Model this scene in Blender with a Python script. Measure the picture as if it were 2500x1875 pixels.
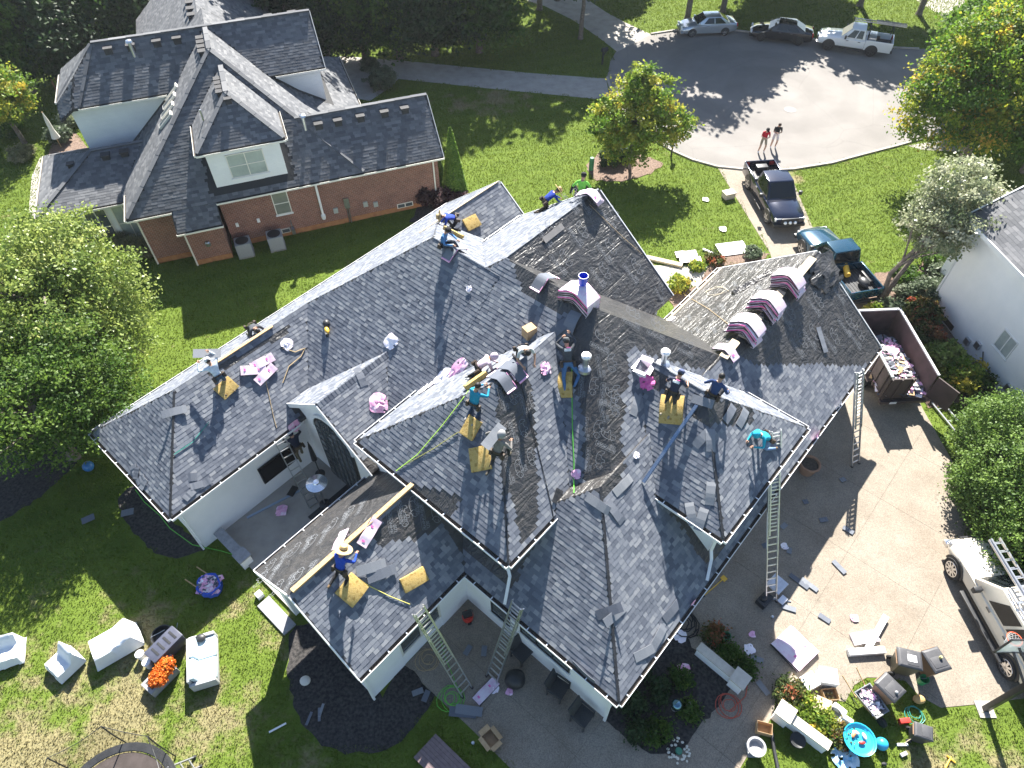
import bpy, bmesh, math, random
import numpy as np
from mathutils import Vector, Matrix, noise
random.seed(7); RNG = np.random.default_rng(7)
R = math.radians
for _o in list(bpy.data.objects): bpy.data.objects.remove(_o)
SC = bpy.context.scene
COL = SC.collection
# ------------------------------------------------------------------ camera
FPX, PITCH, ROLL, CAMH = 1704.0, 49.7, -0.6, 26.0
_p, _r = R(PITCH), R(ROLL)
FW = np.array([0, math.cos(_p), -math.sin(_p)])
_up = np.array([0, math.sin(_p), math.cos(_p)]); _rt = np.array([1.0, 0, 0])
RT = _rt*math.cos(_r)+_up*math.sin(_r); UP = _up*math.cos(_r)-_rt*math.sin(_r)
CAM = np.array([0, 0, CAMH])
cd = bpy.data.cameras.new('camera'); cam = bpy.data.objects.new('camera', cd); COL.objects.link(cam)
cd.sensor_width = 36; cd.lens = FPX/2500*36; cd.clip_end = 2000; cd.clip_start = 0.5
M = Matrix.Identity(4)
for i in range(3):
    M[i][0] = RT[i]; M[i][1] = UP[i]; M[i][2] = -FW[i]; M[i][3] = CAM[i]
cam.matrix_world = M; SC.camera = cam
SC.render.resolution_x = 1024; SC.render.resolution_y = 768
# ------------------------------------------------------------------ light
SUN_EL, SUN_AZ = 40.5, 85.0
w = bpy.data.worlds.new('World'); SC.world = w; w.use_nodes = True
nt = w.node_tree; bgn = nt.nodes['Background']
sky = nt.nodes.new('ShaderNodeTexSky'); sky.sky_type = 'NISHITA'; sky.sun_disc = False
sky.sun_elevation = R(SUN_EL); sky.sun_rotation = R(90-SUN_AZ); sky.air_density = 1.0; sky.dust_density = 0.6; sky.ozone_density = 1.5
nt.links.new(sky.outputs[0], bgn.inputs[0]); bgn.inputs[1].default_value = 0.06
sd = bpy.data.lights.new('sun', 'SUN'); sd.energy = 5.0; sd.angle = R(0.53); sd.color = (1, 0.955, 0.88)
sun = bpy.data.objects.new('sun', sd); COL.objects.link(sun)
sv = Vector((math.cos(R(SUN_EL))*math.cos(R(SUN_AZ)), math.cos(R(SUN_EL))*math.sin(R(SUN_AZ)), math.sin(R(SUN_EL))))
sun.rotation_euler = sv.to_track_quat('Z', 'Y').to_euler(); sun.location = (0, 60, 60)
SC.view_settings.view_transform = 'Standard'; SC.view_settings.look = 'None'; SC.view_settings.gamma = 1
SC.view_settings.exposure = 2.0; SC.view_settings.use_curve_mapping = False
# ------------------------------------------------------------------ geometry of the picture
def ray(px): return FW+RT*(px[0]-1250)/FPX-UP*(px[1]-937.5)/FPX
def at(px, z=0.0):
    d = ray(px); t = (z-CAMH)/d[2]; return CAM+d*t
def proj(P):
    d = np.asarray(P, float)-CAM; k = d@FW; return (1250+FPX*(d@RT)/k, 937.5-FPX*(d@UP)/k)
def inpoly(p, poly):
    x, y = p; c = False; n = len(poly); j = n-1
    for i in range(n):
        xi, yi = poly[i]; xj, yj = poly[j]
        if (yi > y) != (yj > y) and x < (xj-xi)*(y-yi)/(yj-yi)+xi: c = not c
        j = i
    return c
# ------------------------------------------------------------------ object helpers
def link(o, parent=None):
    COL.objects.link(o)
    if parent is not None: o.parent = parent
    return o
def tag(o, label=None, cat=None, group=None, kind=None):
    if label: o['label'] = label
    if cat: o['category'] = cat
    if group: o['group'] = group
    if kind: o['kind'] = kind
    return o
def empty(name, loc=(0, 0, 0), rz=0.0, label=None, cat=None, group=None):
    o = bpy.data.objects.new(name, None); o.empty_display_size = 0.1; link(o)
    o.location = loc; o.rotation_euler = (0, 0, rz); return tag(o, label, cat, group)
class MB:
    def __init__(s): s.v = []; s.f = []; s.m = []; s.k = 0
    def add(s, vs, fs):
        b = len(s.v); s.v += [tuple(map(float, q)) for q in vs]
        s.f += [tuple(b+i for i in f) for f in fs]; s.m += [s.k]*len(fs); return s
    def mi(s, k): s.k = k; return s
    def box(s, x0, x1, y0, y1, z0, z1):
        return s.add([(x0, y0, z0), (x1, y0, z0), (x1, y1, z0), (x0, y1, z0), (x0, y0, z1), (x1, y0, z1), (x1, y1, z1), (x0, y1, z1)],
                     [(3, 2, 1, 0), (4, 5, 6, 7), (0, 1, 5, 4), (1, 2, 6, 5), (2, 3, 7, 6), (3, 0, 4, 7)])
    def obox(s, c, X, Y, Z):           # oriented box, half vectors
        c, X, Y, Z = map(np.array, (c, X, Y, Z))
        return s.add([c-X-Y-Z, c+X-Y-Z, c+X+Y-Z, c-X+Y-Z, c-X-Y+Z, c+X-Y+Z, c+X+Y+Z, c-X+Y+Z],
                     [(3, 2, 1, 0), (4, 5, 6, 7), (0, 1, 5, 4), (1, 2, 6, 5), (2, 3, 7, 6), (3, 0, 4, 7)])
    def bar(s, a, b, w, h=None, up=(0, 0, 1)):
        a = Vector(a); b = Vector(b); d = (b-a)
        if d.length < 1e-6: return s
        h = h or w; d.normalize(); u = Vector(up)
        x = d.cross(u)
        if x.length < 1e-3: x = d.cross(Vector((1, 0, 0)))
        x.normalize(); y = x.cross(d)
        return s.obox((a+b)/2, x*w/2, (b-a)/2, y*h/2)
    def prism(s, poly, z0, z1):
        n = len(poly); vs = [(p[0], p[1], z0) for p in poly]+[(p[0], p[1], z1) for p in poly]
        return s.add(vs, [tuple(range(n-1, -1, -1)), tuple(range(n, 2*n))]+[(i, (i+1) % n, n+(i+1) % n, n+i) for i in range(n)])
    def loft(s, rings, cap0=True, cap1=True):
        n = len(rings[0]); vs = [q for r in rings for q in r]; fs = []
        for k in range(len(rings)-1):
            for i in range(n): fs.append((k*n+i, k*n+(i+1) % n, (k+1)*n+(i+1) % n, (k+1)*n+i))
        if cap0: fs.append(tuple(range(n-1, -1, -1)))
        if cap1: fs.append(tuple((len(rings)-1)*n+i for i in range(n)))
        return s.add(vs, fs)
    def tube(s, pts, r, n=6, cap=True):
        pts = [Vector(p) for p in pts]; rs = r if isinstance(r, (list, tuple)) else [r]*len(pts); rings = []
        px = None
        for i, p in enumerate(pts):
            d = (pts[min(i+1, len(pts)-1)]-pts[max(i-1, 0)])
            if d.length < 1e-7: d = Vector((0, 0, 1))
            d.normalize()
            x = px-d*px.dot(d) if px is not None else d.orthogonal()
            if x.length < 1e-4: x = d.orthogonal()
            x.normalize(); px = x; y = d.cross(x)
            rings.append([p+(x*math.cos(2*math.pi*j/n)+y*math.sin(2*math.pi*j/n))*rs[i] for j in range(n)])
        return s.loft(rings, cap, cap)
    def lathe(s, prof, n=16, c=(0, 0, 0), cap=True):
        rings = [[(c[0]+r*math.cos(2*math.pi*j/n), c[1]+r*math.sin(2*math.pi*j/n), c[2]+z) for j in range(n)] for r, z in prof]
        return s.loft(rings, cap, cap)
    def ball(s, c, r, n=10, m=7):
        sx, sy, sz = r if isinstance(r, (tuple, list)) else (r, r, r)
        rings = []
        for i in range(m+1):
            t = math.pi*(i/m); t = min(max(t, .02), math.pi-.02)
            rings.append([(c[0]+sx*math.sin(t)*math.cos(2*math.pi*j/n), c[1]+sy*math.sin(t)*math.sin(2*math.pi*j/n), c[2]-sz*math.cos(t)) for j in range(n)])
        return s.loft(rings)
    def mesh(s, name='mesh'):
        me = bpy.data.meshes.new(name); me.from_pydata(s.v, [], s.f); me.update(); return me
    def build(s, name, mats, parent=None, smooth=False, bevel=0.0):
        me = s.mesh(name)
        for m in (mats if isinstance(mats, (list, tuple)) else [mats]): me.materials.append(m)
        if len(me.materials) > 1: me.polygons.foreach_set('material_index', s.m)
        if bevel > 0:
            bm = bmesh.new(); bm.from_mesh(me); bmesh.ops.remove_doubles(bm, verts=bm.verts, dist=1e-5)
            ed = [e for e in bm.edges if e.is_manifold and e.calc_face_angle(0) > 0.5]
            bmesh.ops.bevel(bm, geom=ed, offset=bevel, segments=2, profile=0.6, affect='EDGES', clamp_overlap=True)
            bm.to_mesh(me); bm.free(); smooth = True
        if smooth:
            me.polygons.foreach_set('use_smooth', [True]*len(me.polygons))
            try: me.set_sharp_from_angle(angle=R(38))
            except Exception: pass
        me.update()
        return link(bpy.data.objects.new(name, me), parent)
def npmesh(name, V, F, mat, parent=None, tint=None, kind=None, smooth=False):
    """V (n,3) F (m,k) numpy; tint per face"""
    me = bpy.data.meshes.new(name); m, k = F.shape
    me.vertices.add(len(V)); me.vertices.foreach_set('co', np.ascontiguousarray(V, dtype=np.float32).ravel())
    me.loops.add(m*k); me.loops.foreach_set('vertex_index', np.ascontiguousarray(F, dtype=np.int32).ravel())
    me.polygons.add(m); me.polygons.foreach_set('loop_start', np.arange(0, m*k, k, dtype=np.int32))
    if tint is not None:
        a = me.attributes.new('tint', 'FLOAT', 'FACE'); a.data.foreach_set('value', np.ascontiguousarray(tint, dtype=np.float32))
    me.update(calc_edges=True); me.validate()
    if not smooth: me.shade_flat()
    me.materials.append(mat)
    o = link(bpy.data.objects.new(name, me), parent)
    if kind: o['kind'] = kind
    return o
def copy_tree(o, parent=None):
    c = o.copy(); COL.objects.link(c); c.parent = parent
    for ch in list(o.children): copy_tree(ch, c)
    return c
# ------------------------------------------------------------------ materials
MATS = {}
def pm(name, c1, c2=None, scale=4.0, rough=0.7, bump=0.0, bscale=None, metal=0.0, spec=0.4, detail=6, coords='Object', c3=None, trans=0.0, alpha=1.0, coat=0.0, emit=None, dist=0.0, contrast=(0.35, 0.65)):
    m = bpy.data.materials.new(name); m.use_nodes = True; n = m.node_tree.nodes; l = m.node_tree.links
    b = n['Principled BSDF']; b.inputs['Roughness'].default_value = rough; b.inputs['Metallic'].default_value = metal
    b.inputs['Specular IOR Level'].default_value = spec; b.inputs['Base Color'].default_value = (*c1, 1)
    if coat: b.inputs['Coat Weight'].default_value = coat; b.inputs['Coat Roughness'].default_value = 0.04
    if alpha < 1: b.inputs['Alpha'].default_value = alpha
    if trans: b.inputs['Transmission Weight'].default_value = trans
    if coords == 'World': co = n.new('ShaderNodeNewGeometry').outputs['Position']
    else: co = n.new('ShaderNodeTexCoord').outputs[coords]
    if c2 is not None:
        t = n.new('ShaderNodeTexNoise'); t.inputs['Scale'].default_value = scale; t.inputs['Detail'].default_value = detail; t.inputs['Distortion'].default_value = dist
        t.inputs['Roughness'].default_value = 0.62
        l.new(co, t.inputs['Vector']); r = n.new('ShaderNodeValToRGB'); e = r.color_ramp.elements
        e[0].position, e[1].position = contrast; e[0].color = (*c1, 1); e[1].color = (*c2, 1)
        if c3 is not None:
            q = e.new((contrast[0]+contrast[1])/2); q.color = (*c3, 1)
        l.new(t.outputs[0], r.inputs[0]); l.new(r.outputs[0], b.inputs['Base Color'])
    if bump > 0:
        t2 = n.new('ShaderNodeTexNoise'); t2.inputs['Scale'].default_value = bscale or scale*4; t2.inputs['Detail'].default_value = 5
        l.new(co, t2.inputs['Vector']); bp = n.new('ShaderNodeBump'); bp.inputs['Strength'].default_value = bump; bp.inputs['Distance'].default_value = 0.02
        l.new(t2.outputs[0], bp.inputs['Height']); l.new(bp.outputs[0], b.inputs['Normal'])
    if emit: b.inputs['Emission Color'].default_value = (*emit, 1); b.inputs['Emission Strength'].default_value = 1
    MATS[name] = m; return m
def ramp(m, fac, stops):
    r = m.node_tree.nodes.new('ShaderNodeValToRGB'); e = r.color_ramp.elements
    while len(e) < len(stops): e.new(0.5)
    for q, (p, c) in zip(e, stops): q.position = p; q.color = (*c, 1)
    m.node_tree.links.new(fac, r.inputs[0]); return r.outputs[0]
def nodes(m): return m.node_tree.nodes, m.node_tree.links, m.node_tree.nodes['Principled BSDF']
def mixc(m, fac, a, b, mode='MIX'):
    x = m.node_tree.nodes.new('ShaderNodeMix'); x.data_type = 'RGBA'; x.blend_type = mode
    for i, q in ((0, fac), (6, a), (7, b)):
        if isinstance(q, bpy.types.NodeSocket): m.node_tree.links.new(q, x.inputs[i])
        elif i == 0: x.inputs[0].default_value = q
        else: x.inputs[i].default_value = (*q, 1)
    return x.outputs[2]
def tex(m, kind, scale, co=None, **kw):
    t = m.node_tree.nodes.new(kind); t.inputs['Scale'].default_value = scale
    for k, v in kw.items():
        if k in t.inputs: t.inputs[k].default_value = v
        else: setattr(t, k, v)
    if co is not None: m.node_tree.links.new(co, t.inputs['Vector'])
    return t
def world_co(m): return m.node_tree.nodes.new('ShaderNodeNewGeometry').outputs['Position']
def obj_co(m): return m.node_tree.nodes.new('ShaderNodeTexCoord').outputs['Object']
def bumpn(m, h, s, d=0.02):
    bp = m.node_tree.nodes.new('ShaderNodeBump'); bp.inputs['Strength'].default_value = s; bp.inputs['Distance'].default_value = d
    m.node_tree.links.new(h, bp.inputs['Height']); m.node_tree.links.new(bp.outputs[0], m.node_tree.nodes['Principled BSDF'].inputs['Normal'])
# shingles: same colours for single pieces (object random) and for the field (tint attribute)
def shingle_mat(name, src, stops, rough=0.9):
    m = pm(name, (.2, .2, .2), rough=rough, spec=0.25); n, l, b = nodes(m)
    if src == 'obj': f = n.new('ShaderNodeObjectInfo').outputs['Random']
    else:
        a = n.new('ShaderNodeAttribute'); a.attribute_name = 'tint'; f = a.outputs['Fac']
    c = ramp(m, f, stops)
    g = tex(m, 'ShaderNodeTexNoise', 60, obj_co(m), Detail=4)
    c2 = mixc(m, 0.35, c, ramp(m, g.outputs[0], [(.3, (.35, .35, .35)), (.7, (.95, .95, .95))]), 'MULTIPLY')
    big = tex(m, 'ShaderNodeTexNoise', .35, world_co(m), Detail=3)
    c3 = mixc(m, 0.5, c2, ramp(m, big.outputs[0], [(.3, (.82, .84, .9)), (.7, (1, 1, 1))]), 'MULTIPLY')
    l.new(c3, b.inputs['Base Color']); bumpn(m, g.outputs[0], .35, .006); return m
NEW = [(0, (.108, .12, .147)), (.25, (.138, .152, .18)), (.55, (.175, .189, .218)), (.8, (.216, .23, .253)), (1, (.28, .289, .302))]
OLD = [(0, (.1, .103, .11)), (.3, (.12, .124, .131)), (.6, (.145, .149, .156)), (.85, (.172, .175, .18)), (1, (.205, .206, .21))]
GRY = [(0, (.11, .113, .12)), (.5, (.15, .152, .158)), (1, (.2, .2, .205))]
M_SHP = shingle_mat('shingle_single', 'obj', NEW); M_SHF = shingle_mat('shingle_field', 'attr', NEW)
M_OSP = shingle_mat('old_shingle_single', 'obj', OLD); M_OSF = shingle_mat('old_shingle_field', 'attr', OLD)
M_GSF = shingle_mat('grey_shingle_field', 'attr', GRY); M_GSP = shingle_mat('grey_shingle_single', 'obj', GRY)
# black woven underlayment with wrinkles
M_FELT = pm('underlayment', (.034, .034, .035), (.056, .053, .051), 2.2, rough=0.34, spec=0.5)
_n, _l, _b = nodes(M_FELT); _co = obj_co(M_FELT)
_w1 = tex(M_FELT, 'ShaderNodeTexNoise', 1.1, _co, Detail=5, Distortion=2.2)
_w2 = tex(M_FELT, 'ShaderNodeTexNoise', 5.0, _co, Detail=6, Distortion=1.2)
_ad = _n.new('ShaderNodeMath'); _ad.operation = 'MULTIPLY_ADD'; _ad.inputs[1].default_value = 2.5
_l.new(_w1.outputs[0], _ad.inputs[0]); _l.new(_w2.outputs[0], _ad.inputs[2]); 
_mp = _n.new('ShaderNodeMapping'); _mp.inputs['Rotation'].default_value = (0, 0, R(28)); _mp.inputs['Scale'].default_value = (.55, 3.4, 1.6); _l.new(_co, _mp.inputs[0])
_w3 = tex(M_FELT, 'ShaderNodeTexNoise', .9, _mp.outputs[0], Detail=4, Distortion=1.6)
_rd = _n.new('ShaderNodeMath'); _rd.operation = 'SUBTRACT'; _rd.inputs[1].default_value = .5; _l.new(_w3.outputs[0], _rd.inputs[0]); _ab = _n.new('ShaderNodeMath'); _ab.operation = 'ABSOLUTE'; _l.new(_rd.outputs[0], _ab.inputs[0])
_a2 = _n.new('ShaderNodeMath'); _a2.operation = 'MULTIPLY_ADD'; _a2.inputs[1].default_value = -3.2; _l.new(_ab.outputs[0], _a2.inputs[0]); _l.new(_ad.outputs[0], _a2.inputs[2]); bumpn(M_FELT, _a2.outputs[0], .55, .07)
M_WHITE = pm('white_paint', (.78, .78, .77), (.7, .705, .71), 1.5, rough=.55, bump=.05, bscale=20)
M_TRIM = pm('cream_trim', (.74, .71, .64), (.66, .63, .56), 3, rough=.5)
M_GUT = pm('white_gutter', (.82, .82, .83), (.74, .75, .76), 2, rough=.35)
M_DARK = pm('gutter_debris', (.035, .03, .026), (.09, .075, .06), 14, rough=.9)
M_BLACK = pm('black_frame', (.012, .012, .013), rough=.4)
M_GLASS = pm('window_glass', (.05, .062, .07), (.085, .1, .11), .9, rough=.06, spec=.7)
M_PANE = pm('curtained_glass', (.42, .46, .44), (.3, .34, .33), 1.2, rough=.12, spec=.6)
M_WOOD = pm('raw_lumber', (.42, .27, .13), (.31, .19, .08), 9, rough=.75, c3=(.47, .32, .17))
M_PLY = pm('pale_wood', (.5, .42, .3), (.38, .31, .21), 8, rough=.8)
M_ALU = pm('aluminium', (.62, .63, .65), (.5, .51, .53), 6, rough=.32, metal=.85)
M_STEEL = pm('galvanised', (.55, .57, .6), (.42, .44, .47), 5, rough=.3, metal=.9)
M_PRINT = pm('pale_print', (.2, .21, .225), rough=.6)
M_FOAM = pm('yellow_foam', (.42, .28, .08), (.29, .18, .045), 8, rough=.9, bump=.4, bscale=30, c3=(.48, .34, .12))
M_CARD = pm('cardboard', (.45, .31, .18), (.36, .24, .13), 4, rough=.85)
M_PINK = pm('pink_film', (.86, .52, .66), (.92, .74, .82), 3.5, rough=.35, spec=.5, c3=(.8, .36, .58))
M_PINKW = pm('pale_pink_film', (.9, .84, .88), (.87, .72, .81), 2.5, rough=.35, spec=.5, contrast=(.45, .75))
M_MAG = pm('magenta_print', (.68, .06, .3), (.78, .2, .45), 9, rough=.4)
M_BPLAS = pm('black_plastic', (.02, .021, .023), (.035, .036, .038), 3, rough=.45)
M_TYRE = pm('tyre_rubber', (.02, .02, .021), rough=.85)
M_CHROME = pm('chrome', (.7, .7, .72), rough=.15, metal=1)
M_RED = pm('red_plastic', (.55, .04, .03), rough=.4)
M_CONC = pm('pale_concrete', (.36, .335, .3), (.28, .26, .235), 1.3, rough=.9, bump=.15, bscale=40, coords='World', c3=(.33, .305, .27))
# ------------------------------------------------------------------ roofs
TH = R(48.3); E1 = np.array([math.cos(TH), math.sin(TH), 0]); E2 = np.array([-math.sin(TH), math.cos(TH), 0])
HO = at((1473.7, 1752), 0)
TB = R(19.5); F1 = np.array([math.cos(TB), math.sin(TB), 0]); F2 = np.array([-math.sin(TB), math.cos(TB), 0])
BO = at((609, 596), 0)
def clip(poly, a, b, c):            # keep a*x+b*y<=c
    out = []; n = len(poly)
    for i in range(n):
        p, q = poly[i], poly[(i+1) % n]; dp = a*p[0]+b*p[1]-c; dq = a*q[0]+b*q[1]-c
        if dp <= 0: out.append(p)
        if (dp < 0 < dq) or (dq < 0 < dp):
            t = dp/(dp-dq); out.append((p[0]+t*(q[0]-p[0]), p[1]+t*(q[1]-p[1])))
    return out
class Block:
    """hip / gable roof over a rectangle in the house's own plan; sides: W(u0) E(u1) S(v0) N(v1)"""
    def __init__(s, u0, u1, v0, v1, ze, sl, sides='WESN', cl=None, extra=()):
        s.r = (u0, u1, v0, v1); s.ze = ze; s.sl = sl; s.cl = cl or (u0, u1, v0, v1)
        P = {'W': (sl, 0, ze-sl*u0), 'E': (-sl, 0, ze+sl*u1), 'S': (0, sl, ze-sl*v0), 'N': (0, -sl, ze+sl*v1)}
        s.planes = {k: P[k] for k in sides}
        for k, pl in extra: s.planes[k] = pl
    def h(s, u, v):
        c = s.cl
        if u < c[0] or u > c[1] or v < c[2] or v > c[3]: return -9
        return min(a*u+b*v+d for a, b, d in s.planes.values())
    def which(s, u, v): return min(s.planes, key=lambda k: s.planes[k][0]*u+s.planes[k][1]*v+s.planes[k][2])
    def polys(s):
        c = s.cl; out = {}
        for k, (a, b, d) in s.planes.items():
            p = [(c[0], c[2]), (c[1], c[2]), (c[1], c[3]), (c[0], c[3])]
            for j, (a2, b2, d2) in s.planes.items():
                if j != k and len(p) > 2: p = clip(p, a-a2, b-b2, d2-d)
            if len(p) > 2: out[k] = p
        return out
SL = .79
MAIN = {
 'A': Block(-5.85, 6, 15.75, 21.65, 3.4, SL, 'WSN'),
 'M1': Block(.47, 14.27, -5, 21.65, 3.4, SL, 'WEN', cl=(.47, 11.9, 11.2, 21.65)),
 'M2': Block(.48, 15.37, -.25, 18.84, 3.4, SL, 'WESN', cl=(.48, 12.6, 2.2, 15.2)),
 'E': Block(7.9, 13.7, 7.2, 15.6, 5.96, SL, 'SN'),
 'D': Block(9, 14.6, 13.9, 21.65, 3.4, SL, 'SN', cl=(9, 14.6, 14.6, 21.65)),
 'I': Block(-.29, 19.5, -.4, 7.7, 3.4, SL, 'WSN'),
 'G': Block(.13, 8.2, 4.44, 11.72, 5.6, SL, 'WSN'),
 'H': Block(5.31, 11.25, -.2, 12, 5.6, SL, 'WES', cl=(5.31, 11.25, -.2, 4.9)),
 'C': Block(.1, 5, 11.3, 16.5, 3.85, SL, 'SN'),
 'J': Block(-5.05, 2.5, 6.15, 11.6, 3.4, SL, 'SN'),
}
BS = .82
BRICK = {
 'N1': Block(-5.5, 7.44, -.4, 20, 3.4, BS, 'WES', cl=(-5.5, 7.44, -.4, 12)),
 'N25': Block(-7.9, 7.0, 6.5, 11.9, 6.5, BS, 'WSN', extra=(('C', (.61, .61, 6.5+.61*(7.4-7.0+.15))),)),
 'N3': Block(-10.3, -2, 2.1, 8.8, 3.0, .45, 'WSN'),
 'N4': Block(-.96, 3.62, -.2, 9, 6.2, BS, 'WES', cl=(-.96, 3.62, -.2, 6)),
 'K': Block(2, 12.1, -.4, 5.3, 3.4, .85, 'SN'),
 'P': Block(-4, 8.8, 5, 15.4, 3.0, .62, 'EN', cl=(2, 8.8, 4, 15.4)),
 'V': Block(-3.25, -.85, -1.35, 6, 2.6, BS, 'S', cl=(-3.25, -.85, -1.35, .6)),
 'N7': Block(-4.4, 5.6, 9, 24, 4.2, .8, 'WE'),
}
def lu(P, O, e1, e2): d = np.asarray(P)-O; return float(d@e1), float(d@e2), float(d[2])
def wu(u, v, z): return HO+E1*u+E2*v+np.array([0, 0, z])
def wb(u, v, z): return BO+F1*u+F2*v+np.array([0, 0, z])
def roofz(P):
    u, v, _ = lu(P, HO, E1, E2); a = max(b.h(u, v) for b in MAIN.values())
    return a
def hit(px, extra=0.0):
    """march the pixel's ray to the main roof or the ground"""
    d = ray(px); d = d/np.linalg.norm(d); t = 12.0
    while t < 160:
        P = CAM+d*t; z = max(roofz(P), 0)+extra
        if P[2] <= z:
            for _ in range(12):
                t -= .01
                P = CAM+d*t
                if P[2] > max(roofz(P), 0)+extra: break
            return P
        t += .06
    return P
def surf(x, y): return max(roofz((x, y, 0)), 0.0)
def normal_at(P):
    e = .05; zx = (surf(P[0]+e, P[1])-surf(P[0]-e, P[1]))/(2*e); zy = (surf(P[0], P[1]+e)-surf(P[0], P[1]-e))/(2*e)
    return Vector((-zx, -zy, 1)).normalized()
def build_roofs(root, blocks, O, e1, e2, barepx, barepl, matF, matP, matDeck, expo=.15, wid=(.13, .27), thick=.009, nsingle=300, gap=.0):
    allt = []; decks = {}
    names = list(blocks)
    for bn in names:
        B = blocks[bn]; m = MB()
        for k, poly in B.polys().items():
            a, b, d = B.planes[k]; n = len(poly)
            m.add([(u, v, a*u+b*v+d) for u, v in poly]+[(u, v, a*u+b*v+d-.16) for u, v in poly],
                  [tuple(range(n)), tuple(range(2*n-1, n-1, -1))]+[(i, n+i, n+(i+1) % n, (i+1) % n) for i in range(n)])
        decks[bn] = m.build('roof', matDeck, root)
        for k, poly in B.polys().items():
            if (bn, k) in barepl: continue
            a, b, d = B.planes[k]; g = math.hypot(a, b); dn = np.array([-a/g, -b/g]); tn = np.array([-dn[1], dn[0]])
            co = math.sqrt(1+g*g); S = [(p[0]*dn[0]+p[1]*dn[1]) for p in poly]; T = [(p[0]*tn[0]+p[1]*tn[1]) for p in poly]
            pe = expo/co; s0, s1 = min(S), max(S); r = 0; sv = s1
            while sv > s0+.02:
                up = max(sv-pe, s0-.02); t = min(T)-random.random()*.3
                while t < max(T):
                    w_ = random.uniform(*wid); te = t+w_; tc = t+w_/2; sc = (sv+up)/2
                    u, v = dn*sc+tn*tc
                    if inpoly((u, v), poly):
                        z = a*u+b*v+d; ok = True
                        for o in names:
                            if o != bn and blocks[o].h(u, v) > z+.03: ok = False; break
                        if ok and barepx:
                            pp = proj(O+e1*u+e2*v+np.array([0, 0, z]))
                            for q in barepx:
                                if inpoly(pp, q): ok = False; break
                        if ok:
                            # trim to polygon sideways
                            p0 = dn*sc+tn*t; p1 = dn*sc+tn*te; t0_, t1_ = t, te
                            if not inpoly(p0, poly): t0_ = t+w_*.42
                            if not inpoly(p1, poly): t1_ = te-w_*.42
                            allt.append((bn, a, b, d, dn, tn, up, sv, t0_+.0015, t1_-.0015, thick*random.uniform(.6, 1.5), random.random()))
                    t = te
                sv -= pe; r += 1
    # nearest pieces as single objects
    def cen(q): u, v = q[4]*(q[6]+q[7])/2+q[5]*(q[8]+q[9])/2; return O+e1*u+e2*v+np.array([0, 0, q[1]*u+q[2]*v+q[3]])
    D = np.array([np.linalg.norm(cen(q)-CAM) for q in allt])
    vis = []
    for i in np.argsort(D):
        x, y = proj(cen(allt[i]))
        if 0 < x < 2500 and 0 < y < 1875: vis.append(i)
        if len(vis) >= nsingle: break
    single = set(vis)
    base = {}
    for wk in (0, 1, 2):
        W = (.16, .2, .25)[wk]; L = expo
        mm = MB(); mm.add([(-W/2, 0, .002), (W/2, 0, .002), (W/2, -L, thick), (-W/2, -L, thick), (W/2, -L, -.01), (-W/2, -L, -.01)], [(3, 2, 1, 0), (5, 4, 2, 3), (0, 5, 3), (1, 2, 4)])
        me = mm.mesh('shingle'); me.materials.append(matP); base[wk] = (me, W)
    V = []; F = []; tint = []
    for i, (bn, a, b, d, dn, tn, s0, s1, t0, t1, th, rnd) in enumerate(allt):
        n = np.array([-a, -b, 1.0]); n /= np.linalg.norm(n)
        def P(s, t, o): u, v = dn*s+tn*t; return np.array([u, v, a*u+b*v+d])+n*o
        if i in single:
            wk = 0 if t1-t0 < .18 else (1 if t1-t0 < .225 else 2); me, W = base[wk]
            o = bpy.data.objects.new('shingle', me); link(o, decks[bn])
            X = P(s0, t1, 0)-P(s0, t0, 0); wd = np.linalg.norm(X); X /= wd; Y = P(s0, t0, 0)-P(s1, t0, 0); ly = np.linalg.norm(Y); Y /= ly
            Z = np.cross(X, Y)
            if Z[2] < 0: X = -X; Z = -Z
            c = (P(s0, t0, 0)+P(s0, t1, 0))/2
            mt = Matrix.Identity(4)
            for r_ in range(3): mt[r_][0] = X[r_]*wd/W; mt[r_][1] = Y[r_]*ly/expo; mt[r_][2] = Z[r_]; mt[r_][3] = c[r_]+n[r_]*.002
            o.matrix_local = mt
        else:
            k = len(V); V += [P(s0, t0, .004), P(s0, t1, .004), P(s1, t1, th+.002), P(s1, t0, th+.002), P(s1, t1, -.005), P(s1, t0, -.005)]
            F += [(k, k+3, k+2, k+1), (k+3, k+5, k+4, k+2), (k, k+5, k+3, k+3), (k+1, k+2, k+4, k+4)]; tint += [rnd]*4
    V = np.array(V); F = np.array(F)
    q = np.array([True, True, False, False]*(len(F)//4)); tint = np.array(tint)
    # top/front quads; side triangles as one triangle mesh
    big = max(decks, key=lambda k: blocks[k].r[1]-blocks[k].r[0])
    npmesh('shingle_field', V, F[q], matF, decks[big], tint[q], 'stuff')
    npmesh('shingle_field', V, F[~q][:, :3], matF, decks[big], tint[~q], 'stuff')
    return decks
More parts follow.
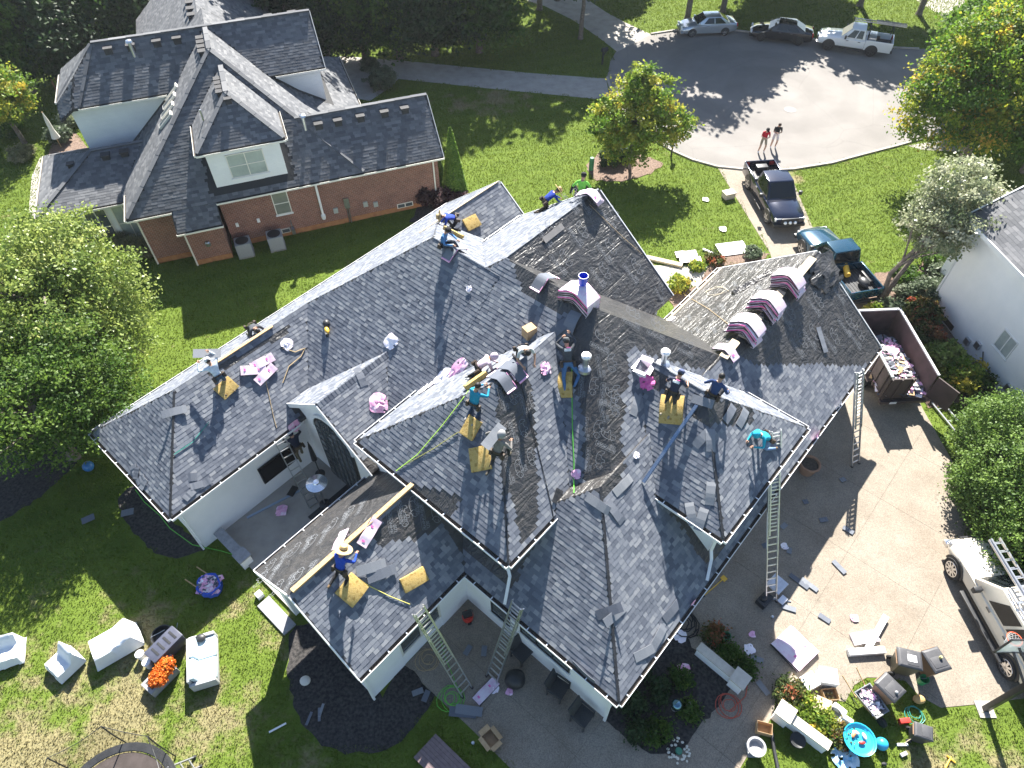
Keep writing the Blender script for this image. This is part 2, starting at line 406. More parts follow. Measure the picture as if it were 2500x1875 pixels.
def gutter(m, hg, dk, a, b, out, w=.13, h=.11):
    """U channel from a to b, out = outward unit vector"""
    a = Vector(a); b = Vector(b); o = Vector(out); d = (b-a).normalized()
    A = a-d*.02; Bq = b+d*.02
    m.bar(A+o*w+Vector((0, 0, -h/2)), Bq+o*w+Vector((0, 0, -h/2)), .018, h)
    m.bar(A+o*(w/2)+Vector((0, 0, -h)), Bq+o*(w/2)+Vector((0, 0, -h)), w, .015)
    for e in (A, Bq): m.bar(e+Vector((0, 0, -h/2)), e+o*w+Vector((0, 0, -h/2)), .012, h)
    dk.bar(a+o*(w/2-.005)+Vector((0, 0, -h*.55)), b+o*(w/2-.005)+Vector((0, 0, -h*.55)), w-.03, .012)
    n = max(1, int((b-a).length/.75))
    for i in range(n):
        p = a+(b-a)*((i+.5)/n); hg.append((p+Vector((0, 0, -.012)), p+o*w+Vector((0, 0, -.012))))
# ------------------------------------------------------------------ the house being re-roofed
BARE = [
 [(1376,800),(1440,740),(1455,748),(1745,858),(1762,878),(1735,905),(1700,900),(1650,885),(1600,870),(1545,842),(1535,855),(1535,931),(1520,963),(1526,1000),(1516,1077),(1529,1147),(1478,1223),(1418,1169),(1434,1131),(1418,1105),(1428,1033),(1402,947),(1385,880)],
 [(1236,628),(1258,652),(1264,675),(1270,700),(1276,712),(1362,763),(1400,770),(1440,765),(1470,752),(1300,650)],
 [(1214,930),(1219,1065),(1226,1150),(1232,1185),(1254,1235),(1262,1290),(1272,1326),(1290,1310),(1311,1280),(1314,1248),(1309,1216),(1317,1160),(1304,1115),(1311,1090),(1304,995),(1295,941),(1270,905)],
 [(1578,893),(1640,925),(1618,958),(1568,942)],
 [(1698,962),(1760,975),(1838,1000),(1840,1028),(1800,1045),(1770,1035),(1750,1030),(1725,1042),(1690,1012)],
 [(1742,858),(1800,858),(1820,873),(1845,893),(1900,888),(1950,893),(2000,889),(2060,894),(2115,891),(2160,875),(2030,620),(1985,610),(1830,790)],
 [(905,1310),(1008,1180),(1130,1215),(1100,1270),(1060,1292),(1018,1318),(975,1312),(935,1332)],
 [(505,915),(560,880),(640,835),(712,790),(700,815),(620,860),(540,905)],
]
BAREPL = {('E', 'S'), ('M2', 'E'), ('I', 'N'), ('J', 'N')}
house = empty('house', tuple(HO), TH, 'white brick house whose grey shingle roof is being replaced by a crew', 'house')
DECK = build_roofs(house, MAIN, HO, E1, E2, BARE, BAREPL, M_SHF, M_SHP, M_FELT)
# soffit / fascia and walls
def wallbox(m, u0, u1, v0, v1, z0, z1): m.box(u0, u1, v0, v1, z0, z1)
M_WB = pm('white_brick_wall', (.82, .82, .82), (.77, .775, .78), 1.2, rough=.75)
_n, _l, _b = nodes(M_WB); _g = _n.new('ShaderNodeTexBrick'); _g.inputs['Scale'].default_value = 4.2; _g.inputs['Mortar Size'].default_value = .012
_cx = _n.new('ShaderNodeMapping'); _cx.inputs['Rotation'].default_value = (R(90), 0, 0); _l.new(obj_co(M_WB), _cx.inputs[0])
_l.new(_cx.outputs[0], _g.inputs['Vector']); bumpn(M_WB, _g.outputs['Fac'], .25, -.006)
for n_, bx in (('A', (-5.47, 3, 16.1, 21.3, 0, 3.3)), ('M', (.85, 11.5, 11.0, 21.3, 0, 3.3)), ('D', (11.4, 14.2, 15.0, 21.3, 0, 3.3)), ('E', (8, 13.35, 7.6, 15.2, 0, 5.9)),
               ('I', (0, 19.15, 0, 7.3, 0, 3.3)), ('H', (5.66, 10.9, .15, 4.9, 2.9, 5.52)), ('G', (.48, 8, 4.8, 11.36, 0, 5.52))):
    MB().box(*bx).build('wall', M_WB, house)
def gable(blk, u, th, inset=.35, z0=0.0, drop=.12):
    B = MAIN[blk]; v0, v1 = B.cl[2]+inset, B.cl[3]-inset; vm = (B.r[2]+B.r[3])/2; hz = lambda v: B.h(min(max(u, B.cl[0]+.01), B.cl[1]-.01), v)-drop
    po = [(v0, z0), (v1, z0), (v1, hz(v1)), (vm, hz(vm)), (v0, hz(v0))]
    m = MB(); n = len(po)
    m.add([(u, a, b) for a, b in po]+[(u+th, a, b) for a, b in po], [tuple(range(n)), tuple(range(2*n-1, n-1, -1))]+[(i, n+i, n+(i+1) % n, (i+1) % n) for i in range(n)])
    return m
gable('E', 13.15, .2, z0=3).build('gable_wall', M_WB, house); gable('I', 18.98, .2).build('gable_wall', M_WB, house); gable('D', 14.05, .2).build('gable_wall', M_WB, house)
gable('C', .35, .5).build('gable_wall', M_WB, house)
# rear porch (J): gable with arched fascia, walls
gable('J', -4.78, .22, z0=2.55).build('gable_wall', M_WB, house)
MB().box(-4.79, -3.3, 6.5, 6.72, 0, 3.3).build('wall', M_WB, house); MB().box(-4.79, -4.55, 6.72, 7.2, 0, 3.3).build('wall', M_WB, house); MB().box(-4.79, -4.5, 11.0, 11.35, 0, 3.3).build('post', M_WB, house)
m = MB(); m.box(-3.3, -1.35, 6.52, 6.66, 0, .9); m.box(-1.35, .2, 6.5, 6.72, 0, 3.3); m.box(-3.3, -1.35, 6.52, 6.66, 2.3, 3.3); m.build('wall', M_WB, house)
MB().box(-3.25, -1.4, 6.56, 6.6, .92, 2.28).build('screen_window', M_GLASS, house)
m = MB()
for a, b in ((-3.3, -3.22), (-2.36, -2.28), (-1.43, -1.35)): m.box(a, b, 6.49, 6.54, .9, 2.3)
m.box(-3.3, -1.35, 6.49, 6.54, .88, .96); m.box(-3.3, -1.35, 6.49, 6.54, 2.24, 2.32); m.build('window_frame', M_TRIM, house)
# soffits as thin sheets just under eaves
for (u0, u1, v0, v1, z) in ((-5.83, .3, 15.77, 16.2, 3.27), (-5.83, -5.4, 15.77, 21.6, 3.27), (-.27, .1, -.38, 6.2, 3.27), (-.27, 19.4, -.38, .1, 3.27), (.15, .6, 4.46, 11.7, 5.47), (.15, 4.2, 4.46, 4.9, 5.47),
                            (5.33, 5.75, -.18, 3.6, 5.47), (5.33, 11.2, -.18, .25, 5.47), (-5.03, -.2, 6.17, 6.6, 3.27), (-5.83, 11, 21.2, 21.63, 3.27)):
    MB().box(u0, u1, v0, v1, z-.02, z).build('soffit', M_WHITE, house)
# gutters
def eave(a, b, out):
    m = MB(); hg = []; dk = MB(); gutter(m, hg, dk, a, b, out)
    g = m.build('gutter', M_GUT, house)
    for h0, h1 in hg: MB().bar(h0, h1, .035, .012).build('gutter_hanger', M_GUT, g)
    dk.build('gutter_debris', M_DARK, g)
eave((-5.85, 15.75, 3.36), (.0, 15.75, 3.36), (0, -1, 0)); eave((-5.85, 15.75, 3.36), (-5.85, 21.65, 3.36), (-1, 0, 0))
eave((-.29, -.4, 3.36), (-.29, 6.0, 3.36), (-1, 0, 0)); eave((-.29, -.4, 3.36), (19.5, -.4, 3.36), (0, -1, 0))
eave((.13, 4.44, 5.56), (.13, 11.72, 5.56), (-1, 0, 0)); eave((.13, 4.44, 5.56), (3.4, 4.44, 5.56), (0, -1, 0)); eave((.13, 11.72, 5.56), (4.0, 11.72, 5.56), (0, 1, 0))
eave((5.31, -.2, 5.56), (5.31, 3.35, 5.56), (-1, 0, 0)); eave((5.31, -.2, 5.56), (11.25, -.2, 5.56), (0, -1, 0)); eave((11.25, -.2, 5.56), (11.25, 3.6, 5.56), (1, 0, 0))
eave((-5.05, 6.15, 3.36), (-.3, 6.15, 3.36), (0, -1, 0)); eave((-5.05, 11.6, 3.36), (.0, 11.6, 3.36), (0, 1, 0)); eave((11.0, 15.6, 5.92), (13.7, 15.6, 5.92), (0, 1, 0))
eave((14.2, 7.7, 3.36), (19.5, 7.7, 3.36), (0, 1, 0)); eave((-5.85, 21.65, 3.36), (14.6, 21.65, 3.36), (0, 1, 0))
# rake boards (white) on gables
def rake(blk, u, du, name='rake_board', mat=None):
    B = MAIN[blk]; vm = (B.r[2]+B.r[3])/2
    for va in (B.cl[2], B.cl[3]):
        z0 = B.h(u, min(max(va, B.cl[2]+.001), B.cl[3]-.001)); z1 = B.h(u, vm)
        MB().bar((u+du, va, z0-.09), (u+du, vm, z1-.09), .04, .2, up=(0, 0, 1)).build(name, mat or M_WHITE, house)
rake('C', .11, -.03); rake('J', -5.04, -.03); rake('E', 13.69, .03); rake('I', 19.49, .03); rake('D', 14.59, .03)
# arched window wall of the family room
def arch(v0, v1, z0, z1, n=12):
    r = (v1-v0)/2; c = (v0+v1)/2; zs = z1-r*.95; po = [(v0, z0), (v1, z0)]
    for i in range(n+1): t = math.pi*i/n; po.append((c+r*math.cos(t), zs+r*.95*math.sin(t)))
    return po
def vprism(po, u0, u1):
    n = len(po); m = MB(); m.add([(u0, a, b) for a, b in po]+[(u1, a, b) for a, b in po], [tuple(range(n)), tuple(range(2*n-1, n-1, -1))]+[(i, n+i, n+(i+1) % n, (i+1) % n) for i in range(n)]); return m
aw = vprism(arch(12.72, 15.02, .05, 4.62), .27, .349).build('arched_window', M_BLACK, house)
vprism(arch(12.84, 14.9, .12, 4.5), .255, .28).build('pane', M_GLASS, aw)
m = MB()
for i in range(1, 6): v = 12.84+i*2.06/6; m.bar((.25, v, .12), (.25, v, 4.5-abs(v-13.87)**2*.85), .03, .03)
for i in range(1, 10): z = .12+i*.44; wv = 1.03 if z < 3.5 else math.sqrt(max(.05, 1.03**2-(z-3.5)**2)); m.bar((.25, 13.87-wv, z), (.25, 13.87+wv, z), .03, .03)
m.build('muntin', pm('dark_grille', (.06, .062, .066), rough=.5), aw)
m = MB(); po = arch(12.6, 15.14, .05, 4.74); q2 = arch(12.72, 15.02, .05, 4.62)
for i in range(2, len(po)-1): m.bar((.3, *[(po[i][k]+q2[i][k])/2 for k in (0, 1)]), (.3, *[(po[i+1][k]+q2[i+1][k])/2 for k in (0, 1)]), .12, .13, up=(1, 0, 0))
m.build('arch_trim', M_WHITE, house)
# windows
def window(u, v0, v1, z0, z1, n, axis='u', fm=M_BLACK, gm=M_GLASS, parent=None, sgn=-1):
    m = MB(); t = .05; g = MB()
    def bx(mm, a0, a1, b0, b1, d0, d1):
        lo, hi = sorted((u+sgn*d0, u+sgn*d1))
        if axis == 'u': mm.box(lo, hi, a0, a1, b0, b1)
        else: mm.box(a0, a1, lo, hi, b0, b1)
    bx(m, v0, v1, z0, z0+t, 0, .05); bx(m, v0, v1, z1-t, z1, 0, .05)
    for i in range(n+1): a = v0+(v1-v0-t)*i/n; bx(m, a, a+t, z0+t, z1-t, 0, .05)
    f = m.build('window', fm, parent)
    for i in range(n):
        g = MB(); a = v0+(v1-v0-t)*i/n+t; bx(g, a, a+(v1-v0-t)/n-t, z0+t, z1-t, .004, .022); g.build('pane', gm, f)
    s_ = MB(); bx(s_, v0-.05, v1+.05, z0-.06, z0, 0, .09); s_.build('window_sill', M_WHITE, f)
    return f
window(.48, 5.1, 6.65, 3.9, 4.5, 2, parent=house); window(0, 1.6, 3.8, 1.45, 2.5, 3, parent=house); window(0, 4.3, 5.2, 1.0, 2.4, 1, parent=house)
# downspouts
def spout(pts, r=.05):
    m = MB()
    for a, b in zip(pts[:-1], pts[1:]): m.bar(a, b, r*2, r*1.5)
    m.build('downspout', M_WHITE, house)
spout([(5.4, -.1, 5.45), (5.58, .05, 5.2), (5.6, .06, 4.1), (5.45, -.1, 3.85), (4.9, -.35, 3.45)])
spout([(.25, 4.55, 5.45), (.4, 4.72, 5.2), (.4, 4.72, 4.5), (.3, 4.55, 4.3), (-.25, 4.3, 3.45)])
spout([(-.2, -.2, 3.2), (-.08, -.08, 2.9), (-.08, -.08, .1)]); spout([(-5.75, 15.9, 3.2), (-5.55, 16.05, 2.9), (-5.55, 16.05, .1)]); spout([(-4.95, 6.3, 3.2), (-4.85, 6.44, 2.9), (-4.85, 6.44, .1)])
# ridge caps on the small gable and lumber on ridges
for i in range(22):
    u = .15+i*.168; z = MAIN['C'].h(min(u, 4.9), 13.9)+.012
    if u > 3.75: break
    m = MB(); w_ = .17; m.add([(u, 13.9-w_, z-w_*.79+.01), (u+.2, 13.9-w_, z-w_*.79), (u+.2, 13.9-.02, z+.012), (u, 13.9-.02, z+.03), (u, 13.9+.02, z+.03), (u+.2, 13.9+.02, z+.012), (u+.2, 13.9+w_, z-w_*.79), (u, 13.9+w_, z-w_*.79+.01)],
        [(0, 1, 2, 3), (3, 2, 5, 4), (4, 5, 6, 7)]); o = m.build('ridge_cap', M_SHP, house); 
MB().bar((-4.9, 8.87, 5.6), (1.2, 8.87, 5.6), .16, .09).build('ridge_board', M_WOOD, house)
for a, b in ((11.3, 12.4), (12.7, 14.2), (14.8, 16.1), (16.9, 18.9)):
    MB().bar((a, 3.55, 6.64), (b, 3.62, 6.64), .34, .03).build('ridge_board', M_PLY, house)
MB().bar((-1.3, 18.66, 5.76), (1.6, 18.66, 5.76), .12, .04).build('ridge_board', M_WOOD, house)
MB().bar((9.2, 17.78, 6.5), (14.5, 17.78, 6.5), .06, .04).build('ridge_board', M_PLY, house)
# bare wood along the I roof's north-west eave and E's lower rake
for a, b in (((14.25, 7.6, 3.5), (19.5, 7.6, 3.5)), ((13.75, 7.2, 4.2), (14.6, 7.6, 3.6))): MB().bar(a, b, .09, .05).build('eave_board', M_PLY, house)
# mounted television and its stand lamp on the back patio wall
tv = MB().box(-2.25, -.45, 15.98, 16.06, 1.08, 2.12).build('television', M_BLACK, house)
MB().box(-2.21, -.49, 15.965, 15.979, 1.12, 2.08).build('screen', pm('dead_screen', (.008, .008, .01), rough=.12), tv)
# plumbing stacks
M_STK = pm('stack_metal', (.5, .52, .55), rough=.3, metal=.8)
for px in ((1428, 900), (1618, 890)):
    P = hit(px); u, v, z = lu(P, HO, E1, E2); s_ = MB().lathe([(.1, -.3), (.1, .62)], 14, (u, v, z)).build('vent_stack', M_STK, house, smooth=True)
    MB().lathe([(.0, .74), (.12, .73), (.17, .68), (.17, .6), (.15, .6)], 16, (u, v, z)).build('cap', pm('bright_metal', (.9, .9, .9), rough=.25, metal=.2), s_, smooth=True)
    MB().lathe([(.26, .0), (.24, .1), (.12, .16)], 14, (u, v, z-.05)).build('flashing', M_STEEL, s_, smooth=True)
# printed marks on the underlayment: words and the outline of a rhinoceros
RH = [[(.0,.42),(.06,.55),(.16,.6),(.22,.72),(.26,.6),(.4,.66),(.6,.68),(.8,.62),(.95,.5),(1.0,.32),(.96,.12),(.86,.1),(.84,.28),(.7,.3),(.55,.24),(.5,.05),(.4,.05),(.38,.26),(.26,.3),(.2,.2),(.1,.18),(.03,.28),(.0,.42)],[(.06,.3),(.12,.34),(.16,.3)],[(.14,.48),(.18,.5)],[(.3,.58),(.34,.44),(.3,.34)],[(.75,.55),(.78,.42),(.72,.34)]]
def make_print():
    cu = bpy.data.curves.new('print', 'FONT'); cu.size = .2; cu.body = 'RHINOROOF\nU20'; cu.align_x = 'LEFT'
    o = bpy.data.objects.new('print', cu); COL.objects.link(o)
    me = bpy.data.meshes.new_from_object(o.evaluated_get(bpy.context.evaluated_depsgraph_get())); bpy.data.objects.remove(o)
    bm = bmesh.new(); bm.from_mesh(me); bpy.data.meshes.remove(me)
    mm = MB()
    for ln in RH:
        for a, b in zip(ln[:-1], ln[1:]): mm.bar((a[0]*1.0+.15, a[1]*.8-.95, 0), (b[0]*1.0+.15, b[1]*.8-.95, 0), .02, .002)
    for a, b in (((-.04, .2), (1.25, .2)), ((1.25, .2), (1.25, -.05)), ((1.25, -.05), (-.04, -.05)), ((-.04, -.05), (-.04, .2))): mm.bar((*a, 0), (*b, 0), .012, .002)
    t = mm.mesh(); bm.from_mesh(t); out = bpy.data.meshes.new('printed_logo'); bm.to_mesh(out); bm.free(); out.materials.append(M_PRINT); return out
PR = make_print()
def place_print(px, ang, sc):
    P = hit(px); n = normal_at(P); u, v, z = lu(P, HO, E1, E2)
    if P[2] < 1: return
    ns = Matrix.Rotation(-TH, 3, 'Z') @ n
    dn = Vector((ns.x, ns.y, 0))
    if dn.length < .05: return
    bn = max(MAIN, key=lambda k: MAIN[k].h(u, v))
    up = (Vector((-dn.x, -dn.y, 0)).normalized()*1.0+Vector((0, 0, .79))).normalized(); rt = up.cross(ns).normalized()
    c, s_ = math.cos(R(ang)), math.sin(R(ang)); X = rt*c+up*s_; Y = up*c-rt*s_
    o = bpy.data.objects.new('printed_logo', PR); link(o, DECK[bn]); mt = Matrix.Identity(4)
    for r_ in range(3): mt[r_][0] = X[r_]*sc; mt[r_][1] = Y[r_]*sc; mt[r_][2] = ns[r_]*sc; mt[r_][3] = (u, v, z)[r_]+ns[r_]*.02
    o.matrix_local = mt
for px in [(1345,600),(1410,520),(1500,560),(1420,600),(1490,640),(1555,690),(1475,700),(1560,600),(1380,670),(1620,740),(1440,520),(1530,520)]: place_print(px, 90, .75)
for px in [(2000,770),(2060,740),(2075,820),(2040,860),(1990,850),(1960,870),(2100,850),(1930,800),(2020,700),(1870,830),(1950,720),(2110,780)]: place_print(px, 90, .75)
for px in [(1470,920),(1472,990),(1480,1030),(1500,1100),(1430,1075),(1435,1150),(1485,860),(1560,800),(1620,830),(1420,970),(1690,870),(1510,1000)]: place_print(px, 118, .62)
for px in [(1235,1000),(1260,1080),(1280,1150),(1250,1180),(1285,1010)]: place_print(px, 65, .6)
for px in [(1745,665),(1790,690),(1830,650),(1720,730),(1760,745),(1800,770),(1680,770),(1740,800),(1850,700),(1880,660),(1700,800),(1920,650),(1640,775),(1780,830)]: place_print(px, 40, .55)
for px in [(700,1350),(760,1310),(800,1290),(720,1400),(770,1370),(850,1250),(890,1220),(680,1380)]: place_print(px, 40, .75)
for px in [(985,1275),(1025,1250),(960,1300),(1040,1290)]: place_print(px, 60, .7)

# hips left open for the caps: a dark line of felt with bare edges, and caps on the finished ridges
def hipline(a, b, w_=.09, mat=None, name='hip_felt', lift=.012): MB().bar((a[0], a[1], a[2]+lift), (b[0], b[1], b[2]+lift), w_, .012).build(name, mat or M_BPLAS, house)
for a, k in (((-5.8, 15.8, 3.44), 2.85), ((-.24, -.35, 3.44), 4.0), ((5.36, -.15, 5.64), 1.75)):
    hipline(a, (a[0]+k, a[1]+k, a[2]+k*SL))
hipline((.18, 4.5, 5.65), (2.2, 6.5, 5.65+2.0*SL), .06)
# ------------------------------------------------------------------ the brick neighbour
brick = empty('brick_house', tuple(BO), TB, 'red brick house with steep dark shingle roofs and a white sided dormer', 'house')
M_ODECK = pm('old_roof_deck', (.03, .031, .033), rough=.9)
BD = build_roofs(brick, BRICK, BO, F1, F2, None, set(), M_OSF, M_OSP, M_ODECK, expo=.17, wid=(.2, .36), thick=.008)
M_BRK = pm('red_brick', (.3, .13, .09), rough=.9); _n, _l, _b = nodes(M_BRK)
_co = _n.new('ShaderNodeTexCoord'); _sep = _n.new('ShaderNodeSeparateXYZ'); _l.new(_co.outputs['Object'], _sep.inputs[0])
_adx = _n.new('ShaderNodeMath'); _l.new(_sep.outputs[0], _adx.inputs[0]); _l.new(_sep.outputs[1], _adx.inputs[1])
_cmb = _n.new('ShaderNodeCombineXYZ'); _l.new(_adx.outputs[0], _cmb.inputs[0]); _l.new(_sep.outputs[2], _cmb.inputs[1])
_bt = _n.new('ShaderNodeTexBrick'); _bt.inputs['Scale'].default_value = 1.0; _bt.inputs['Brick Width'].default_value = .225; _bt.inputs['Row Height'].default_value = .082; _bt.inputs['Mortar Size'].default_value = .009
_bt.inputs['Color1'].default_value = (.185, .066, .046, 1); _bt.inputs['Color2'].default_value = (.265, .1, .068, 1); _bt.inputs['Mortar'].default_value = (.36, .3, .255, 1); _bt.inputs['Bias'].default_value = -.1
_l.new(_cmb.outputs[0], _bt.inputs['Vector'])
_nz = tex(M_BRK, 'ShaderNodeTexNoise', 1.1, _co.outputs['Object'], Detail=4)
_l.new(mixc(M_BRK, .6, _bt.outputs['Color'], ramp(M_BRK, _nz.outputs[0], [(.35, (.72, .7, .7)), (.68, (1.1, 1.08, 1.05))]), 'MULTIPLY'), _b.inputs['Base Color']); bumpn(M_BRK, _bt.outputs['Fac'], .5, -.01)
M_SIDE = pm('white_siding', (.78, .79, .79), (.72, .73, .735), 1, rough=.6); _n, _l, _b = nodes(M_SIDE)
_wv = _n.new('ShaderNodeTexWave'); _wv.wave_type = 'BANDS'; _wv.bands_direction = 'Z'; _wv.wave_profile = 'SAW'; _wv.inputs['Scale'].default_value = 1.35
_l.new(obj_co(M_SIDE), _wv.inputs['Vector']); bumpn(M_SIDE, _wv.outputs[0], .6, .03)
M_CLAY = pm('clay_stain', (.4, .19, .08), (.3, .13, .06), 3, rough=.95)
for bx in ((-.8, 11.8, 0, 4.9, .35, 3.3), (-3.0, -1.0, -.95, 2, .35, 2.75), (-5.1, -1, 0, 6, .35, 3.3)): MB().box(*bx).build('wall', M_BRK, brick)
for bx in ((-.8, 11.79, .01, 4.9, 0, .36), (-2.99, -1.01, -.94, 2, 0, .36), (-5.09, -1, .01, 6, 0, .36)): MB().box(*bx).build('foundation', M_CLAY, brick)
for bx in ((-9.9, -4.9, 2.5, 8.4, 0, 2.9), (-7.3, 6.7, 6.9, 11.5, 3, 6.42), (-.6, 3.25, .2, 5, 3.6, 6.12), (4, 8.4, 5, 15, 0, 2.9), (-4, 5.2, 9, 23, 0, 4.1)): MB().box(*bx).build('wall', M_SIDE, brick)
m = MB(); po = [(.4, 3.2), (4.5, 3.2), (2.45, 5.65)]
m.add([(11.55, a, b) for a, b in po]+[(11.75, a, b) for a, b in po], [(0, 1, 2), (5, 4, 3), (0, 3, 4, 1), (1, 4, 5, 2), (2, 5, 3, 0)]); m.build('gable_wall', M_SIDE, brick)
m = MB(); po = [(6.8, 6.4), (11.6, 6.4), (9.2, 8.4)]
m.add([(6.5, a, b) for a, b in po]+[(6.75, a, b) for a, b in po], [(0, 1, 2), (5, 4, 3), (0, 3, 4, 1), (1, 4, 5, 2), (2, 5, 3, 0)]); m.build('gable_wall', M_SIDE, brick)
# chamfered bay corner of the west wing
MB().prism([(-7.55, 7.9), (-6.7, 6.95), (-6.2, 7.3), (-7.0, 8.3)], 3, 6.4).build('wall', M_SIDE, brick)
def beave(a, b, out):
    m = MB(); hg = []; dk = MB(); gutter(m, hg, dk, a, b, out, .12, .1); g = m.build('gutter', M_TRIM, brick); dk.build('gutter_debris', M_DARK, g)
beave((-.85, -.4, 3.36), (12.1, -.4, 3.36), (0, -1, 0)); beave((-5.5, -.4, 3.36), (-3.25, -.4, 3.36), (0, -1, 0)); beave((-3.25, -1.35, 2.56), (-.85, -1.35, 2.56), (0, -1, 0))
beave((-10.3, 2.1, 2.96), (-5.5, 2.1, 2.96), (0, -1, 0)); beave((-10.3, 2.1, 2.96), (-10.3, 8.8, 2.96), (-1, 0, 0)); beave((-5.5, -.4, 3.36), (-5.5, 2.1, 3.36), (-1, 0, 0))
beave((-.96, -.2, 6.16), (3.62, -.2, 6.16), (0, -1, 0)); beave((-.96, -.2, 6.16), (-.96, 3.0, 6.16), (-1, 0, 0)); beave((3.62, -.2, 6.16), (3.62, 3.0, 6.16), (1, 0, 0))
beave((-6.7, 6.5, 6.46), (-2.1, 6.5, 6.46), (0, -1, 0)); beave((-7.9, 7.7, 6.46), (-7.9, 11.2, 6.46), (-1, 0, 0)); beave((4.1, 6.5, 6.46), (7.0, 6.5, 6.46), (0, -1, 0)); beave((8.8, 7.9, 2.96), (8.8, 15.4, 2.96), (1, 0, 0))
MB().bar((-7.95, 7.7, 6.4), (-6.7, 6.45, 6.4), .05, .12).build('fascia', M_TRIM, brick)
for b_, u, d_ in (('K', 12.09, .03), ('N25', 6.99, .03)):
    B = BRICK[b_]; vm = (B.r[2]+B.r[3])/2
    for va in (B.cl[2]+.01, B.cl[3]-.01): MB().bar((u+d_, va, B.h(u, va)-.09), (u+d_, vm, B.h(u, vm)-.09), .04, .2).build('rake_board', M_TRIM, brick)
# windows
def bwin(u0, u1, z0, z1, v, n, gm=M_PANE, fm=M_TRIM, sash=True):
    f = window(v, u0, u1, z0, z1, n, 'v', fm, gm, brick)
    m = MB(); t = .045
    for i in range(n): a = u0+(u1-u0)*i/n; m.box(a+.04, a+(u1-u0)/n-.01, v-.045, v-.02, (z0+z1)/2-t/2, (z0+z1)/2+t/2)
    if sash: m.build('sash_rail', fm, f)
bwin(.35, 2.3, 4.25, 5.65, .2, 2); bwin(2.0, 2.9, 1.55, 3.0, 0, 1, pm('olive_glass', (.16, .18, .15), (.22, .23, .2), 1, rough=.1, spec=.6))
for a in (-9.5, -8.15): bwin(a, a+1.15, .3, 2.6, 2.5, 2, M_GLASS)
bwin(-6.7, -5.5, .3, 2.6, 2.5, 2, M_PANE)
M_OG = pm('reflecting_glass', (.2, .2, .14), (.1, .11, .08), 1.5, rough=.08)
m = MB(); a, b = Vector((-7.56, 7.86, 0)), Vector((-6.74, 6.93, 0)); d_ = (b-a).normalized(); nn_ = Vector((d_.y, -d_.x, 0))*.02
p0, p1 = a+d_*.25+nn_, b-d_*.2+nn_
m.add([p0+Vector((0, 0, 4.6)), p1+Vector((0, 0, 4.6)), p1+Vector((0, 0, 6.1)), p0+Vector((0, 0, 6.1))], [(0, 1, 2, 3)]); m.build('window', M_OG, brick)
# skylights on the west slope
for i in range(4):
    v = 4.3+i*.75; u = -2.3+i*.18; z = BRICK['N1'].h(u, v)
    m = MB(); n_ = Vector((-BS, 0, 1)).normalized(); t_ = Vector((1, 0, BS)).normalized()
    sk = m.obox(Vector((u, v, z))+n_*.06, t_*.55, Vector((0, .22, 0)), n_*.07).build('skylight', M_TRIM, brick)
    MB().obox(Vector((u, v, z))+n_*.135, t_*.48, Vector((0, .16, 0)), n_*.006).build('pane', M_GLASS, sk)
# roof vents, plumbing vent, dryer pipe
def bvent(u, v, blk, sz=.2):
    B = BRICK[blk]; z = B.h(u, v); m = MB(); m.box(u-sz, u+sz, v-sz, v+sz, z-.25, z+.16); m.box(u-sz-.05, u+sz+.05, v-sz-.05, v+sz+.05, z+.16, z+.2); m.build('roof_vent', M_ODECK2, brick)
M_ODECK2 = pm('vent_grey', (.028, .028, .03), (.042, .042, .045), 4, rough=.8)
for u in (5.6, 6.7, 8.0, 9.4, 10.6): bvent(u, 1.95, 'K')
for u in (-4.4, -3.2, -1.8, -.7): bvent(u, 8.75, 'N25')
for v in (6.4, 7.0, 7.6, 8.2): bvent(.55, v, 'N1', .17)
for v in (2.5, 3.0, 3.5, 4.0): bvent(1.0, v, 'N4', .15)
bvent(1.33, 1.7, 'N4', .15); bvent(-6.2, 4.9, 'N3'); bvent(-5.2, 4.9, 'N3'); bvent(-8.2, 5.2, 'N3', .15)
for v in (13, 14, 15, 16): bvent(.2, v, 'N7')
for u in (3.0, 4.6, 6.0): bvent(u, 9.5, 'N25')
for u, v, b_ in ((4.85, 1.9, 'K'), (-3.15, 8.35, 'N25')):
    z = BRICK[b_].h(u, v); s_ = MB().lathe([(.09, -.2), (.09, .75)], 12, (u, v, z)).build('vent_stack', M_STK, brick, smooth=True); MB().lathe([(0, .9), (.15, .86), (.2, .76), (.05, .7)], 12, (u, v, z)).build('cap', M_STEEL, s_, smooth=True)
z = BRICK['N4'].h(-.2, 2.0); MB().tube([(-.2, 2.0, z-.1), (-.2, 2.0, z+.6)], .05, 8).build('vent_pipe', M_STEEL, brick)
def bspout(pts, mt=M_TRIM):
    m = MB()
    for a, b in zip(pts[:-1], pts[1:]): m.bar(a, b, .09, .075)
    m.build('downspout', mt, brick)
bspout([(11.6, -.42, 3.25), (11.5, -.08, 3.0), (11.5, -.08, .3)]); bspout([(-3.1, -1.35, 2.5), (-2.98, -1.0, 2.3), (-2.98, -1.0, .05)]); bspout([(-5.3, -.3, 3.2), (-5.12, -.06, 2.9), (-5.12, -.06, .05)])
MB().tube([(4.55, -.12, 3.5), (4.55, -.12, 1.2), (4.55, -.12, .75)], .07, 10).build('radon_pipe', pm('white_pvc', (.8, .8, .8), rough=.4), brick)
MB().lathe([(.1, 0), (.13, .12), (.13, .3), (.08, .34)], 12, (4.55, -.14, .72)).build('radon_fan', MATS['white_pvc'], brick, smooth=True)
m = MB(); m.box(5.9, 6.2, -.13, 0, 1.1, 1.75); m.tube([(6.0, -.06, 1.1), (6.0, -.06, .1)], .03); m.tube([(6.1, -.06, 1.1), (6.1, -.06, .0)], .03); m.build('electric_meter', M_STEEL, brick)
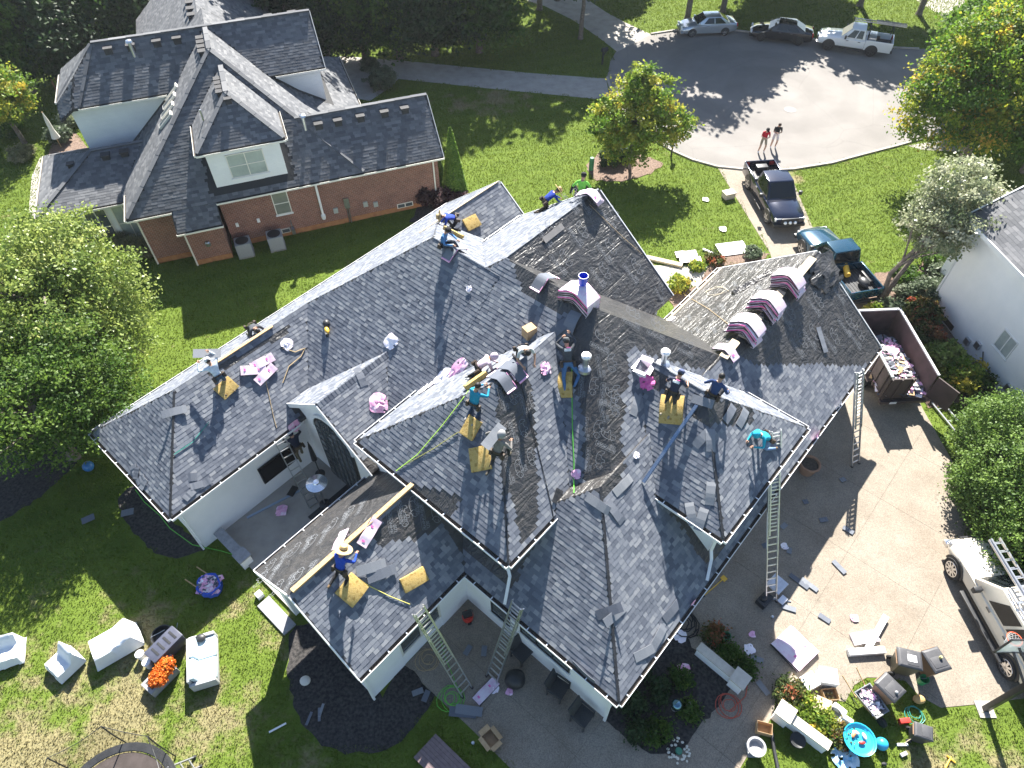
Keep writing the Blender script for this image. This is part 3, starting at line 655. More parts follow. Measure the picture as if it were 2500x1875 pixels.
for a, z in ((7.0, .9), (7.6, .75), (5.2, .9)): MB().box(a, a+.26, -.1, 0, z, z+.32).build('utility_box', pm('utility_grey', (.36, .38, .36), rough=.6), brick)
for a in (9.0, 1.5):
    f = MB().box(a, a+1.0, -.03, .0, .25, .55).build('foundation_vent', M_TRIM, brick); MB().box(a+.05, a+.47, -.036, -.028, .29, .51).build('pane', M_GLASS, f); MB().box(a+.53, a+.95, -.036, -.028, .29, .51).build('pane', M_GLASS, f)
for a in (-.35, .85): MB().box(a, a+.16, -.06, 0, 1.35, 1.6).build('shutoff_box', M_WHITE, brick)
m = MB(); m.lathe([(.14, 0), (.14, .2), (.1, .26)], 12, (-2.0, -1.06, 1.25)); m.build('wall_lamp', M_STEEL, brick)
m = MB(); m.box(2.55, 2.75, -.35, -.05, .25, .6); m.tube([(2.65, -.2, .6), (2.65, -.2, .95), (2.65, 0, 1.0)], .03); m.build('gas_meter', M_STEEL, brick)
# air conditioners
def ac(name, P, rz, label):
    r_ = empty(name, P, rz, label, 'air conditioner', 'air conditioner units')
    m = MB(); c = [(-.42, -.42), (.42, -.42), (.42, .42), (-.42, .42)]; m.prism(c, .06, .95); m.build('cabinet', pm('ac_louvre', (.3, .31, .31), (.22, .23, .235), 30, rough=.6), r_, bevel=.04)
    m = MB()
    for z in [.12+.07*i for i in range(12)]: m.box(-.435, .435, -.435, .435, z, z+.022)
    m.build('louvre', pm('ac_case', (.33, .34, .35), rough=.5), r_)
    MB().lathe([(0, .97), (.37, .97), (.37, .951), (0, .951)], 20).build('fan_grille', M_BPLAS, r_); MB().box(-.45, .45, -.45, .45, 0, .06).build('pad', M_CONC, r_)
ac('air_conditioner', tuple(wb(-.25, -.85, 0)), TB, 'grey air conditioner unit in the corner beside the brick wall step')
ac('air_conditioner', tuple(wb(1.55, -.85, 0)), TB, 'grey air conditioner unit below the two white boxes on the brick wall')
# ------------------------------------------------------------------ the white neighbour
WO = np.array([22.4, 27.3, 0]); WA = R(-81.0)
wh = empty('white_house', tuple(WO), WA, 'white painted house with a dark grey shingle roof beside the mulch bed', 'house')
# local x runs along the long wall towards the street's opposite side, y out of the picture to the right
MB().box(0, 16, 0, 9, 0, 5.45).build('wall', M_WB, wh)
WHB = {'W': Block(-.45, 16.5, -.45, 9.5, 5.5, .6, 'SN')}
WD = build_roofs(wh, WHB, WO, np.array([math.cos(WA), math.sin(WA), 0]), np.array([-math.sin(WA), math.cos(WA), 0]), None, set(), M_GSF, M_GSP, M_ODECK, expo=.17, wid=(.25, .4), nsingle=250)
m = MB(); m.box(-.5, 16.5, -.5, -.452, 5.32, 5.52); m.build('fascia', M_WHITE, wh); MB().box(-.44, 16.4, -.44, .0, 5.3, 5.33).build('soffit', M_WHITE, wh)
for s_ in (-.45, 9.5):
    MB().bar((-.48, s_, 5.42), (-.48, 4.525, 5.42+.6*4.975), .06, .22).build('rake_board', M_WHITE, wh)
m = MB(); m.bar((.06, -.06, 5.3), (.06, -.06, .1), .09, .08); m.build('downspout', M_WHITE, wh)
f = window(0, 4.45, 5.45, 1.55, 2.65, 2, 'v', M_WHITE, M_PANE, wh)
for x_, z_ in ((3.1, .35), (3.7, .7), (6.3, .5)): MB().box(x_, x_+.3, -.14, 0, z_, z_+.35).build('utility_box', M_STEEL, wh)
m = MB(); m.tube([(4.3, -.08, .9), (4.6, -.1, .55), (4.2, -.12, .2)], .03); m.build('conduit', M_BPLAS, wh)
MB().box(1.3, 2.1, -.03, 0, .12, .42).build('foundation_vent', M_BPLAS, wh)
# lower side roof of that house
MB().box(-1.6, -.2, 1.2, 4, 0, 2.9).build('wall', M_WB, wh)
m = MB(); m.add([(-2.0, .9, 2.85), (-.0, .9, 3.5), (0, 5, 3.5), (-2.0, 5, 2.85), (-2.0, .9, 2.7), (0, .9, 3.35), (0, 5, 3.35), (-2.0, 5, 2.7)], [(0, 1, 2, 3), (7, 6, 5, 4), (0, 4, 5, 1), (3, 2, 6, 7), (0, 3, 7, 4)]); m.build('porch_roof', M_GSF, wh)
MB().bar((-2.02, .88, 2.75), (-.0, .88, 3.4), .04, .16).build('rake_board', M_WHITE, wh)
ac('air_conditioner', (22.05, 22.1, 0), WA, 'grey air conditioner unit behind the shrubs at the white house')

def bcap(a, b):
    a, b = Vector(a), Vector(b); n = max(1, int((b-a).length/.9)); 
    for i in range(n):
        p, q = a.lerp(b, i/n), a.lerp(b, (i+1)/n); MB().bar(p+Vector((0, 0, .03)), q+Vector((0, 0, .018)), .26, .025).build('ridge_cap', M_OSP, brick)
T2 = (.97, 6.07, 8.71)
bcap((-5.45, -.35, 3.45), T2); bcap((7.4, -.35, 3.45), (4.6, 2.45, 5.74)); bcap((4.6, 2.45, 5.74), T2); bcap(T2, (.97, 9, 8.71)); bcap((4.4, 2.45, 5.83), (12.1, 2.45, 5.83)); bcap((-5.2, 9.2, 8.73), (7.0, 9.2, 8.73))
bcap((-.93, -.17, 6.24), (1.33, 2.09, 8.09)); bcap((3.59, -.17, 6.24), (1.33, 2.09, 8.09)); bcap((1.33, 2.09, 8.09), (1.33, 5.6, 8.09)); bcap((-10.25, 2.15, 3.03), (-6.95, 5.45, 4.52)); bcap((-6.95, 5.45, 4.52), (-3.6, 5.45, 4.52)); bcap((-7.85, 7.75, 6.53), (-5.25, 9.15, 8.68)); bcap((-6.7, 6.55, 6.53), (-5.2, 9.1, 8.66))
# ------------------------------------------------------------------ ground
from mathutils.geometry import tessellate_polygon
def gp(pts): return [tuple(at(p, 0)[:2]) if not (isinstance(p, tuple) and len(p) == 3) else tuple(wu(p[0], p[1], 0)[:2]) for p in pts]
def sheet(name, poly, z, mat, label=None, kind='structure', depth=.0):
    m = MB(); n = len(poly)
    tris = tessellate_polygon([[Vector((x, y, 0)) for x, y in poly]])
    m.add([(x, y, z) for x, y in poly], [t for t in tris])
    o = m.build(name, mat); bm = bmesh.new(); bm.from_mesh(o.data); bmesh.ops.recalc_face_normals(bm, faces=bm.faces)
    if bm.faces and sum(f.normal.z for f in bm.faces) < 0: bmesh.ops.reverse_faces(bm, faces=bm.faces)
    bm.to_mesh(o.data); bm.free()
    return tag(o, label, None, None, kind)
# grass: shared colour for soil sheet and blades; dry patches where the photographed lawn is worn
def grass_nodes(m, lush, mid, dry):
    n, l, b = nodes(m); co = world_co(m)
    n1 = tex(m, 'ShaderNodeTexNoise', .9, co, Detail=7, Roughness=.65); n2 = tex(m, 'ShaderNodeTexNoise', 13, co, Detail=5)
    base = ramp(m, n1.outputs[0], [(.22, lush), (.78, mid)])
    f2 = mixc(m, .4, base, ramp(m, n2.outputs[0], [(.3, (.78, .8, .72)), (.7, (1.14, 1.12, 1.05))]), 'MULTIPLY')
    sp = n.new('ShaderNodeSeparateXYZ'); l.new(co, sp.inputs[0])
    # worn areas: back yard (west), by the bins, a circle in front of the brick house
    def blob(cx, cy, rx, ry):
        mp = n.new('ShaderNodeMapping'); mp.inputs['Location'].default_value = (-cx/rx, -cy/ry, 0); mp.inputs['Scale'].default_value = (1/rx, 1/ry, 0); l.new(co, mp.inputs[0])
        g = n.new('ShaderNodeTexGradient'); g.gradient_type = 'SPHERICAL'; l.new(mp.outputs[0], g.inputs[0]); return g.outputs['Fac']
    ds = [blob(-14.5, 6.0, 11, 8.5), blob(15.5, 4.0, 5, 3.4), blob(-1.0, 49.3, 6.2, 3.0), blob(18.5, 40.5, 1.2, 3)]
    acc = ds[0]
    for d in ds[1:]:
        mx = n.new('ShaderNodeMath'); mx.operation = 'MAXIMUM'; l.new(acc, mx.inputs[0]); l.new(d, mx.inputs[1]); acc = mx.outputs[0]
    n3 = tex(m, 'ShaderNodeTexNoise', .62, co, Detail=8, Roughness=.7)
    md = n.new('ShaderNodeMath'); md.operation = 'MULTIPLY_ADD'; md.inputs[1].default_value = .27; l.new(acc, md.inputs[0]); l.new(n3.outputs[0], md.inputs[2])
    msk = ramp(m, md.outputs[0], [(.62, (0, 0, 0)), (.74, (1, 1, 1))])
    c = mixc(m, msk, f2, mixc(m, .6, dry, ramp(m, n2.outputs[0], [(.3, (.6, .58, .5)), (.7, (1.1, 1.1, 1.05))]), 'MULTIPLY'))
    wv = n.new('ShaderNodeTexWave'); wv.inputs['Scale'].default_value = .22; wv.inputs['Distortion'].default_value = .6; wv.inputs['Detail'].default_value = 2
    rm = n.new('ShaderNodeMapping'); rm.inputs['Rotation'].default_value = (0, 0, R(68)); l.new(co, rm.inputs[0]); l.new(rm.outputs[0], wv.inputs[0])
    c = mixc(m, .25, c, ramp(m, wv.outputs[0], [(.35, (.78, .82, .8)), (.65, (1.1, 1.1, 1.05))]), 'MULTIPLY')
    return c, n2
M_LAWN = pm('lawn_soil', (.1, .15, .03), rough=.95, spec=.1)
_c, _n2 = grass_nodes(M_LAWN, (.076, .118, .017), (.113, .157, .028), (.22, .195, .105)); nodes(M_LAWN)[1].new(_c, nodes(M_LAWN)[2].inputs['Base Color']); bumpn(M_LAWN, _n2.outputs[0], .8, .05)
M_BLADE = pm('grass_blade', (.1, .2, .03), rough=.7, spec=.15); n_, l_, b_ = nodes(M_BLADE)
_c, _n2 = grass_nodes(M_BLADE, (.112, .163, .02), (.168, .218, .036), (.27, .235, .12)); l_.new(_c, b_.inputs['Base Color'])
_tr = n_.new('ShaderNodeBsdfTranslucent'); l_.new(_c, _tr.inputs[0]); _mx = n_.new('ShaderNodeMixShader'); _mx.inputs[0].default_value = .45
l_.new(b_.outputs[0], _mx.inputs[1]); l_.new(_tr.outputs[0], _mx.inputs[2]); l_.new(_mx.outputs[0], n_['Material Output'].inputs[0])
lawn = MB().add([(-500, -80, 0), (500, -80, 0), (500, 900, 0), (-500, 900, 0)], [(0, 1, 2, 3)]).build('lawn', M_LAWN); tag(lawn, 'green lawn around the houses', kind='structure')
M_ASPH = pm('asphalt', (.165, .154, .143), (.205, .192, .179), .25, rough=.92, bump=.2, bscale=60, coords='World', c3=(.185, .173, .161))
M_AGG = pm('exposed_aggregate', (.22, .186, .148), (.265, .234, .192), .5, rough=.92, coords='World'); _n, _l, _b = nodes(M_AGG)
_sp = tex(M_AGG, 'ShaderNodeTexNoise', 30, world_co(M_AGG), Detail=3); _old = _b.inputs['Base Color'].links[0].from_socket
_st = tex(M_AGG, 'ShaderNodeTexNoise', .9, world_co(M_AGG), Detail=6, Roughness=.7)
_l.new(mixc(M_AGG, .5, mixc(M_AGG, .7, _old, ramp(M_AGG, _sp.outputs[0], [(.3, (.55, .55, .55)), (.7, (1.35, 1.32, 1.28))]), 'MULTIPLY'), ramp(M_AGG, _st.outputs[0], [(.35, (.75, .74, .73)), (.6, (1.05, 1.05, 1.05))]), 'MULTIPLY'), _b.inputs['Base Color']); bumpn(M_AGG, _sp.outputs[0], .4, .01)
M_JOINT = pm('joint_dirt', (.11, .092, .075), rough=1)
M_MULCH = pm('black_mulch', (.01, .0102, .011), (.06, .055, .052), 9, rough=.95, bump=1, bscale=25, coords='World', detail=8)
M_BARK = pm('brown_mulch', (.09, .06, .045), (.24, .17, .125), 16, rough=.95, bump=.9, bscale=22, coords='World', detail=8, c3=(.15, .1, .075))
ROADP = gp([(1482,190),(1490,150),(1504,126),(1540,102),(1589,84),(1680,70),(1800,76),(1900,87),(2050,104),(2173,117),(2243,120),(2400,112),(2700,90),(2700,250),(2400,300),(2250,340),(2189,357),(2100,380),(2030,399),(1936,414),(1850,418),(1751,408),(1690,391),(1643,370),(1580,332),(1530,285),(1496,235)])
sheet('road', ROADP, .008, M_ASPH, 'grey asphalt turning circle')
def band(name, pts, w_, h, mat, label):
    m = MB()
    for a, b in zip(pts[:-1], pts[1:]): m.bar((*a, h/2), (*b, h/2), w_, h)
    return tag(m.build(name, mat), label, kind='structure')
band('kerb', ROADP[15:]+ROADP[:1], .16, .1, M_CONC, 'low concrete kerb round the turning circle'); band('kerb', ROADP[4:11], .16, .1, M_CONC, 'low concrete kerb behind the parked cars')
CONC = gp([(1751,408),(1880,618),(20.6,3,0),(19.2,0,0),(0,0,0),(0,6.5,0),(-3.34,6.5,0),(994,1632),(1059,1695),(1135,1765),(1170,1799),(1245,1875),(1290,1960),(1790,1960),(1807,1875),(1835,1828),(1888,1745),(1895,1690),(1960,1692),(2063,1714),(2085,1673),(2116,1654),(2170,1655),(2211,1663),(2243,1698),(2297,1728),(2389,1719),(2500,1705),(2700,1700),(2700,1560),(2480,1420),(2398,1273),(2322,1121),(2252,998),(2215,910),(2160,790),(2075,690),(1983,554),(1927,421)])
dw = sheet('driveway', CONC, .004, M_JOINT, 'tan aggregate driveway, walk and courtyard of concrete slabs')
tr_ = tessellate_polygon([[Vector((x, y, 0)) for x, y in CONC]])
us = [-12, -4.2, -1.6, 1.7, 4.95, 8.2, 11.5, 14.8, 18.1, 21.4, 24.7, 28, 31.3, 34.6, 40]; vs = [-24, -17, -13.6, -10.3, -7, -3.7, 0, 3.3, 6.5, 12, 16, 20, 26]
for i in range(len(us)-1):
    for j in range(len(vs)-1):
        m = MB()
        for t in tr_:
            p = [(float((np.array([*CONC[k], 0])-HO)@E1), float((np.array([*CONC[k], 0])-HO)@E2)) for k in t]
            g = .0045
            for a, b, c in ((-1, 0, -us[i]-g), (1, 0, us[i+1]-g), (0, -1, -vs[j]-g), (0, 1, vs[j+1]-g)):
                if len(p) > 2: p = clip(p, a, b, c)
            if len(p) > 2: m.add([wu(u, v, .016) for u, v in p], [tuple(range(len(p)))])
        if m.f:
            o = m.build('slab', M_AGG, dw); bm = bmesh.new(); bm.from_mesh(o.data); bmesh.ops.remove_doubles(bm, verts=bm.verts, dist=.002); bmesh.ops.recalc_face_normals(bm, faces=bm.faces)
            for f in bm.faces:
                if f.normal.z < 0: f.normal_flip()
            ext = [e for e in bm.edges if e.is_boundary]
            ge = bmesh.ops.extrude_edge_only(bm, edges=ext)['geom']
            for q in ge:
                if isinstance(q, bmesh.types.BMVert): q.co.z = .002
            bm.to_mesh(o.data); bm.free()

for pts, lb, nm in (([(828,137),(958,146),(1300,179),(1480,192),(1484,215),(1490,245),(1200,217),(973,193),(950,215),(903,247),(868,240)], 'shaded concrete driveway of the brick house', 'driveway'), ([(1507,127),(1462,92),(1400,50),(1330,15),(1280,0),(1350,-30),(1420,-10),(1480,30),(1530,57),(1589,84)], 'concrete driveway apron under the roadside trees', 'driveway'),
                    ([(2220,-10),(2300,40),(2345,40),(2360,-10),(2330,-40)], 'pale concrete driveway across the road', 'driveway'), ([(1585,648),(1745,650),(1720,700),(1620,700),(1600,670)], 'pale front walk beside the gabled roof', 'path'), ([(78,430),(100,380),(108,500),(92,540),(70,520)], 'pale path behind the brick house', 'path'), ([(2215,356),(2370,330),(2370,372),(2250,366)], 'concrete apron under the maples', 'path')):
    sheet(nm, gp(pts), .012, M_CONC, lb)
BEDS = [([(285,1220),(310,1194),(342,1175),(411,1264),(470,1310),(503,1345),(475,1352),(427,1365),(380,1349),(342,1321),(300,1270)], M_MULCH, 'black mulch bed round the wing corner'),
 ([(-60,1310),(0,1273),(60,1240),(110,1205),(170,1150),(220,1090),(262,1060),(180,1000),(-80,1060)], M_MULCH, 'black mulch strip under the large left tree'),
 ([(700,1565),(720,1530),(760,1520),(905,1640),(930,1700),(985,1625),(1010,1642),(1059,1695),(1040,1735),(1000,1790),(960,1822),(900,1838),(840,1840),(790,1820),(750,1780),(720,1730),(705,1650)], M_MULCH, 'black mulch bed round the porch corner'),
 ([(1473,1754),(1516,1789),(1564,1829),(1608,1845),(1656,1838),(1687,1803),(1719,1762),(1789,1678),(1690,1578),(1650,1530),(1560,1600)], M_MULCH, 'black mulch bed in front of the garage'),
 ([(2085,690),(2140,668),(2240,655),(2262,625),(2340,600),(2300,690),(2268,752),(2510,1045),(2560,1150),(2420,1080),(2345,985),(2262,995),(2215,905),(2165,800)], M_BARK, 'brown bark bed between the driveway and the white house'),
 ([(1430,405),(1460,375),(1520,368),(1590,385),(1620,400),(1590,425),(1520,445),(1450,440)], M_BARK, 'bark bed round the young maple'),
 ([(1620,705),(1720,700),(1770,650),(1850,640),(1880,620),(1800,610),(1740,630),(1660,780)], M_BARK, 'bark bed under the front eave'),
 ([(1888,1748),(1896,1692),(1950,1690),(2070,1790),(2010,1832)], M_BARK, 'planting bed behind the low white wall'),
 ([(1000,545),(1040,470),(1110,470),(1135,520),(1060,540)], M_MULCH, 'dark bed at the corner of the brick house'), ([(100,420),(150,300),(190,330),(230,380),(150,470)], M_BARK, 'garden bed behind the brick house')]
def ragged(poly, seed, step=.22, amp=.07):
    out = []; rg = random.Random(seed); n = len(poly)
    for i in range(n):
        a, b = Vector((*poly[i], 0)), Vector((*poly[(i+1) % n], 0)); k = max(1, int((b-a).length/step))
        for j in range(k): p = a.lerp(b, j/k); out.append((p.x+rg.uniform(-amp, amp), p.y+rg.uniform(-amp, amp)))
    return out
for k, (pts, mt, lb) in enumerate(BEDS): sheet('mulch_bed', ragged(gp(pts), k), .022+.0015*k, mt, lb)
sheet('patio', [tuple(wu(u, v, 0)[:2]) for u, v in ((-4.75, 11.2), (.6, 11.2), (.6, 16.15), (-4.75, 16.15))], .12, M_CONC, 'smooth concrete back patio')
m = MB(); c = [wu(-4.78, 11.2, 0), wu(-4.7, 11.2, 0), wu(-4.7, 16.1, 0), wu(-4.78, 16.1, 0)]; m.prism([q[:2] for q in c], 0, .119); tag(m.build('patio_edge', M_CONC), 'concrete edge of the patio', kind='structure')
# blades of grass, as one mass
def inany(x, y, polys): return any(inpoly((x, y), p) for p in polys)
NOG = [CONC, ROADP]+[gp(b[0]) for b in BEDS]+[gp(p) for p in ([(828,137),(958,146),(1300,179),(1480,192),(1490,245),(1200,217),(973,193),(903,247),(868,240)], [(1507,127),(1400,50),(1280,0),(1420,-10),(1530,57),(1589,84)], [(1585,648),(1745,650),(1720,700),(1620,700)])]
cells = []
for gx in np.arange(-36, 44, .5):
    for gy in np.arange(2, 74, .5):
        px = proj((gx+.25, gy+.25, 0))
        if not (-60 < px[0] < 2560 and -60 < px[1] < 1930): continue
        u, v, _ = lu((gx+.25, gy+.25, 0), HO, E1, E2)
        if max(b.h(u, v) for b in MAIN.values()) > 0: continue
        if inany(gx+.25, gy+.25, NOG): continue
        cells.append((gx, gy))
cells = np.array(cells); NB = 420000
dist_ = np.hypot(cells[:, 0], cells[:, 1]-0)+14; wgt = 1/dist_; wgt /= wgt.sum()
ci = RNG.choice(len(cells), NB, p=wgt); bx = cells[ci, 0]+RNG.random(NB)*.52; by = cells[ci, 1]+RNG.random(NB)*.52
hh = RNG.uniform(.03, .085, NB)*(1+.012*np.hypot(bx, by)); ww = RNG.uniform(.008, .02, NB)*(1+.02*np.hypot(bx, by)); an = RNG.random(NB)*6.283
lx = RNG.normal(0, .03, NB); ly = RNG.normal(0, .03, NB)
V = np.empty((NB, 3, 3)); V[:, 0] = np.c_[bx-ww*np.cos(an), by-ww*np.sin(an), np.zeros(NB)]; V[:, 1] = np.c_[bx+ww*np.cos(an), by+ww*np.sin(an), np.zeros(NB)]; V[:, 2] = np.c_[bx+lx, by+ly, hh]
o = npmesh('grass', V.reshape(-1, 3), np.arange(NB*3).reshape(-1, 3), M_BLADE); tag(o, 'short mown grass blades of the lawns', None, None, 'stuff')

# road wear: fine cracks and faded tyre sweeps
_n, _l, _b = nodes(M_ASPH); _old = _b.inputs['Base Color'].links[0].from_socket; _wc = world_co(M_ASPH)
_ds = tex(M_ASPH, 'ShaderNodeTexNoise', .35, _wc, Detail=6); _mx = mixc(M_ASPH, .5, _wc, _ds.outputs[1], 'ADD')
_vo = _n.new('ShaderNodeTexVoronoi'); _vo.feature = 'DISTANCE_TO_EDGE'; _vo.inputs['Scale'].default_value = .16; _l.new(_mx, _vo.inputs['Vector'])
_ck = ramp(M_ASPH, _vo.outputs['Distance'], [(.0, (.6, .6, .6)), (.006, (1, 1, 1))])
_sw = _n.new('ShaderNodeTexWave'); _sw.wave_type = 'RINGS'; _sw.rings_direction = 'Z'; _sw.inputs['Scale'].default_value = .11; _sw.inputs['Distortion'].default_value = 3; _sw.inputs['Detail'].default_value = 3
_m2 = _n.new('ShaderNodeMapping'); _m2.inputs['Location'].default_value = (-20, -51, 0); _l.new(_wc, _m2.inputs[0]); _l.new(_m2.outputs[0], _sw.inputs[0])
_c = mixc(M_ASPH, .3, _old, _ck, 'MULTIPLY'); _c = mixc(M_ASPH, .3, _c, ramp(M_ASPH, _sw.outputs[0], [(.3, (.82, .82, .82)), (.7, (1.08, 1.08, 1.08))]), 'MULTIPLY'); _l.new(_c, _b.inputs['Base Color'])
# ------------------------------------------------------------------ trees and shrubs
def leaf_mat(name, stops, tr=.4, rough=.55):
    m = pm(name, (.1, .2, .03), rough=rough, spec=.3); n, l, b = nodes(m)
    a = n.new('ShaderNodeAttribute'); a.attribute_name = 'tint'; c = ramp(m, a.outputs['Fac'], stops); l.new(c, b.inputs['Base Color'])
    t = n.new('ShaderNodeBsdfTranslucent'); l.new(c, t.inputs[0]); x = n.new('ShaderNodeMixShader'); x.inputs[0].default_value = tr
    l.new(b.outputs[0], x.inputs[1]); l.new(t.outputs[0], x.inputs[2]); l.new(x.outputs[0], n['Material Output'].inputs[0]); return m
L_GREEN = leaf_mat('leaf_green', [(0, (.03, .07, .012)), (.5, (.07, .14, .022)), (1, (.14, .22, .035))], .5)
L_MAPLE = leaf_mat('leaf_maple', [(0, (.05, .12, .012)), (.45, (.12, .22, .022)), (.68, (.3, .34, .03)), (.86, (.48, .39, .045)), (1, (.58, .31, .06))], .56)
L_YEL = leaf_mat('leaf_yellow_green', [(0, (.08, .16, .016)), (.45, (.19, .28, .035)), (.75, (.38, .37, .05)), (1, (.58, .43, .06))], .5)
L_OLIVE = leaf_mat('leaf_olive', [(0, (.1, .16, .03)), (.4, (.2, .27, .06)), (.8, (.3, .36, .085)), (1, (.38, .42, .13))], rough=.4)
L_SILV = leaf_mat('leaf_silver', [(0, (.14, .18, .08)), (.5, (.3, .33, .19)), (1, (.55, .54, .4))], .45, rough=.35)
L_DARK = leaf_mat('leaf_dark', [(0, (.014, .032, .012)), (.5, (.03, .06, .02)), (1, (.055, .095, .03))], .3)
L_CONE = leaf_mat('leaf_arborvitae', [(0, (.035, .08, .015)), (.5, (.09, .16, .028)), (1, (.16, .25, .05))], .35)
L_BURG = leaf_mat('leaf_burgundy', [(0, (.03, .012, .016)), (.6, (.07, .03, .035)), (1, (.16, .12, .11))])
L_REED = leaf_mat('leaf_ornamental_grass', [(0, (.12, .14, .06)), (.6, (.24, .24, .12)), (1, (.4, .34, .22))])
L_ORNG = leaf_mat('petal_orange', [(0, (.55, .11, .01)), (.7, (.72, .2, .02)), (1, (.5, .3, .05))], .2)
L_SAGE = leaf_mat('leaf_sage', [(0, (.06, .09, .05)), (.6, (.13, .17, .1)), (1, (.24, .27, .19))])
L_REDG = leaf_mat('leaf_red_green', [(0, (.04, .07, .02)), (.5, (.1, .12, .03)), (.8, (.22, .1, .04)), (1, (.4, .1, .05))])
M_TRUNK = pm('bark', (.1, .08, .065), (.19, .16, .135), 7, rough=.95, bump=.8, bscale=14)
def leaves(ells, n, size, clump=.55, cl_n=None, shell=.55, updir=.5, tintvar=.25, seed=1, asp=.62, base_t=.5):
    rg = np.random.default_rng(seed); cn = cl_n or max(20, n//60)
    E_ = np.array(ells, float); vol = (E_[:, 3]*E_[:, 4]*E_[:, 5])**.75; k = rg.choice(len(E_), cn, p=vol/vol.sum())
    d = rg.normal(size=(cn, 3)); d /= np.linalg.norm(d, axis=1)[:, None]; rr = (shell+(1-shell)*rg.random(cn))**.8
    C = E_[k, :3]+d*E_[k, 3:6]*rr[:, None]*(1+.1*rg.normal(size=cn))[:, None]
    ct = np.clip(base_t+tintvar*rg.normal(size=cn), 0, 1)
    cr = clump*rg.uniform(.55, 1.35, cn)
    j = rg.integers(0, cn, n); off = rg.normal(size=(n, 3))*np.array([1, 1, .6]); P = C[j]+off*cr[j][:, None]*.55
    P[:, 2] = np.maximum(P[:, 2], .06)
    nm = rg.normal(size=(n, 3))+d[j]*.6; nm[:, 2] += updir; nm /= np.linalg.norm(nm, axis=1)[:, None]
    a = np.cross(nm, rg.normal(size=(n, 3))); a /= np.linalg.norm(a, axis=1)[:, None]; b = np.cross(nm, a)
    s = size*rg.uniform(.6, 1.4, n)[:, None]
    V = np.stack([P-a*s, P-b*s*asp, P+a*s, P+b*s*asp], 1).reshape(-1, 3)
    t = np.clip(ct[j]+.05*rg.normal(size=n)+.1*np.sin(C[j][:, 0]*1.1+seed)*np.cos(C[j][:, 1]*.9+C[j][:, 2]), 0, 1)
    return V, np.arange(4*n).reshape(-1, 4), t, C
def tree(name, label, xy, ells, n, size, lm, trunk=.2, fork=.35, stems=1, group=None, seed=1, cat='tree', nl=16, **kw):
    r_ = empty(name, (xy[0], xy[1], 0), 0, label, cat, group); V, F, t, C = leaves(ells, n, size, seed=seed, **kw)
    npmesh('crown', V, F, lm, r_, t)
    rg = random.Random(seed); m = MB(); top = max(e[2]+e[5]*.55 for e in ells); zf = fork*top
    for s_ in range(stems):
        a0 = 6.28*s_/stems+rg.random(); b0 = Vector((math.cos(a0), math.sin(a0), 0))*(trunk*.9 if stems > 1 else 0)
        f = b0*(1+2.2*(stems > 1))+Vector((rg.uniform(-.1, .1), rg.uniform(-.1, .1), zf)); k = trunk/(stems**.5)
        cx = sum(e[0] for e in ells)/len(ells); cy = sum(e[1] for e in ells)/len(ells)
        tp = Vector((cx, cy, top))*.9+f*.1
        m.tube([b0+Vector((0, 0, -.05)), b0+Vector((0, 0, .25)), b0*1.3+Vector((0, 0, zf*.5)), f, (f+tp)/2+Vector((rg.uniform(-.3, .3), rg.uniform(-.3, .3), 0)), tp], [k*1.35, k*1.05, k*.95, k*.8, k*.5, k*.08], 7)
        for i in range(nl//stems):
            e = Vector(C[rg.randrange(len(C))]); st = f.lerp(tp, rg.random()*.7); md = st.lerp(e, .5)+Vector((0, 0, .25*(e-st).length*.3))
            m.tube([st, md, e], [k*.34, k*.2, k*.05], 5)
    m.build('trunk', M_TRUNK, r_, smooth=True); return r_
def shrub(name, label, P, rx, ry, h, n, size, lm, group=None, seed=1, cat='shrub', **kw):
    r_ = empty(name, (P[0], P[1], 0), 0, label, cat, group); kw.setdefault('shell', .6); kw.setdefault('clump', .22)
    V, F, t, C = leaves([(0, 0, h*.5, rx*.9, ry*.9, h*.45)], n, size, seed=seed, **kw); npmesh('foliage', V, F, lm, r_, t)
    m = MB(); rg = random.Random(seed)
    for i in range(6):
        e = Vector(C[rg.randrange(len(C))]); m.tube([(rg.uniform(-.06, .06), rg.uniform(-.06, .06), -.02), (e.x*.4, e.y*.4, e.z*.5), tuple(e)], [.03, .02, .006], 5)
    m.build('stem', M_TRUNK, r_); return r_
def gx(px): p = at(px, 0); return (p[0], p[1])
# large tree pair on the west side
tree('large_tree', 'large olive leaved tree with a few red leaves beside the shingled wing', tuple(at((95, 735), 5.2)[:2]), [(0, 0, 5.2, 3.6, 3.4, 2.9), (1.6, .9, 4.6, 2.6, 2.4, 2.2), (-2.6, .6, 4.4, 2.6, 2.6, 2.2), (.4, 2.0, 6.0, 2.4, 2.3, 2.1), (3.0, -.9, 3.4, 1.5, 1.6, 1.6)], 60000, .075, L_OLIVE, .28, seed=3, clump=.5, nl=26)
tree('large_tree', 'dense mid green tree below the olive tree, next to the black mulch', tuple(at((70, 985), 3.9)[:2]), [(0, 0, 3.9, 3.2, 2.8, 2.5), (2.0, .6, 3.1, 2.3, 2.0, 2.0), (-2.4, .4, 3.6, 2.4, 2.4, 2.2), (1.2, 1.8, 4.3, 2.4, 2.0, 2.0)], 50000, .07, L_GREEN, .24, seed=4, clump=.5, nl=20, base_t=.7)
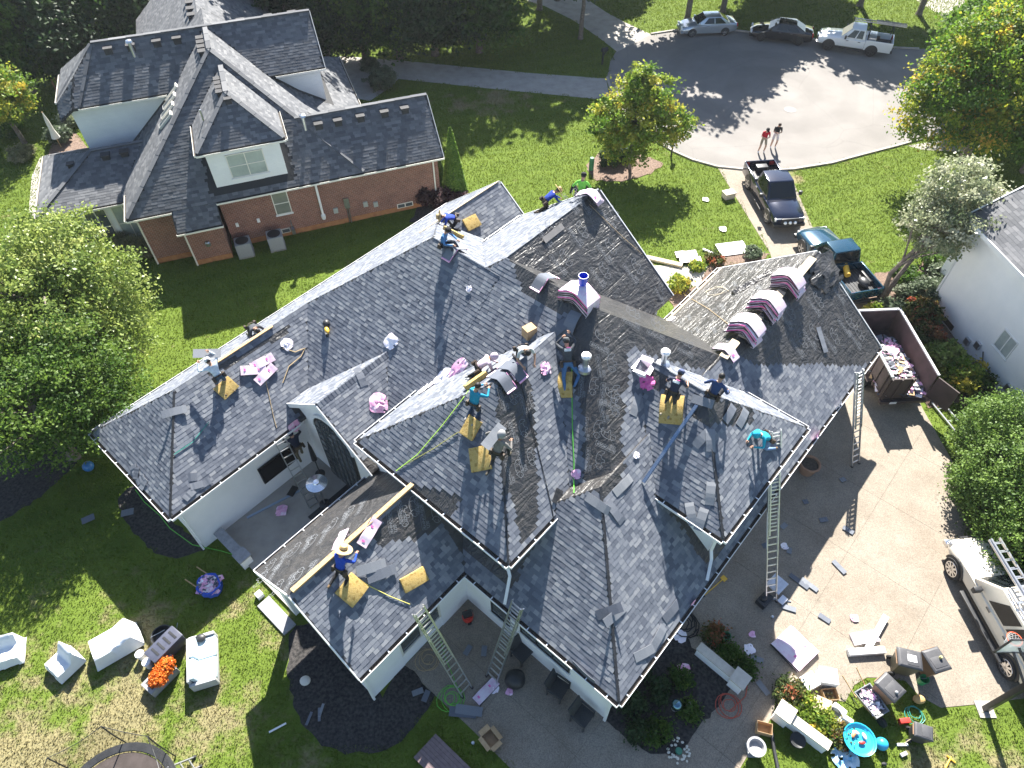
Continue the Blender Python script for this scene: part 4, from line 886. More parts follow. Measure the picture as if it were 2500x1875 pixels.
# wood beyond the brick house
wood = [((20, 110), 7), ((90, 40), 9), ((150, 120), 6), ((210, 30), 8), ((290, 60), 6), ((345, 20), 7), ((585, 10), 7), ((680, 0), 9), ((780, 20), 8), ((870, 0), 9), ((960, 15), 8), ((1050, -10), 9), ((1165, 0), 8), ((-40, 60), 9)]
wl = ['dark shade tree at the left end of the wood', 'dark shade tree behind the wooden fence', 'dark shade tree above the pergola', 'tall dark tree behind the west wing ridge', 'small dark tree against the west wing roof', 'dark tree beside the far grey roof', 'dark tree right of the far grey roof', 'tall dark tree behind the upper gable', 'dark tree behind the pale silver shrub', 'dark tree above the shaded driveway', 'tall dark tree over the shaded lawn', 'dark tree left of the bare trunk', 'dark tree with a bare trunk over the shaded lawn', 'dark tree at the far end of the fence']
for i, (p, h) in enumerate(wood):
    x, y = at(p, h*.5)[:2]; s_ = h/(8.5 if i < 6 or i > 12 else 6.6)
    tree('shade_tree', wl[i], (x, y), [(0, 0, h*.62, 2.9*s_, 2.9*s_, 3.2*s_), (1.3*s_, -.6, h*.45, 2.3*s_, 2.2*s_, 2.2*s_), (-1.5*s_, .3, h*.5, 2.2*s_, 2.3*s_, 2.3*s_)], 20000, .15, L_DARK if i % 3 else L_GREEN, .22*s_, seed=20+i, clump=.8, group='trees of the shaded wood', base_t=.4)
tree('roadside_tree', 'grey leaved tree with a pale trunk beside the concrete apron', gx((1417, 95)), [(0, 0, 6.3, 2.6, 2.5, 2.6), (1.9, .2, 5.6, 1.8, 1.8, 1.7), (-1.6, 0, 5.4, 1.9, 2, 1.8)], 16000, .12, L_SAGE, .2, seed=40, clump=.6)
tree('yellow_tree', 'bright yellow green tree at the edge of the wood', gx((60, 350)), [(0, 0, 3.6, 2.0, 2.0, 1.7), (-1.6, -.3, 3.0, 1.6, 1.6, 1.4)], 15000, .1, L_YEL, .16, seed=41, clump=.5, base_t=.35)
tree('young_maple', 'young yellowing maple in a bark bed by the black mailbox', gx((1537, 412)), [(0, 0, 3.8, 2.3, 2.1, 1.7), (.9, .3, 4.9, 1.7, 1.6, 1.2), (-1.3, .2, 3.3, 1.8, 1.7, 1.3), (1.9, -.1, 3.2, 1.6, 1.5, 1.2), (.1, .4, 5.9, 1.0, 1.0, .8), (-.3, -.5, 2.1, 1.7, 1.6, 1.0)], 19000, .105, L_YEL, .11, seed=42, clump=.42, nl=34, fork=.22, base_t=.52)
# maples on the east side of the circle
tree('big_maple', 'large maple turning orange in patches beside the turning circle', gx((2345, 400)), [(0, 0, 6.4, 3.9, 3.6, 3.0), (-3.2, -.3, 5.4, 2.6, 2.4, 2.0), (-4.3, -1.0, 4.0, 1.9, 1.9, 1.4), (2.5, .8, 6.6, 3.0, 3.0, 2.6), (-1.0, -2.0, 3.6, 2.4, 1.9, 1.5), (.6, 1.8, 8.2, 2.4, 2.2, 1.7), (-1.8, 1.2, 7.6, 2.2, 2.0, 1.5)], 56000, .1, L_MAPLE, .3, seed=50, clump=.62, nl=34, base_t=.46, tintvar=.22, fork=.24)
tree('big_maple', 'green maple behind the orange tinged maple', gx((2400, 255)), [(0, 0, 6.0, 3.6, 3.4, 3.2), (-2.6, 0, 5.0, 2.5, 2.4, 2.1), (3, 0, 6.2, 3, 3, 3)], 40000, .12, L_MAPLE, .28, seed=51, clump=.7, base_t=.26, tintvar=.16)
tree('big_maple', 'green maple with yellow top at the picture edge behind the white house', gx((2500, 420)), [(0, 0, 6.6, 3.2, 3.2, 3.4), (-1.2, -1.2, 4.4, 2.4, 2.2, 2.2)], 36000, .11, L_MAPLE, .26, seed=52, clump=.65, base_t=.36, tintvar=.2)
tree('multi_stem_tree', 'silver leaved multi stemmed tree in the brown bark bed', gx((2152, 735)), [(2.2, 1.0, 5.3, 2.3, 2.2, 1.7), (1.0, .2, 4.8, 1.7, 1.7, 1.4), (3.6, 1.1, 4.6, 1.7, 1.7, 1.4), (1.9, 1.6, 6.4, 1.6, 1.6, 1.2), (3.3, .6, 3.6, 1.4, 1.4, 1.1)], 24000, .075, L_SILV, .2, seed=53, clump=.4, nl=30, stems=2, fork=.3)
# out of the frame, north of the road: they throw the shade on the asphalt
for i, (x, y, h) in enumerate(((15.6, 63.5, 14.5), (19, 65, 12), (23.5, 69, 11), (31.5, 66, 13), (36, 64, 12), (26.5, 72, 11), (4.5, 68, 16), (-2.5, 64, 18), (-9, 62, 17), (2.8, 66, 18), (-15, 60, 17), (8, 76, 13))):
    s_ = h/11; tree('street_tree', 'tall green street tree beyond the turning circle', (x, y), [(0, 0, h*.66, 3.6*s_, 3.3*s_, 3.0*s_), (2.2*s_, 0, h*.52, 2.5*s_, 2.4*s_, 2.0*s_), (-2.3*s_, 0, h*.52, 2.5*s_, 2.4*s_, 2.0*s_)], 15000, .26, L_GREEN, .25, seed=60+i, clump=.8, group='street trees beyond the turning circle')
# conifers and hedge
def cone_tree(name, label, P, r, h, n, size, lm, seed, cat='conifer'):
    rg = np.random.default_rng(seed); z = rg.random(n)**1.35*h; a = rg.random(n)*6.283; rr = r*(1-z/h)**.75*(.8+.25*rg.random(n))*np.clip(z/h*8+.55, 0, 1)
    Pp = np.c_[rr*np.cos(a), rr*np.sin(a), z+.05]; nm = np.c_[np.cos(a), np.sin(a), np.full(n, .5)]+rg.normal(size=(n, 3))*.5; nm /= np.linalg.norm(nm, axis=1)[:, None]
    A = np.cross(nm, rg.normal(size=(n, 3))); A /= np.linalg.norm(A, axis=1)[:, None]; B = np.cross(nm, A); s = size*rg.uniform(.6, 1.4, n)[:, None]
    V = np.stack([Pp-A*s, Pp-B*s*.5, Pp+A*s, Pp+B*s*.5], 1).reshape(-1, 3); r_ = empty(name, (P[0], P[1], 0), 0, label, cat)
    npmesh('crown', V, np.arange(4*n).reshape(-1, 4), lm, r_, np.clip(rg.normal(.55, .22, n), 0, 1)); MB().tube([(0, 0, -.05), (0, 0, h*.85)], [.1, .02], 7).build('trunk', M_TRUNK, r_); return r_
cone_tree('arborvitae', 'narrow cone shaped arborvitae at the corner of the brick house', gx((1112, 482)), .82, 4.7, 12000, .075, leaf_mat('leaf_bright_cone', [(0, (.06, .13, .02)), (.5, (.13, .23, .035)), (1, (.22, .34, .05))], .5), 70)
cone_tree('arborvitae', 'small arborvitae tucked behind the brick house corner', gx((1078, 462)), .5, 2.4, 3000, .07, L_CONE, 71)
hg = [((2395, 1130), 1.7, 4.3), ((2400, 1230), 1.75, 4.4), ((2440, 1310), 1.7, 4.2), ((2480, 1390), 1.7, 4.1), ((2470, 1170), 1.9, 4.8), ((2520, 1280), 1.8, 4.6), ((2540, 1400), 1.8, 4.2)]
hl = ['light green arborvitae at the end of the hedge by the ladder stand-off on the grass', 'arborvitae second along the hedge beside the driveway', 'arborvitae third along the hedge beside the driveway', 'arborvitae of the hedge next to the white vehicle roof', 'tall arborvitae in the rear row nearest the white house', 'tall arborvitae in the middle of the rear row', 'arborvitae at the picture edge of the rear row']
for i, (p, r, h) in enumerate(hg):
    x, y = gx(p); r_ = empty('hedge_plant', (x, y, 0), 0, hl[i], 'hedge', 'arborvitae hedge'); V, F, t, C = leaves([(0, 0, h*.45, r, r, h*.5), (0, 0, h*.25, r*.95, r*.95, h*.28)], 24000, .055, clump=.26, shell=.82, seed=80+i, cl_n=900, base_t=.62)
    npmesh('foliage', V, F, L_CONE, r_, t); MB().tube([(0, 0, 0), (0, 0, h*.8)], [.12, .03], 6).build('stem', M_TRUNK, r_)
# shrubs: pixel, rx, h, material, label
SH = [((935,215),1.15,1.6,L_SAGE,'round grey green shrub beside the shaded driveway'),((905,170),.7,.9,L_SAGE,'small shrub by the pinkish walk'),((790,130),.9,1.4,L_SILV,'pale silver shrub behind the upper gable'),
((1045,500),.7,1.3,L_BURG,'dark burgundy shrub against the brick corner'),((1085,505),.75,1.2,L_BURG,'grey burgundy shrub in front of the arborvitae'),((1120,500),.6,1.0,L_BURG,'burgundy shrub right of the arborvitae'),
((1485,400),.6,.9,L_DARK,'small dark shrub left of the young maple trunk'),((1515,395),.5,.9,L_DARK,'dark upright shrub at the young maple trunk'),
((1655,705),.55,.8,L_YEL,'yellow green shrub by the path lamp'),((1745,640),.45,.5,L_REDG,'red tinged low shrub under the front eave'),((1700,655),.3,.4,L_YEL,'tiny yellow shrub at the front walk'),((1835,625),.45,.5,L_SAGE,'blue grey low shrub at the driveway corner'),
((2205,690),.75,1.0,L_GREEN,'bright green shrub in the bark bed beside the multi stemmed trunk'),((2280,650),.85,1.3,L_CONE,'round clipped green shrub by the white house corner'),((2325,620),.8,1.2,L_GREEN,'green shrub behind the clipped round shrub'),((2290,690),.8,1.1,L_SAGE,'grey green shrub right of the bark opening'),((2255,730),1.0,1.3,L_SAGE,'wide sage shrub near the white wall'),((2205,728),.55,.7,L_SAGE,'small blue green shrub in the bark'),
((2170,765),.6,.8,L_SAGE,'small sage shrub at the tree foot'),((2235,790),1.1,1.4,L_REDG,'wide shrub with reddish leaves'),((2250,840),.95,1.2,L_REDG,'red green shrub behind the trailer'),((2130,770),.35,.7,L_YEL,'narrow yellow green shrub beside the truck tailgate'),
((2290,895),1.1,1.4,L_OLIVE,'pale flowering shrub beside the trailer side'),((2330,940),1.15,1.4,L_YEL,'yellow green shrub at the trailer end'),((2370,950),.9,1.1,L_GREEN,'green shrub below the wall conduit'),((2395,1010),.8,1.0,L_GREEN,'dark green shrub at the foot of the white wall'),
((1400,1800),.1,.1,L_DARK,''),((1560,1640),.4,.45,L_DARK,'dark shrub under the garage eave'),((1610,1690),.45,.4,L_DARK,'dark shrub in the middle of the black bed'),((1540,1720),.45,.5,L_DARK,'dark shrub by the garage corner downspout'),((1660,1660),.4,.35,L_GREEN,'low green shrub behind the white planter wall'),((1600,1790),.45,.45,L_GREEN,'leafy shrub near the bed tip'),((1680,1740),.35,.3,L_GREEN,'low shrub beside the coiled red hose'),((1560,1790),.35,.35,L_DARK,'small dark shrub near the gazing globe'),
((1738,1555),.4,.45,L_REDG,'flowering shrub at the end of the white planter wall'),((1780,1600),.4,.45,L_GREEN,'green shrub spilling over the white planter wall'),((1812,1640),.4,.5,L_GREEN,'green shrub at the planter pillar'),
((1920,1700),.55,.7,L_REDG,'rose bush at the end of the low white wall'),((1960,1730),.5,.6,L_YEL,'leafy plant behind the low white wall'),((2000,1770),.5,.6,L_YEL,'plant between the low wall and the grey pot'),((2045,1800),.4,.5,L_REDG,'small flowering plant near the water table'),
((150,345),.8,1.1,L_SAGE,'large leaved garden plant behind the brick house'),((60,385),.9,.8,L_REED,'tufted garden grass behind the brick house'),((175,310),.7,1.0,L_SILV,'pale leafy plant at the white bay wall'),((30,330),.8,.9,L_GREEN,'dark green shrub at the picture edge behind the brick house')]
for i, (p, r, h, lm, lb) in enumerate(SH):
    if not lb: continue
    x, y = gx(p); n = int(900+2600*r*h); shrub('shrub', lb, (x, y), r, r*.92, h, n, .055 if p[1] > 1000 else .085, lm, None, 100+i)
def reeds(P, h, n, lb, seed, lm=L_REED):
    rg = np.random.default_rng(seed); a = rg.random(n)*6.283; r0 = rg.random(n)*.25; sp = rg.uniform(.1, .9, n); hh = h*rg.uniform(.6, 1.1, n); w_ = .02
    B = np.c_[r0*np.cos(a), r0*np.sin(a), np.zeros(n)]; T = np.c_[(r0+sp)*np.cos(a), (r0+sp)*np.sin(a), hh*(1-.45*sp)]; Mi = (B+T)/2; Mi[:, 2] = hh*.75; S = np.c_[-np.sin(a), np.cos(a), np.zeros(n)]*w_
    V = np.stack([B-S, B+S, Mi+S, Mi-S, T], 1).reshape(-1, 3); k = np.arange(n)*5
    F = np.r_[np.c_[k, k+1, k+2, k+3], np.c_[k+3, k+2, k+4, k+4]]
    r_ = empty('ornamental_grass', (P[0], P[1], 0), 0, lb, 'grass plant', 'ornamental grasses by the sunroom'); t = np.clip(rg.normal(.5, .2, n), 0, 1)
    npmesh('foliage', V, np.c_[k, k+1, k+2, k+3], lm, r_, t); npmesh('foliage', V, np.c_[k+3, k+2, k+4], lm, r_, t)
for i, p in enumerate(((215, 590), (255, 600), (300, 610), (335, 620), (365, 625), (180, 575))): reeds(gx(p), 1.25, 420, 'clump of tan ornamental grass under the sunroom windows', 200+i)
# fence and pergola behind
m = None
def at_line(px0, px1, n): a, b = at(px0, 0), at(px1, 0); return [a+(b-a)*i/n for i in range(n+1)]
fpts = at_line((60, 95), (390, 75), 34); fr = empty('wooden_fence', tuple(fpts[0]), 0, 'grey weathered board fence in the shaded wood', 'fence'); M_FEN = pm('weathered_board', (.16, .14, .12), (.1, .09, .08), 5, rough=.95)
for i in range(34):
    a, b = fpts[i]-fpts[0], fpts[i+1]-fpts[0]; d = (b-a)
    MB().bar(a+d*.04+np.array([0, 0, .9]), b-d*.04+np.array([0, 0, .9]), .025, 1.75).build('board', M_FEN, fr)
    if i % 6 == 0: MB().bar(a+np.array([0, .1, 0]), a+np.array([0, .1, 1.95]), .1, .1).build('post', M_FEN, fr)
pg = empty('pergola', (*gx((140, 225)), 0), TB, 'small red brown wooden pergola behind the west wing', 'pergola'); M_PG = pm('red_cedar', (.3, .15, .1), (.22, .1, .07), 6, rough=.85)
for x in (0, 1.6):
    for y in (0, 1.4): MB().bar((x, y, 0), (x, y, 2.3), .1, .1).build('post', M_PG, pg)
for y in (0, 1.4): MB().bar((-.3, y, 2.35), (1.9, y, 2.35), .06, .14).build('beam', M_PG, pg)
for i in range(8): MB().bar((-.2+i*.28, -.4, 2.46), (-.2+i*.28, 1.8, 2.46), .05, .1).build('slat', M_PG, pg)
# ------------------------------------------------------------------ vehicles (x forward, y left, z up)
def paint(name, c, rough=.25, metal=.3): return pm(name, c, rough=rough, metal=metal, spec=.5, coat=.6)
M_CGLASS = pm('car_glass', (.012, .015, .017), rough=.05, spec=.45)
M_LAMP = pm('lamp_glass', (.75, .76, .78), rough=.1, spec=.8); M_TAIL = pm('tail_lamp', (.4, .02, .02), rough=.2)
M_RIM = pm('alloy_rim', (.5, .51, .53), rough=.25, metal=.9); M_DRIM = pm('dark_alloy', (.06, .06, .065), rough=.3, metal=.7)
def quad_on(m, c, s0, s1, t0, t1, off):
    c = [Vector(q) for q in c]; f = lambda s, t: (c[0]*(1-s)+c[1]*s)*(1-t)+(c[3]*(1-s)+c[2]*s)*t
    p = [f(s0, t0), f(s1, t0), f(s1, t1), f(s0, t1)]; n = (p[1]-p[0]).cross(p[3]-p[0]).normalized()*off
    m.add([q+n for q in p]+[q-n*.3 for q in p], [(0, 1, 2, 3), (0, 4, 5, 1), (1, 5, 6, 2), (2, 6, 7, 3), (3, 7, 4, 0)])
def body_loft(st, W):
    rings = []
    for x, zb, zt, k in st:
        w = W/2*k; rings.append([(x, -w*.8, zb), (x, w*.8, zb), (x, w*.97, zb+.12), (x, w, zb+(zt-zb)*.5), (x, w*.96, zt-.09), (x, w*.84, zt), (x, 0, zt+.025), (x, -w*.84, zt), (x, -w*.96, zt-.09), (x, -w, zb+(zt-zb)*.5), (x, -w*.97, zb+.12)])
    m = MB(); m.loft(rings); return m
def wheel(root, x, y, r, wd, rim, spokes=6):
    w_ = empty('wheel', (x, y, r)); w_.parent = root
    for k in ('label', 'category'):
        if k in w_: del w_[k]
    m = MB(); n = 22; prof = [(r*.66, -wd/2), (r*.93, -wd/2), (r, -wd*.32), (r, wd*.32), (r*.93, wd/2), (r*.66, wd/2)]
    m.loft([[(a*math.cos(6.2832*j/n), b, a*math.sin(6.2832*j/n)) for j in range(n)] for a, b in prof], True, True); m.build('tyre', M_TYRE, w_, smooth=True)
    s = 1 if y > 0 else -1; m = MB(); yo = s*(wd/2-.015)
    m.loft([[(a*math.cos(6.2832*j/n), b, a*math.sin(6.2832*j/n)) for j in range(n)] for a, b in ((r*.7, yo), (r*.68, yo+s*.02), (r*.6, yo+s*.018), (r*.58, yo-s*.02))], False, False)
    for k in range(spokes):
        a = 6.2832*k/spokes; m.bar((0, yo+s*.01, 0), (r*.63*math.cos(a), yo+s*.01, r*.63*math.sin(a)), r*.17, .03, up=(0, 1, 0))
    m.lathe([(0, 0), (.001, 0)], 3, (0, yo, 0)); m.build('rim', rim, w_)
def place_vehicle(root, fpx, rpx, xf, xr, yside):
    """put the wheels of one side on their pixels: yside>0 left wheels visible"""
    a, b = at(fpx, 0), at(rpx, 0); d = a-b; ang = math.atan2(d[1], d[0]); mid = (a+b)/2
    cx = (xf+xr)/2; dx, dy = math.cos(ang), math.sin(ang); nx, ny = -dy, dx
    root.location = (mid[0]-dx*cx-nx*yside, mid[1]-dy*cx-ny*yside, .018); root.rotation_euler = (0, 0, ang)
def cabin(root, bm_, base, top, zb, zt, wb, wt, doors, pm_, gm):
    (a0, a1), (b0, b1) = base, top   # rear x, front x
    B = [(a0, -wb/2, zb), (a1, -wb/2, zb), (a1, wb/2, zb), (a0, wb/2, zb)]; T = [(b0, -wt/2, zt), (b1, -wt/2, zt), (b1, wt/2, zt), (b0, wt/2, zt)]
    m = MB(); m.loft([B, T]); m.build('cab_shell', pm_, root, bevel=.05)
    def win(c, s0, s1, t0, t1, nm):
        q = MB(); quad_on(q, c, s0, s1, t0, t1, .012); q.build(nm, gm, root)
    win([B[1], B[2], T[2], T[1]], .06, .94, .1, .93, 'windshield'); win([B[3], B[0], T[0], T[3]], .07, .93, .15, .9, 'rear_window')
    for (s0, s1) in doors:
        win([B[2], B[3], T[3], T[2]], s0, s1, .12, .88, 'side_window'); win([B[0], B[1], T[1], T[0]], 1-s1, 1-s0, .12, .88, 'side_window')
def lights(root, xf, xr, w, zf, zr, hw=.38):
    for s in (-1, 1):
        MB().box(xf-.12, xf+.015, min(s*w/2*.52, s*w/2*.92), max(s*w/2*.52, s*w/2*.92), zf-.1, zf+.08).build('headlight', M_LAMP, root, bevel=.02)
        MB().box(xr-.015, xr+.1, min(s*w/2*.66, s*w/2*.96), max(s*w/2*.66, s*w/2*.96), zr-.1, zr+.14).build('taillight', M_TAIL, root, bevel=.02)
def sedan(label, pt, fpx, rpx, L=4.8, W=1.8, H=1.46, wb=2.78, rim=None):
    r = empty('sedan_car', label=label, cat='car', group='cars parked at the far kerb'); hl = L/2
    st = [(-hl, .4, .84, .8), (-hl+.12, .28, .95, .92), (-hl+.6, .2, 1.0, .99), (-.9, .18, .99, 1), (.7, .18, .96, 1), (1.2, .18, .92, .99), (hl-.5, .2, .8, .95), (hl-.12, .26, .68, .84), (hl, .36, .58, .7)]
    body_loft(st, W).build('body', pt, r, smooth=True)
    cabin(r, None, (-hl+.55, 1.12), (-.95, .32), .93, H, W*.9, W*.68, ((.18, .5), (.53, .86)), pt, M_CGLASS)
    xf, xr = hl-.98, hl-.98-wb
    for x in (xf, xr):
        for s in (-1, 1):
            wheel(r, x, s*(W/2-.1), .32, .2, rim or M_RIM, 8)
            m = MB(); m.loft([[(x+.38*math.cos(math.pi*j/10), s*(W/2-.02), .33+.38*math.sin(math.pi*j/10)) for j in range(11)], [(x+.38*math.cos(math.pi*j/10), s*(W/2+.004), .33+.38*math.sin(math.pi*j/10)) for j in range(11)]]); m.build('wheel_arch', M_BPLAS, r)
    lights(r, hl-.06, -hl+.02, W*.9, .66, .8)
    for s in (-1, 1):
        m = MB(); m.box(.82, .98, s*(W/2+.0)-.09, s*(W/2)+.09, .95, 1.08); m.build('mirror', pt, r, bevel=.02)
        for x in (.05, -.85): MB().box(x, x+.18, s*W/2-.012, s*W/2+.02, .84, .87).build('door_handle', M_CHROME, r)
    MB().box(hl-.08, hl+.005, -.45, .45, .42, .56).build('grille', M_BPLAS, r); MB().box(hl-.3, hl-.02, -.8, .8, .3, .38).build('bumper', pt, r)
    place_vehicle(r, fpx, rpx, xf, xr, W/2-.1); return r
P_SILV = paint('silver_paint', (.45, .5, .55), .22, .6); P_BLK = paint('black_paint', (.012, .013, .016), .15, .2); P_WHT = paint('white_car_paint', (.8, .8, .8), .3, 0); P_NAVY = paint('navy_paint', (.016, .022, .045), .14, .4); P_TEAL = paint('teal_paint', (.01, .055, .095), .18, .4)
P_CREAM = paint('cream_paint', (.68, .62, .52), .3, 0)
sedan('silver sedan parked on the asphalt at the far kerb', P_SILV, (1689, 91), (1765.5, 87.7))
sedan('black sedan parked between the silver sedan and the white pickup', P_BLK, (1855, 100.6), (1947, 111), 5.0, 1.88, 1.47, 3.0, M_DRIM)
def pickup(name, label, pt, L, W, H, wb, cab, bed, front_oh, rim, r_=.39, doors=((.16, .5), (.54, .86)), group='pickup trucks of the crew', bedmat=None):
    r = empty(name, label=label, cat='pickup truck', group=group); hl = L/2; xf = hl-front_oh; xr = xf-wb; zb = .42; belt = 1.16
    c0, c1 = cab     # cab rear / windshield base
    st = [(c0, zb, belt, 1), (c1-.3, zb, belt, 1), (c1+.15, zb, belt-.02, .99), (hl-.45, zb, belt-.1, .97), (hl-.1, zb+.02, belt-.2, .92), (hl, zb+.08, belt-.3, .86)]
    body_loft(st, W).build('body', pt, r, smooth=True)
    cabin(r, None, (c0+.03, c1), (c0+.18, c1-.72), belt-.03, H, W*.92, W*.74, doors, pt, M_CGLASS)
    bm_ = bedmat or M_BPLAS; t = .07; bz = 1.22
    m = MB(); m.box(-hl, c0-.02, W/2-t-.02, W/2-.02, zb+.05, bz); m.box(-hl, c0-.02, -W/2+.02, -W/2+t+.02, zb+.05, bz); m.box(c0-.1, c0-.02, -W/2+t, W/2-t, zb+.2, bz); m.build('bed_side', pt, r, bevel=.02)
    MB().box(-hl-.05, -hl+.02, -W/2+.05, W/2-.05, zb+.25, bz-.01).build('tailgate', pt, r, bevel=.02)
    MB().box(-hl+.02, c0-.1, -W/2+t, W/2-t, .72, .78).build('bed_floor', bm_, r)
    m = MB()
    for i in range(9): y = -W/2+.25+i*(W-.5)/8; m.box(-hl+.05, c0-.12, y-.035, y+.035, .78, .8)
    m.build('bed_liner', bm_, r)
    for x in (xf, xr):
        for s in (-1, 1):
            wheel(r, x, s*(W/2-.13), r_, .26, rim, 5)
            m = MB(); m.loft([[(x+(r_+.08)*math.cos(math.pi*j/10), s*(W/2-.05), r_+.04+(r_+.06)*math.sin(math.pi*j/10)) for j in range(11)], [(x+(r_+.08)*math.cos(math.pi*j/10), s*(W/2+.008), r_+.04+(r_+.06)*math.sin(math.pi*j/10)) for j in range(11)]]); m.build('wheel_arch', M_BPLAS, r)
            if x == xr: MB().box(x-.45, x+.45, min(s*(W/2-t-.2), s*(W/2-t)), max(s*(W/2-t-.2), s*(W/2-t)), .78, .98).build('wheel_well', bm_, r, bevel=.03)
    lights(r, hl-.06, -hl-.01, W*.97, .86, 1.0)
    m = MB(); m.box(hl-.06, hl+.02, -W*.26, W*.26, .62, .94); m.build('grille', M_BPLAS, r, bevel=.02)
    MB().box(hl-.12, hl+.12, -W/2+.06, W/2-.06, .42, .62).build('bumper', M_BPLAS if pt is not P_WHT else M_CHROME, r, bevel=.04); MB().box(-hl-.18, -hl-.02, -W/2+.1, W/2-.1, .45, .6).build('bumper', M_BPLAS, r, bevel=.03)
    for s in (-1, 1):
        m = MB(); m.bar((c1-.35, s*W/2, belt+.05), (c1-.35, s*(W/2+.2), belt+.12), .05, .05); m.box(c1-.42, c1-.28, min(s*(W/2+.1), s*(W/2+.3)), max(s*(W/2+.1), s*(W/2+.3)), belt+.02, belt+.26); m.build('mirror', M_BPLAS, r, bevel=.02)
        MB().box(c0+.2, c1-.1, min(s*(W/2-.02), s*(W/2+.12)), max(s*(W/2-.02), s*(W/2+.12)), .36, .42).build('running_board', M_BPLAS, r)
        for x in (c0+.35, c0+1.25): MB().box(x, x+.2, s*W/2-.01, s*W/2+.025, .98, 1.02).build('door_handle', M_CHROME, r)
    return r, xf, xr
def ladder(name, L, w_, n, label, cat='ladder', group=None, mat=None, rail=.03, two=False, parts=True, parent=None):
    """ladder lying along +x from the origin, y across, z normal"""
    r = empty(name, label=label, cat=cat, group=group); mt = mat or M_ALU
    if not label:
        for k in ('label', 'category'):
            if k in r: del r[k]
    if parent is not None: r.parent = parent
    for s in (-1, 1):
        MB().box(0, L, s*w_/2-rail/2, s*w_/2+rail/2, -.04, .04).build('rail', mt, r)
        if two: MB().box(L*.42, L*1.0, s*(w_/2-.045)-rail/2, s*(w_/2-.045)+rail/2, .045, .11).build('rail', mt, r)
    for i in range(n):
        x = L*(i+.6)/n; MB().box(x-.018, x+.018, -w_/2+rail/2, w_/2-rail/2, -.02, .02).build('rung', mt, r)
        if two and x > L*.45: MB().box(x-.1, x-.065, -w_/2+.06, w_/2-.06, .06, .095).build('rung', mt, r)
    for s in (-1, 1): MB().box(-.06, .03, s*w_/2-.04, s*w_/2+.04, -.06, .06).build('foot', M_BPLAS, r)
    return r
def orient(o, a, b, up=(0, 0, 1)):
    a = Vector(a); b = Vector(b); X = (b-a).normalized(); Z = Vector(up); Y = Z.cross(X)
    if Y.length < 1e-3: Y = Vector((0, 1, 0)).cross(X)
    Y.normalize(); Z = X.cross(Y); mt = Matrix.Identity(4)
    for r_ in range(3): mt[r_][0] = X[r_]; mt[r_][1] = Y[r_]; mt[r_][2] = Z[r_]; mt[r_][3] = a[r_]
    o.matrix_local = mt
# white pickup with ladder rack
tr, xf, xr = pickup('pickup_truck', 'white pickup truck with an open tailgate and a ladder rack at the far kerb', P_WHT, 5.55, 1.95, 1.85, 3.26, (-.75, 1.15), None, .9, M_DRIM, .41, ((.2, .55), (.6, .88)))
place_vehicle(tr, (2020, 123), (2118, 138), xf, xr, .85)
for x in (-.85, -2.5):
    rk = MB()
    for s in (-1, 1): rk.bar((x, s*.85, 1.2), (x, s*.8, 2.05), .05, .05)
    rk.bar((x, -.8, 2.05), (x, .8, 2.05), .05, .05); rk.build('ladder_rack', M_BPLAS, tr)
MB().box(-1.5, -.95, -.7, .7, .8, 1.35).build('tool_chest', M_STEEL, tr, bevel=.02)
lr = ladder('extension_ladder', 3.9, .42, 12, 'aluminium ladder on the rack of the white pickup', rail=.04, two=True)
c_, s_ = math.cos(tr.rotation_euler.z), math.sin(tr.rotation_euler.z)
def on_vehicle(v, x, y, z): c, s = math.cos(v.rotation_euler.z), math.sin(v.rotation_euler.z); k = v.scale.x; return (v.location.x+k*(c*x-s*y), v.location.y+k*(s*x+c*y), v.location.z+k*z)
orient(lr, on_vehicle(tr, .5, -.45, 2.13), on_vehicle(tr, -3.4, -.45, 2.13))
# navy pickup nose towards the house, lamps on the bumper
tr, xf, xr = pickup('pickup_truck', 'dark navy pickup truck with three round bumper lamps on the driveway', P_NAVY, 5.75, 2.02, 1.95, 3.57, (-.85, 1.25), None, 1.0, M_RIM, .42)
place_vehicle(tr, (1866, 536), (1829, 468), xf, xr, -.88)
for y in (-.3, 0, .3): MB().ball((2.98, y, .72), .1, 10, 6).build('spot_lamp', M_LAMP, tr, smooth=True)
MB().box(-2.6, -2.2, -.35, .35, .8, 1.15).build('cargo_box', M_BPLAS, tr, bevel=.02)
# teal pickup with its bed to the trailer
tr, xf, xr = pickup('pickup_truck', 'teal pickup truck hitched in front of the dump trailer', P_TEAL, 5.8, 2.0, 1.93, 3.55, (-.7, 1.2), None, 1.0, M_RIM, .41)
ta = at((2098, 752), 0); tb_ = at((1962, 580), 0); d = tb_-ta; ang = math.atan2(d[1], d[0]); tr.rotation_euler = (0, 0, ang); tr.location = (ta[0]+math.cos(ang)*2.95, ta[1]+math.sin(ang)*2.95, .018)
m = MB(); m.lathe([(.16, 0), (.15, .9), (.06, 1.1)], 12); o = m.build('tarp_roll', pm('yellow_plastic', (.7, .42, .05), rough=.5), None, smooth=True); tag(o, 'yellow rolled tube lying in the teal truck bed', 'tube'); o.rotation_euler = (R(86), 0, ang+R(70)); o.location = on_vehicle(tr, -1.4, .2, 1.0)
o = MB().ball((0, 0, 0), (.4, .28, .2), 12, 8).build('black_bag', M_BPLAS, None, smooth=True); tag(o, 'black bag in the teal truck bed', 'bag'); o.location = on_vehicle(tr, -2.1, -.35, 1.02); o.rotation_euler.z = ang
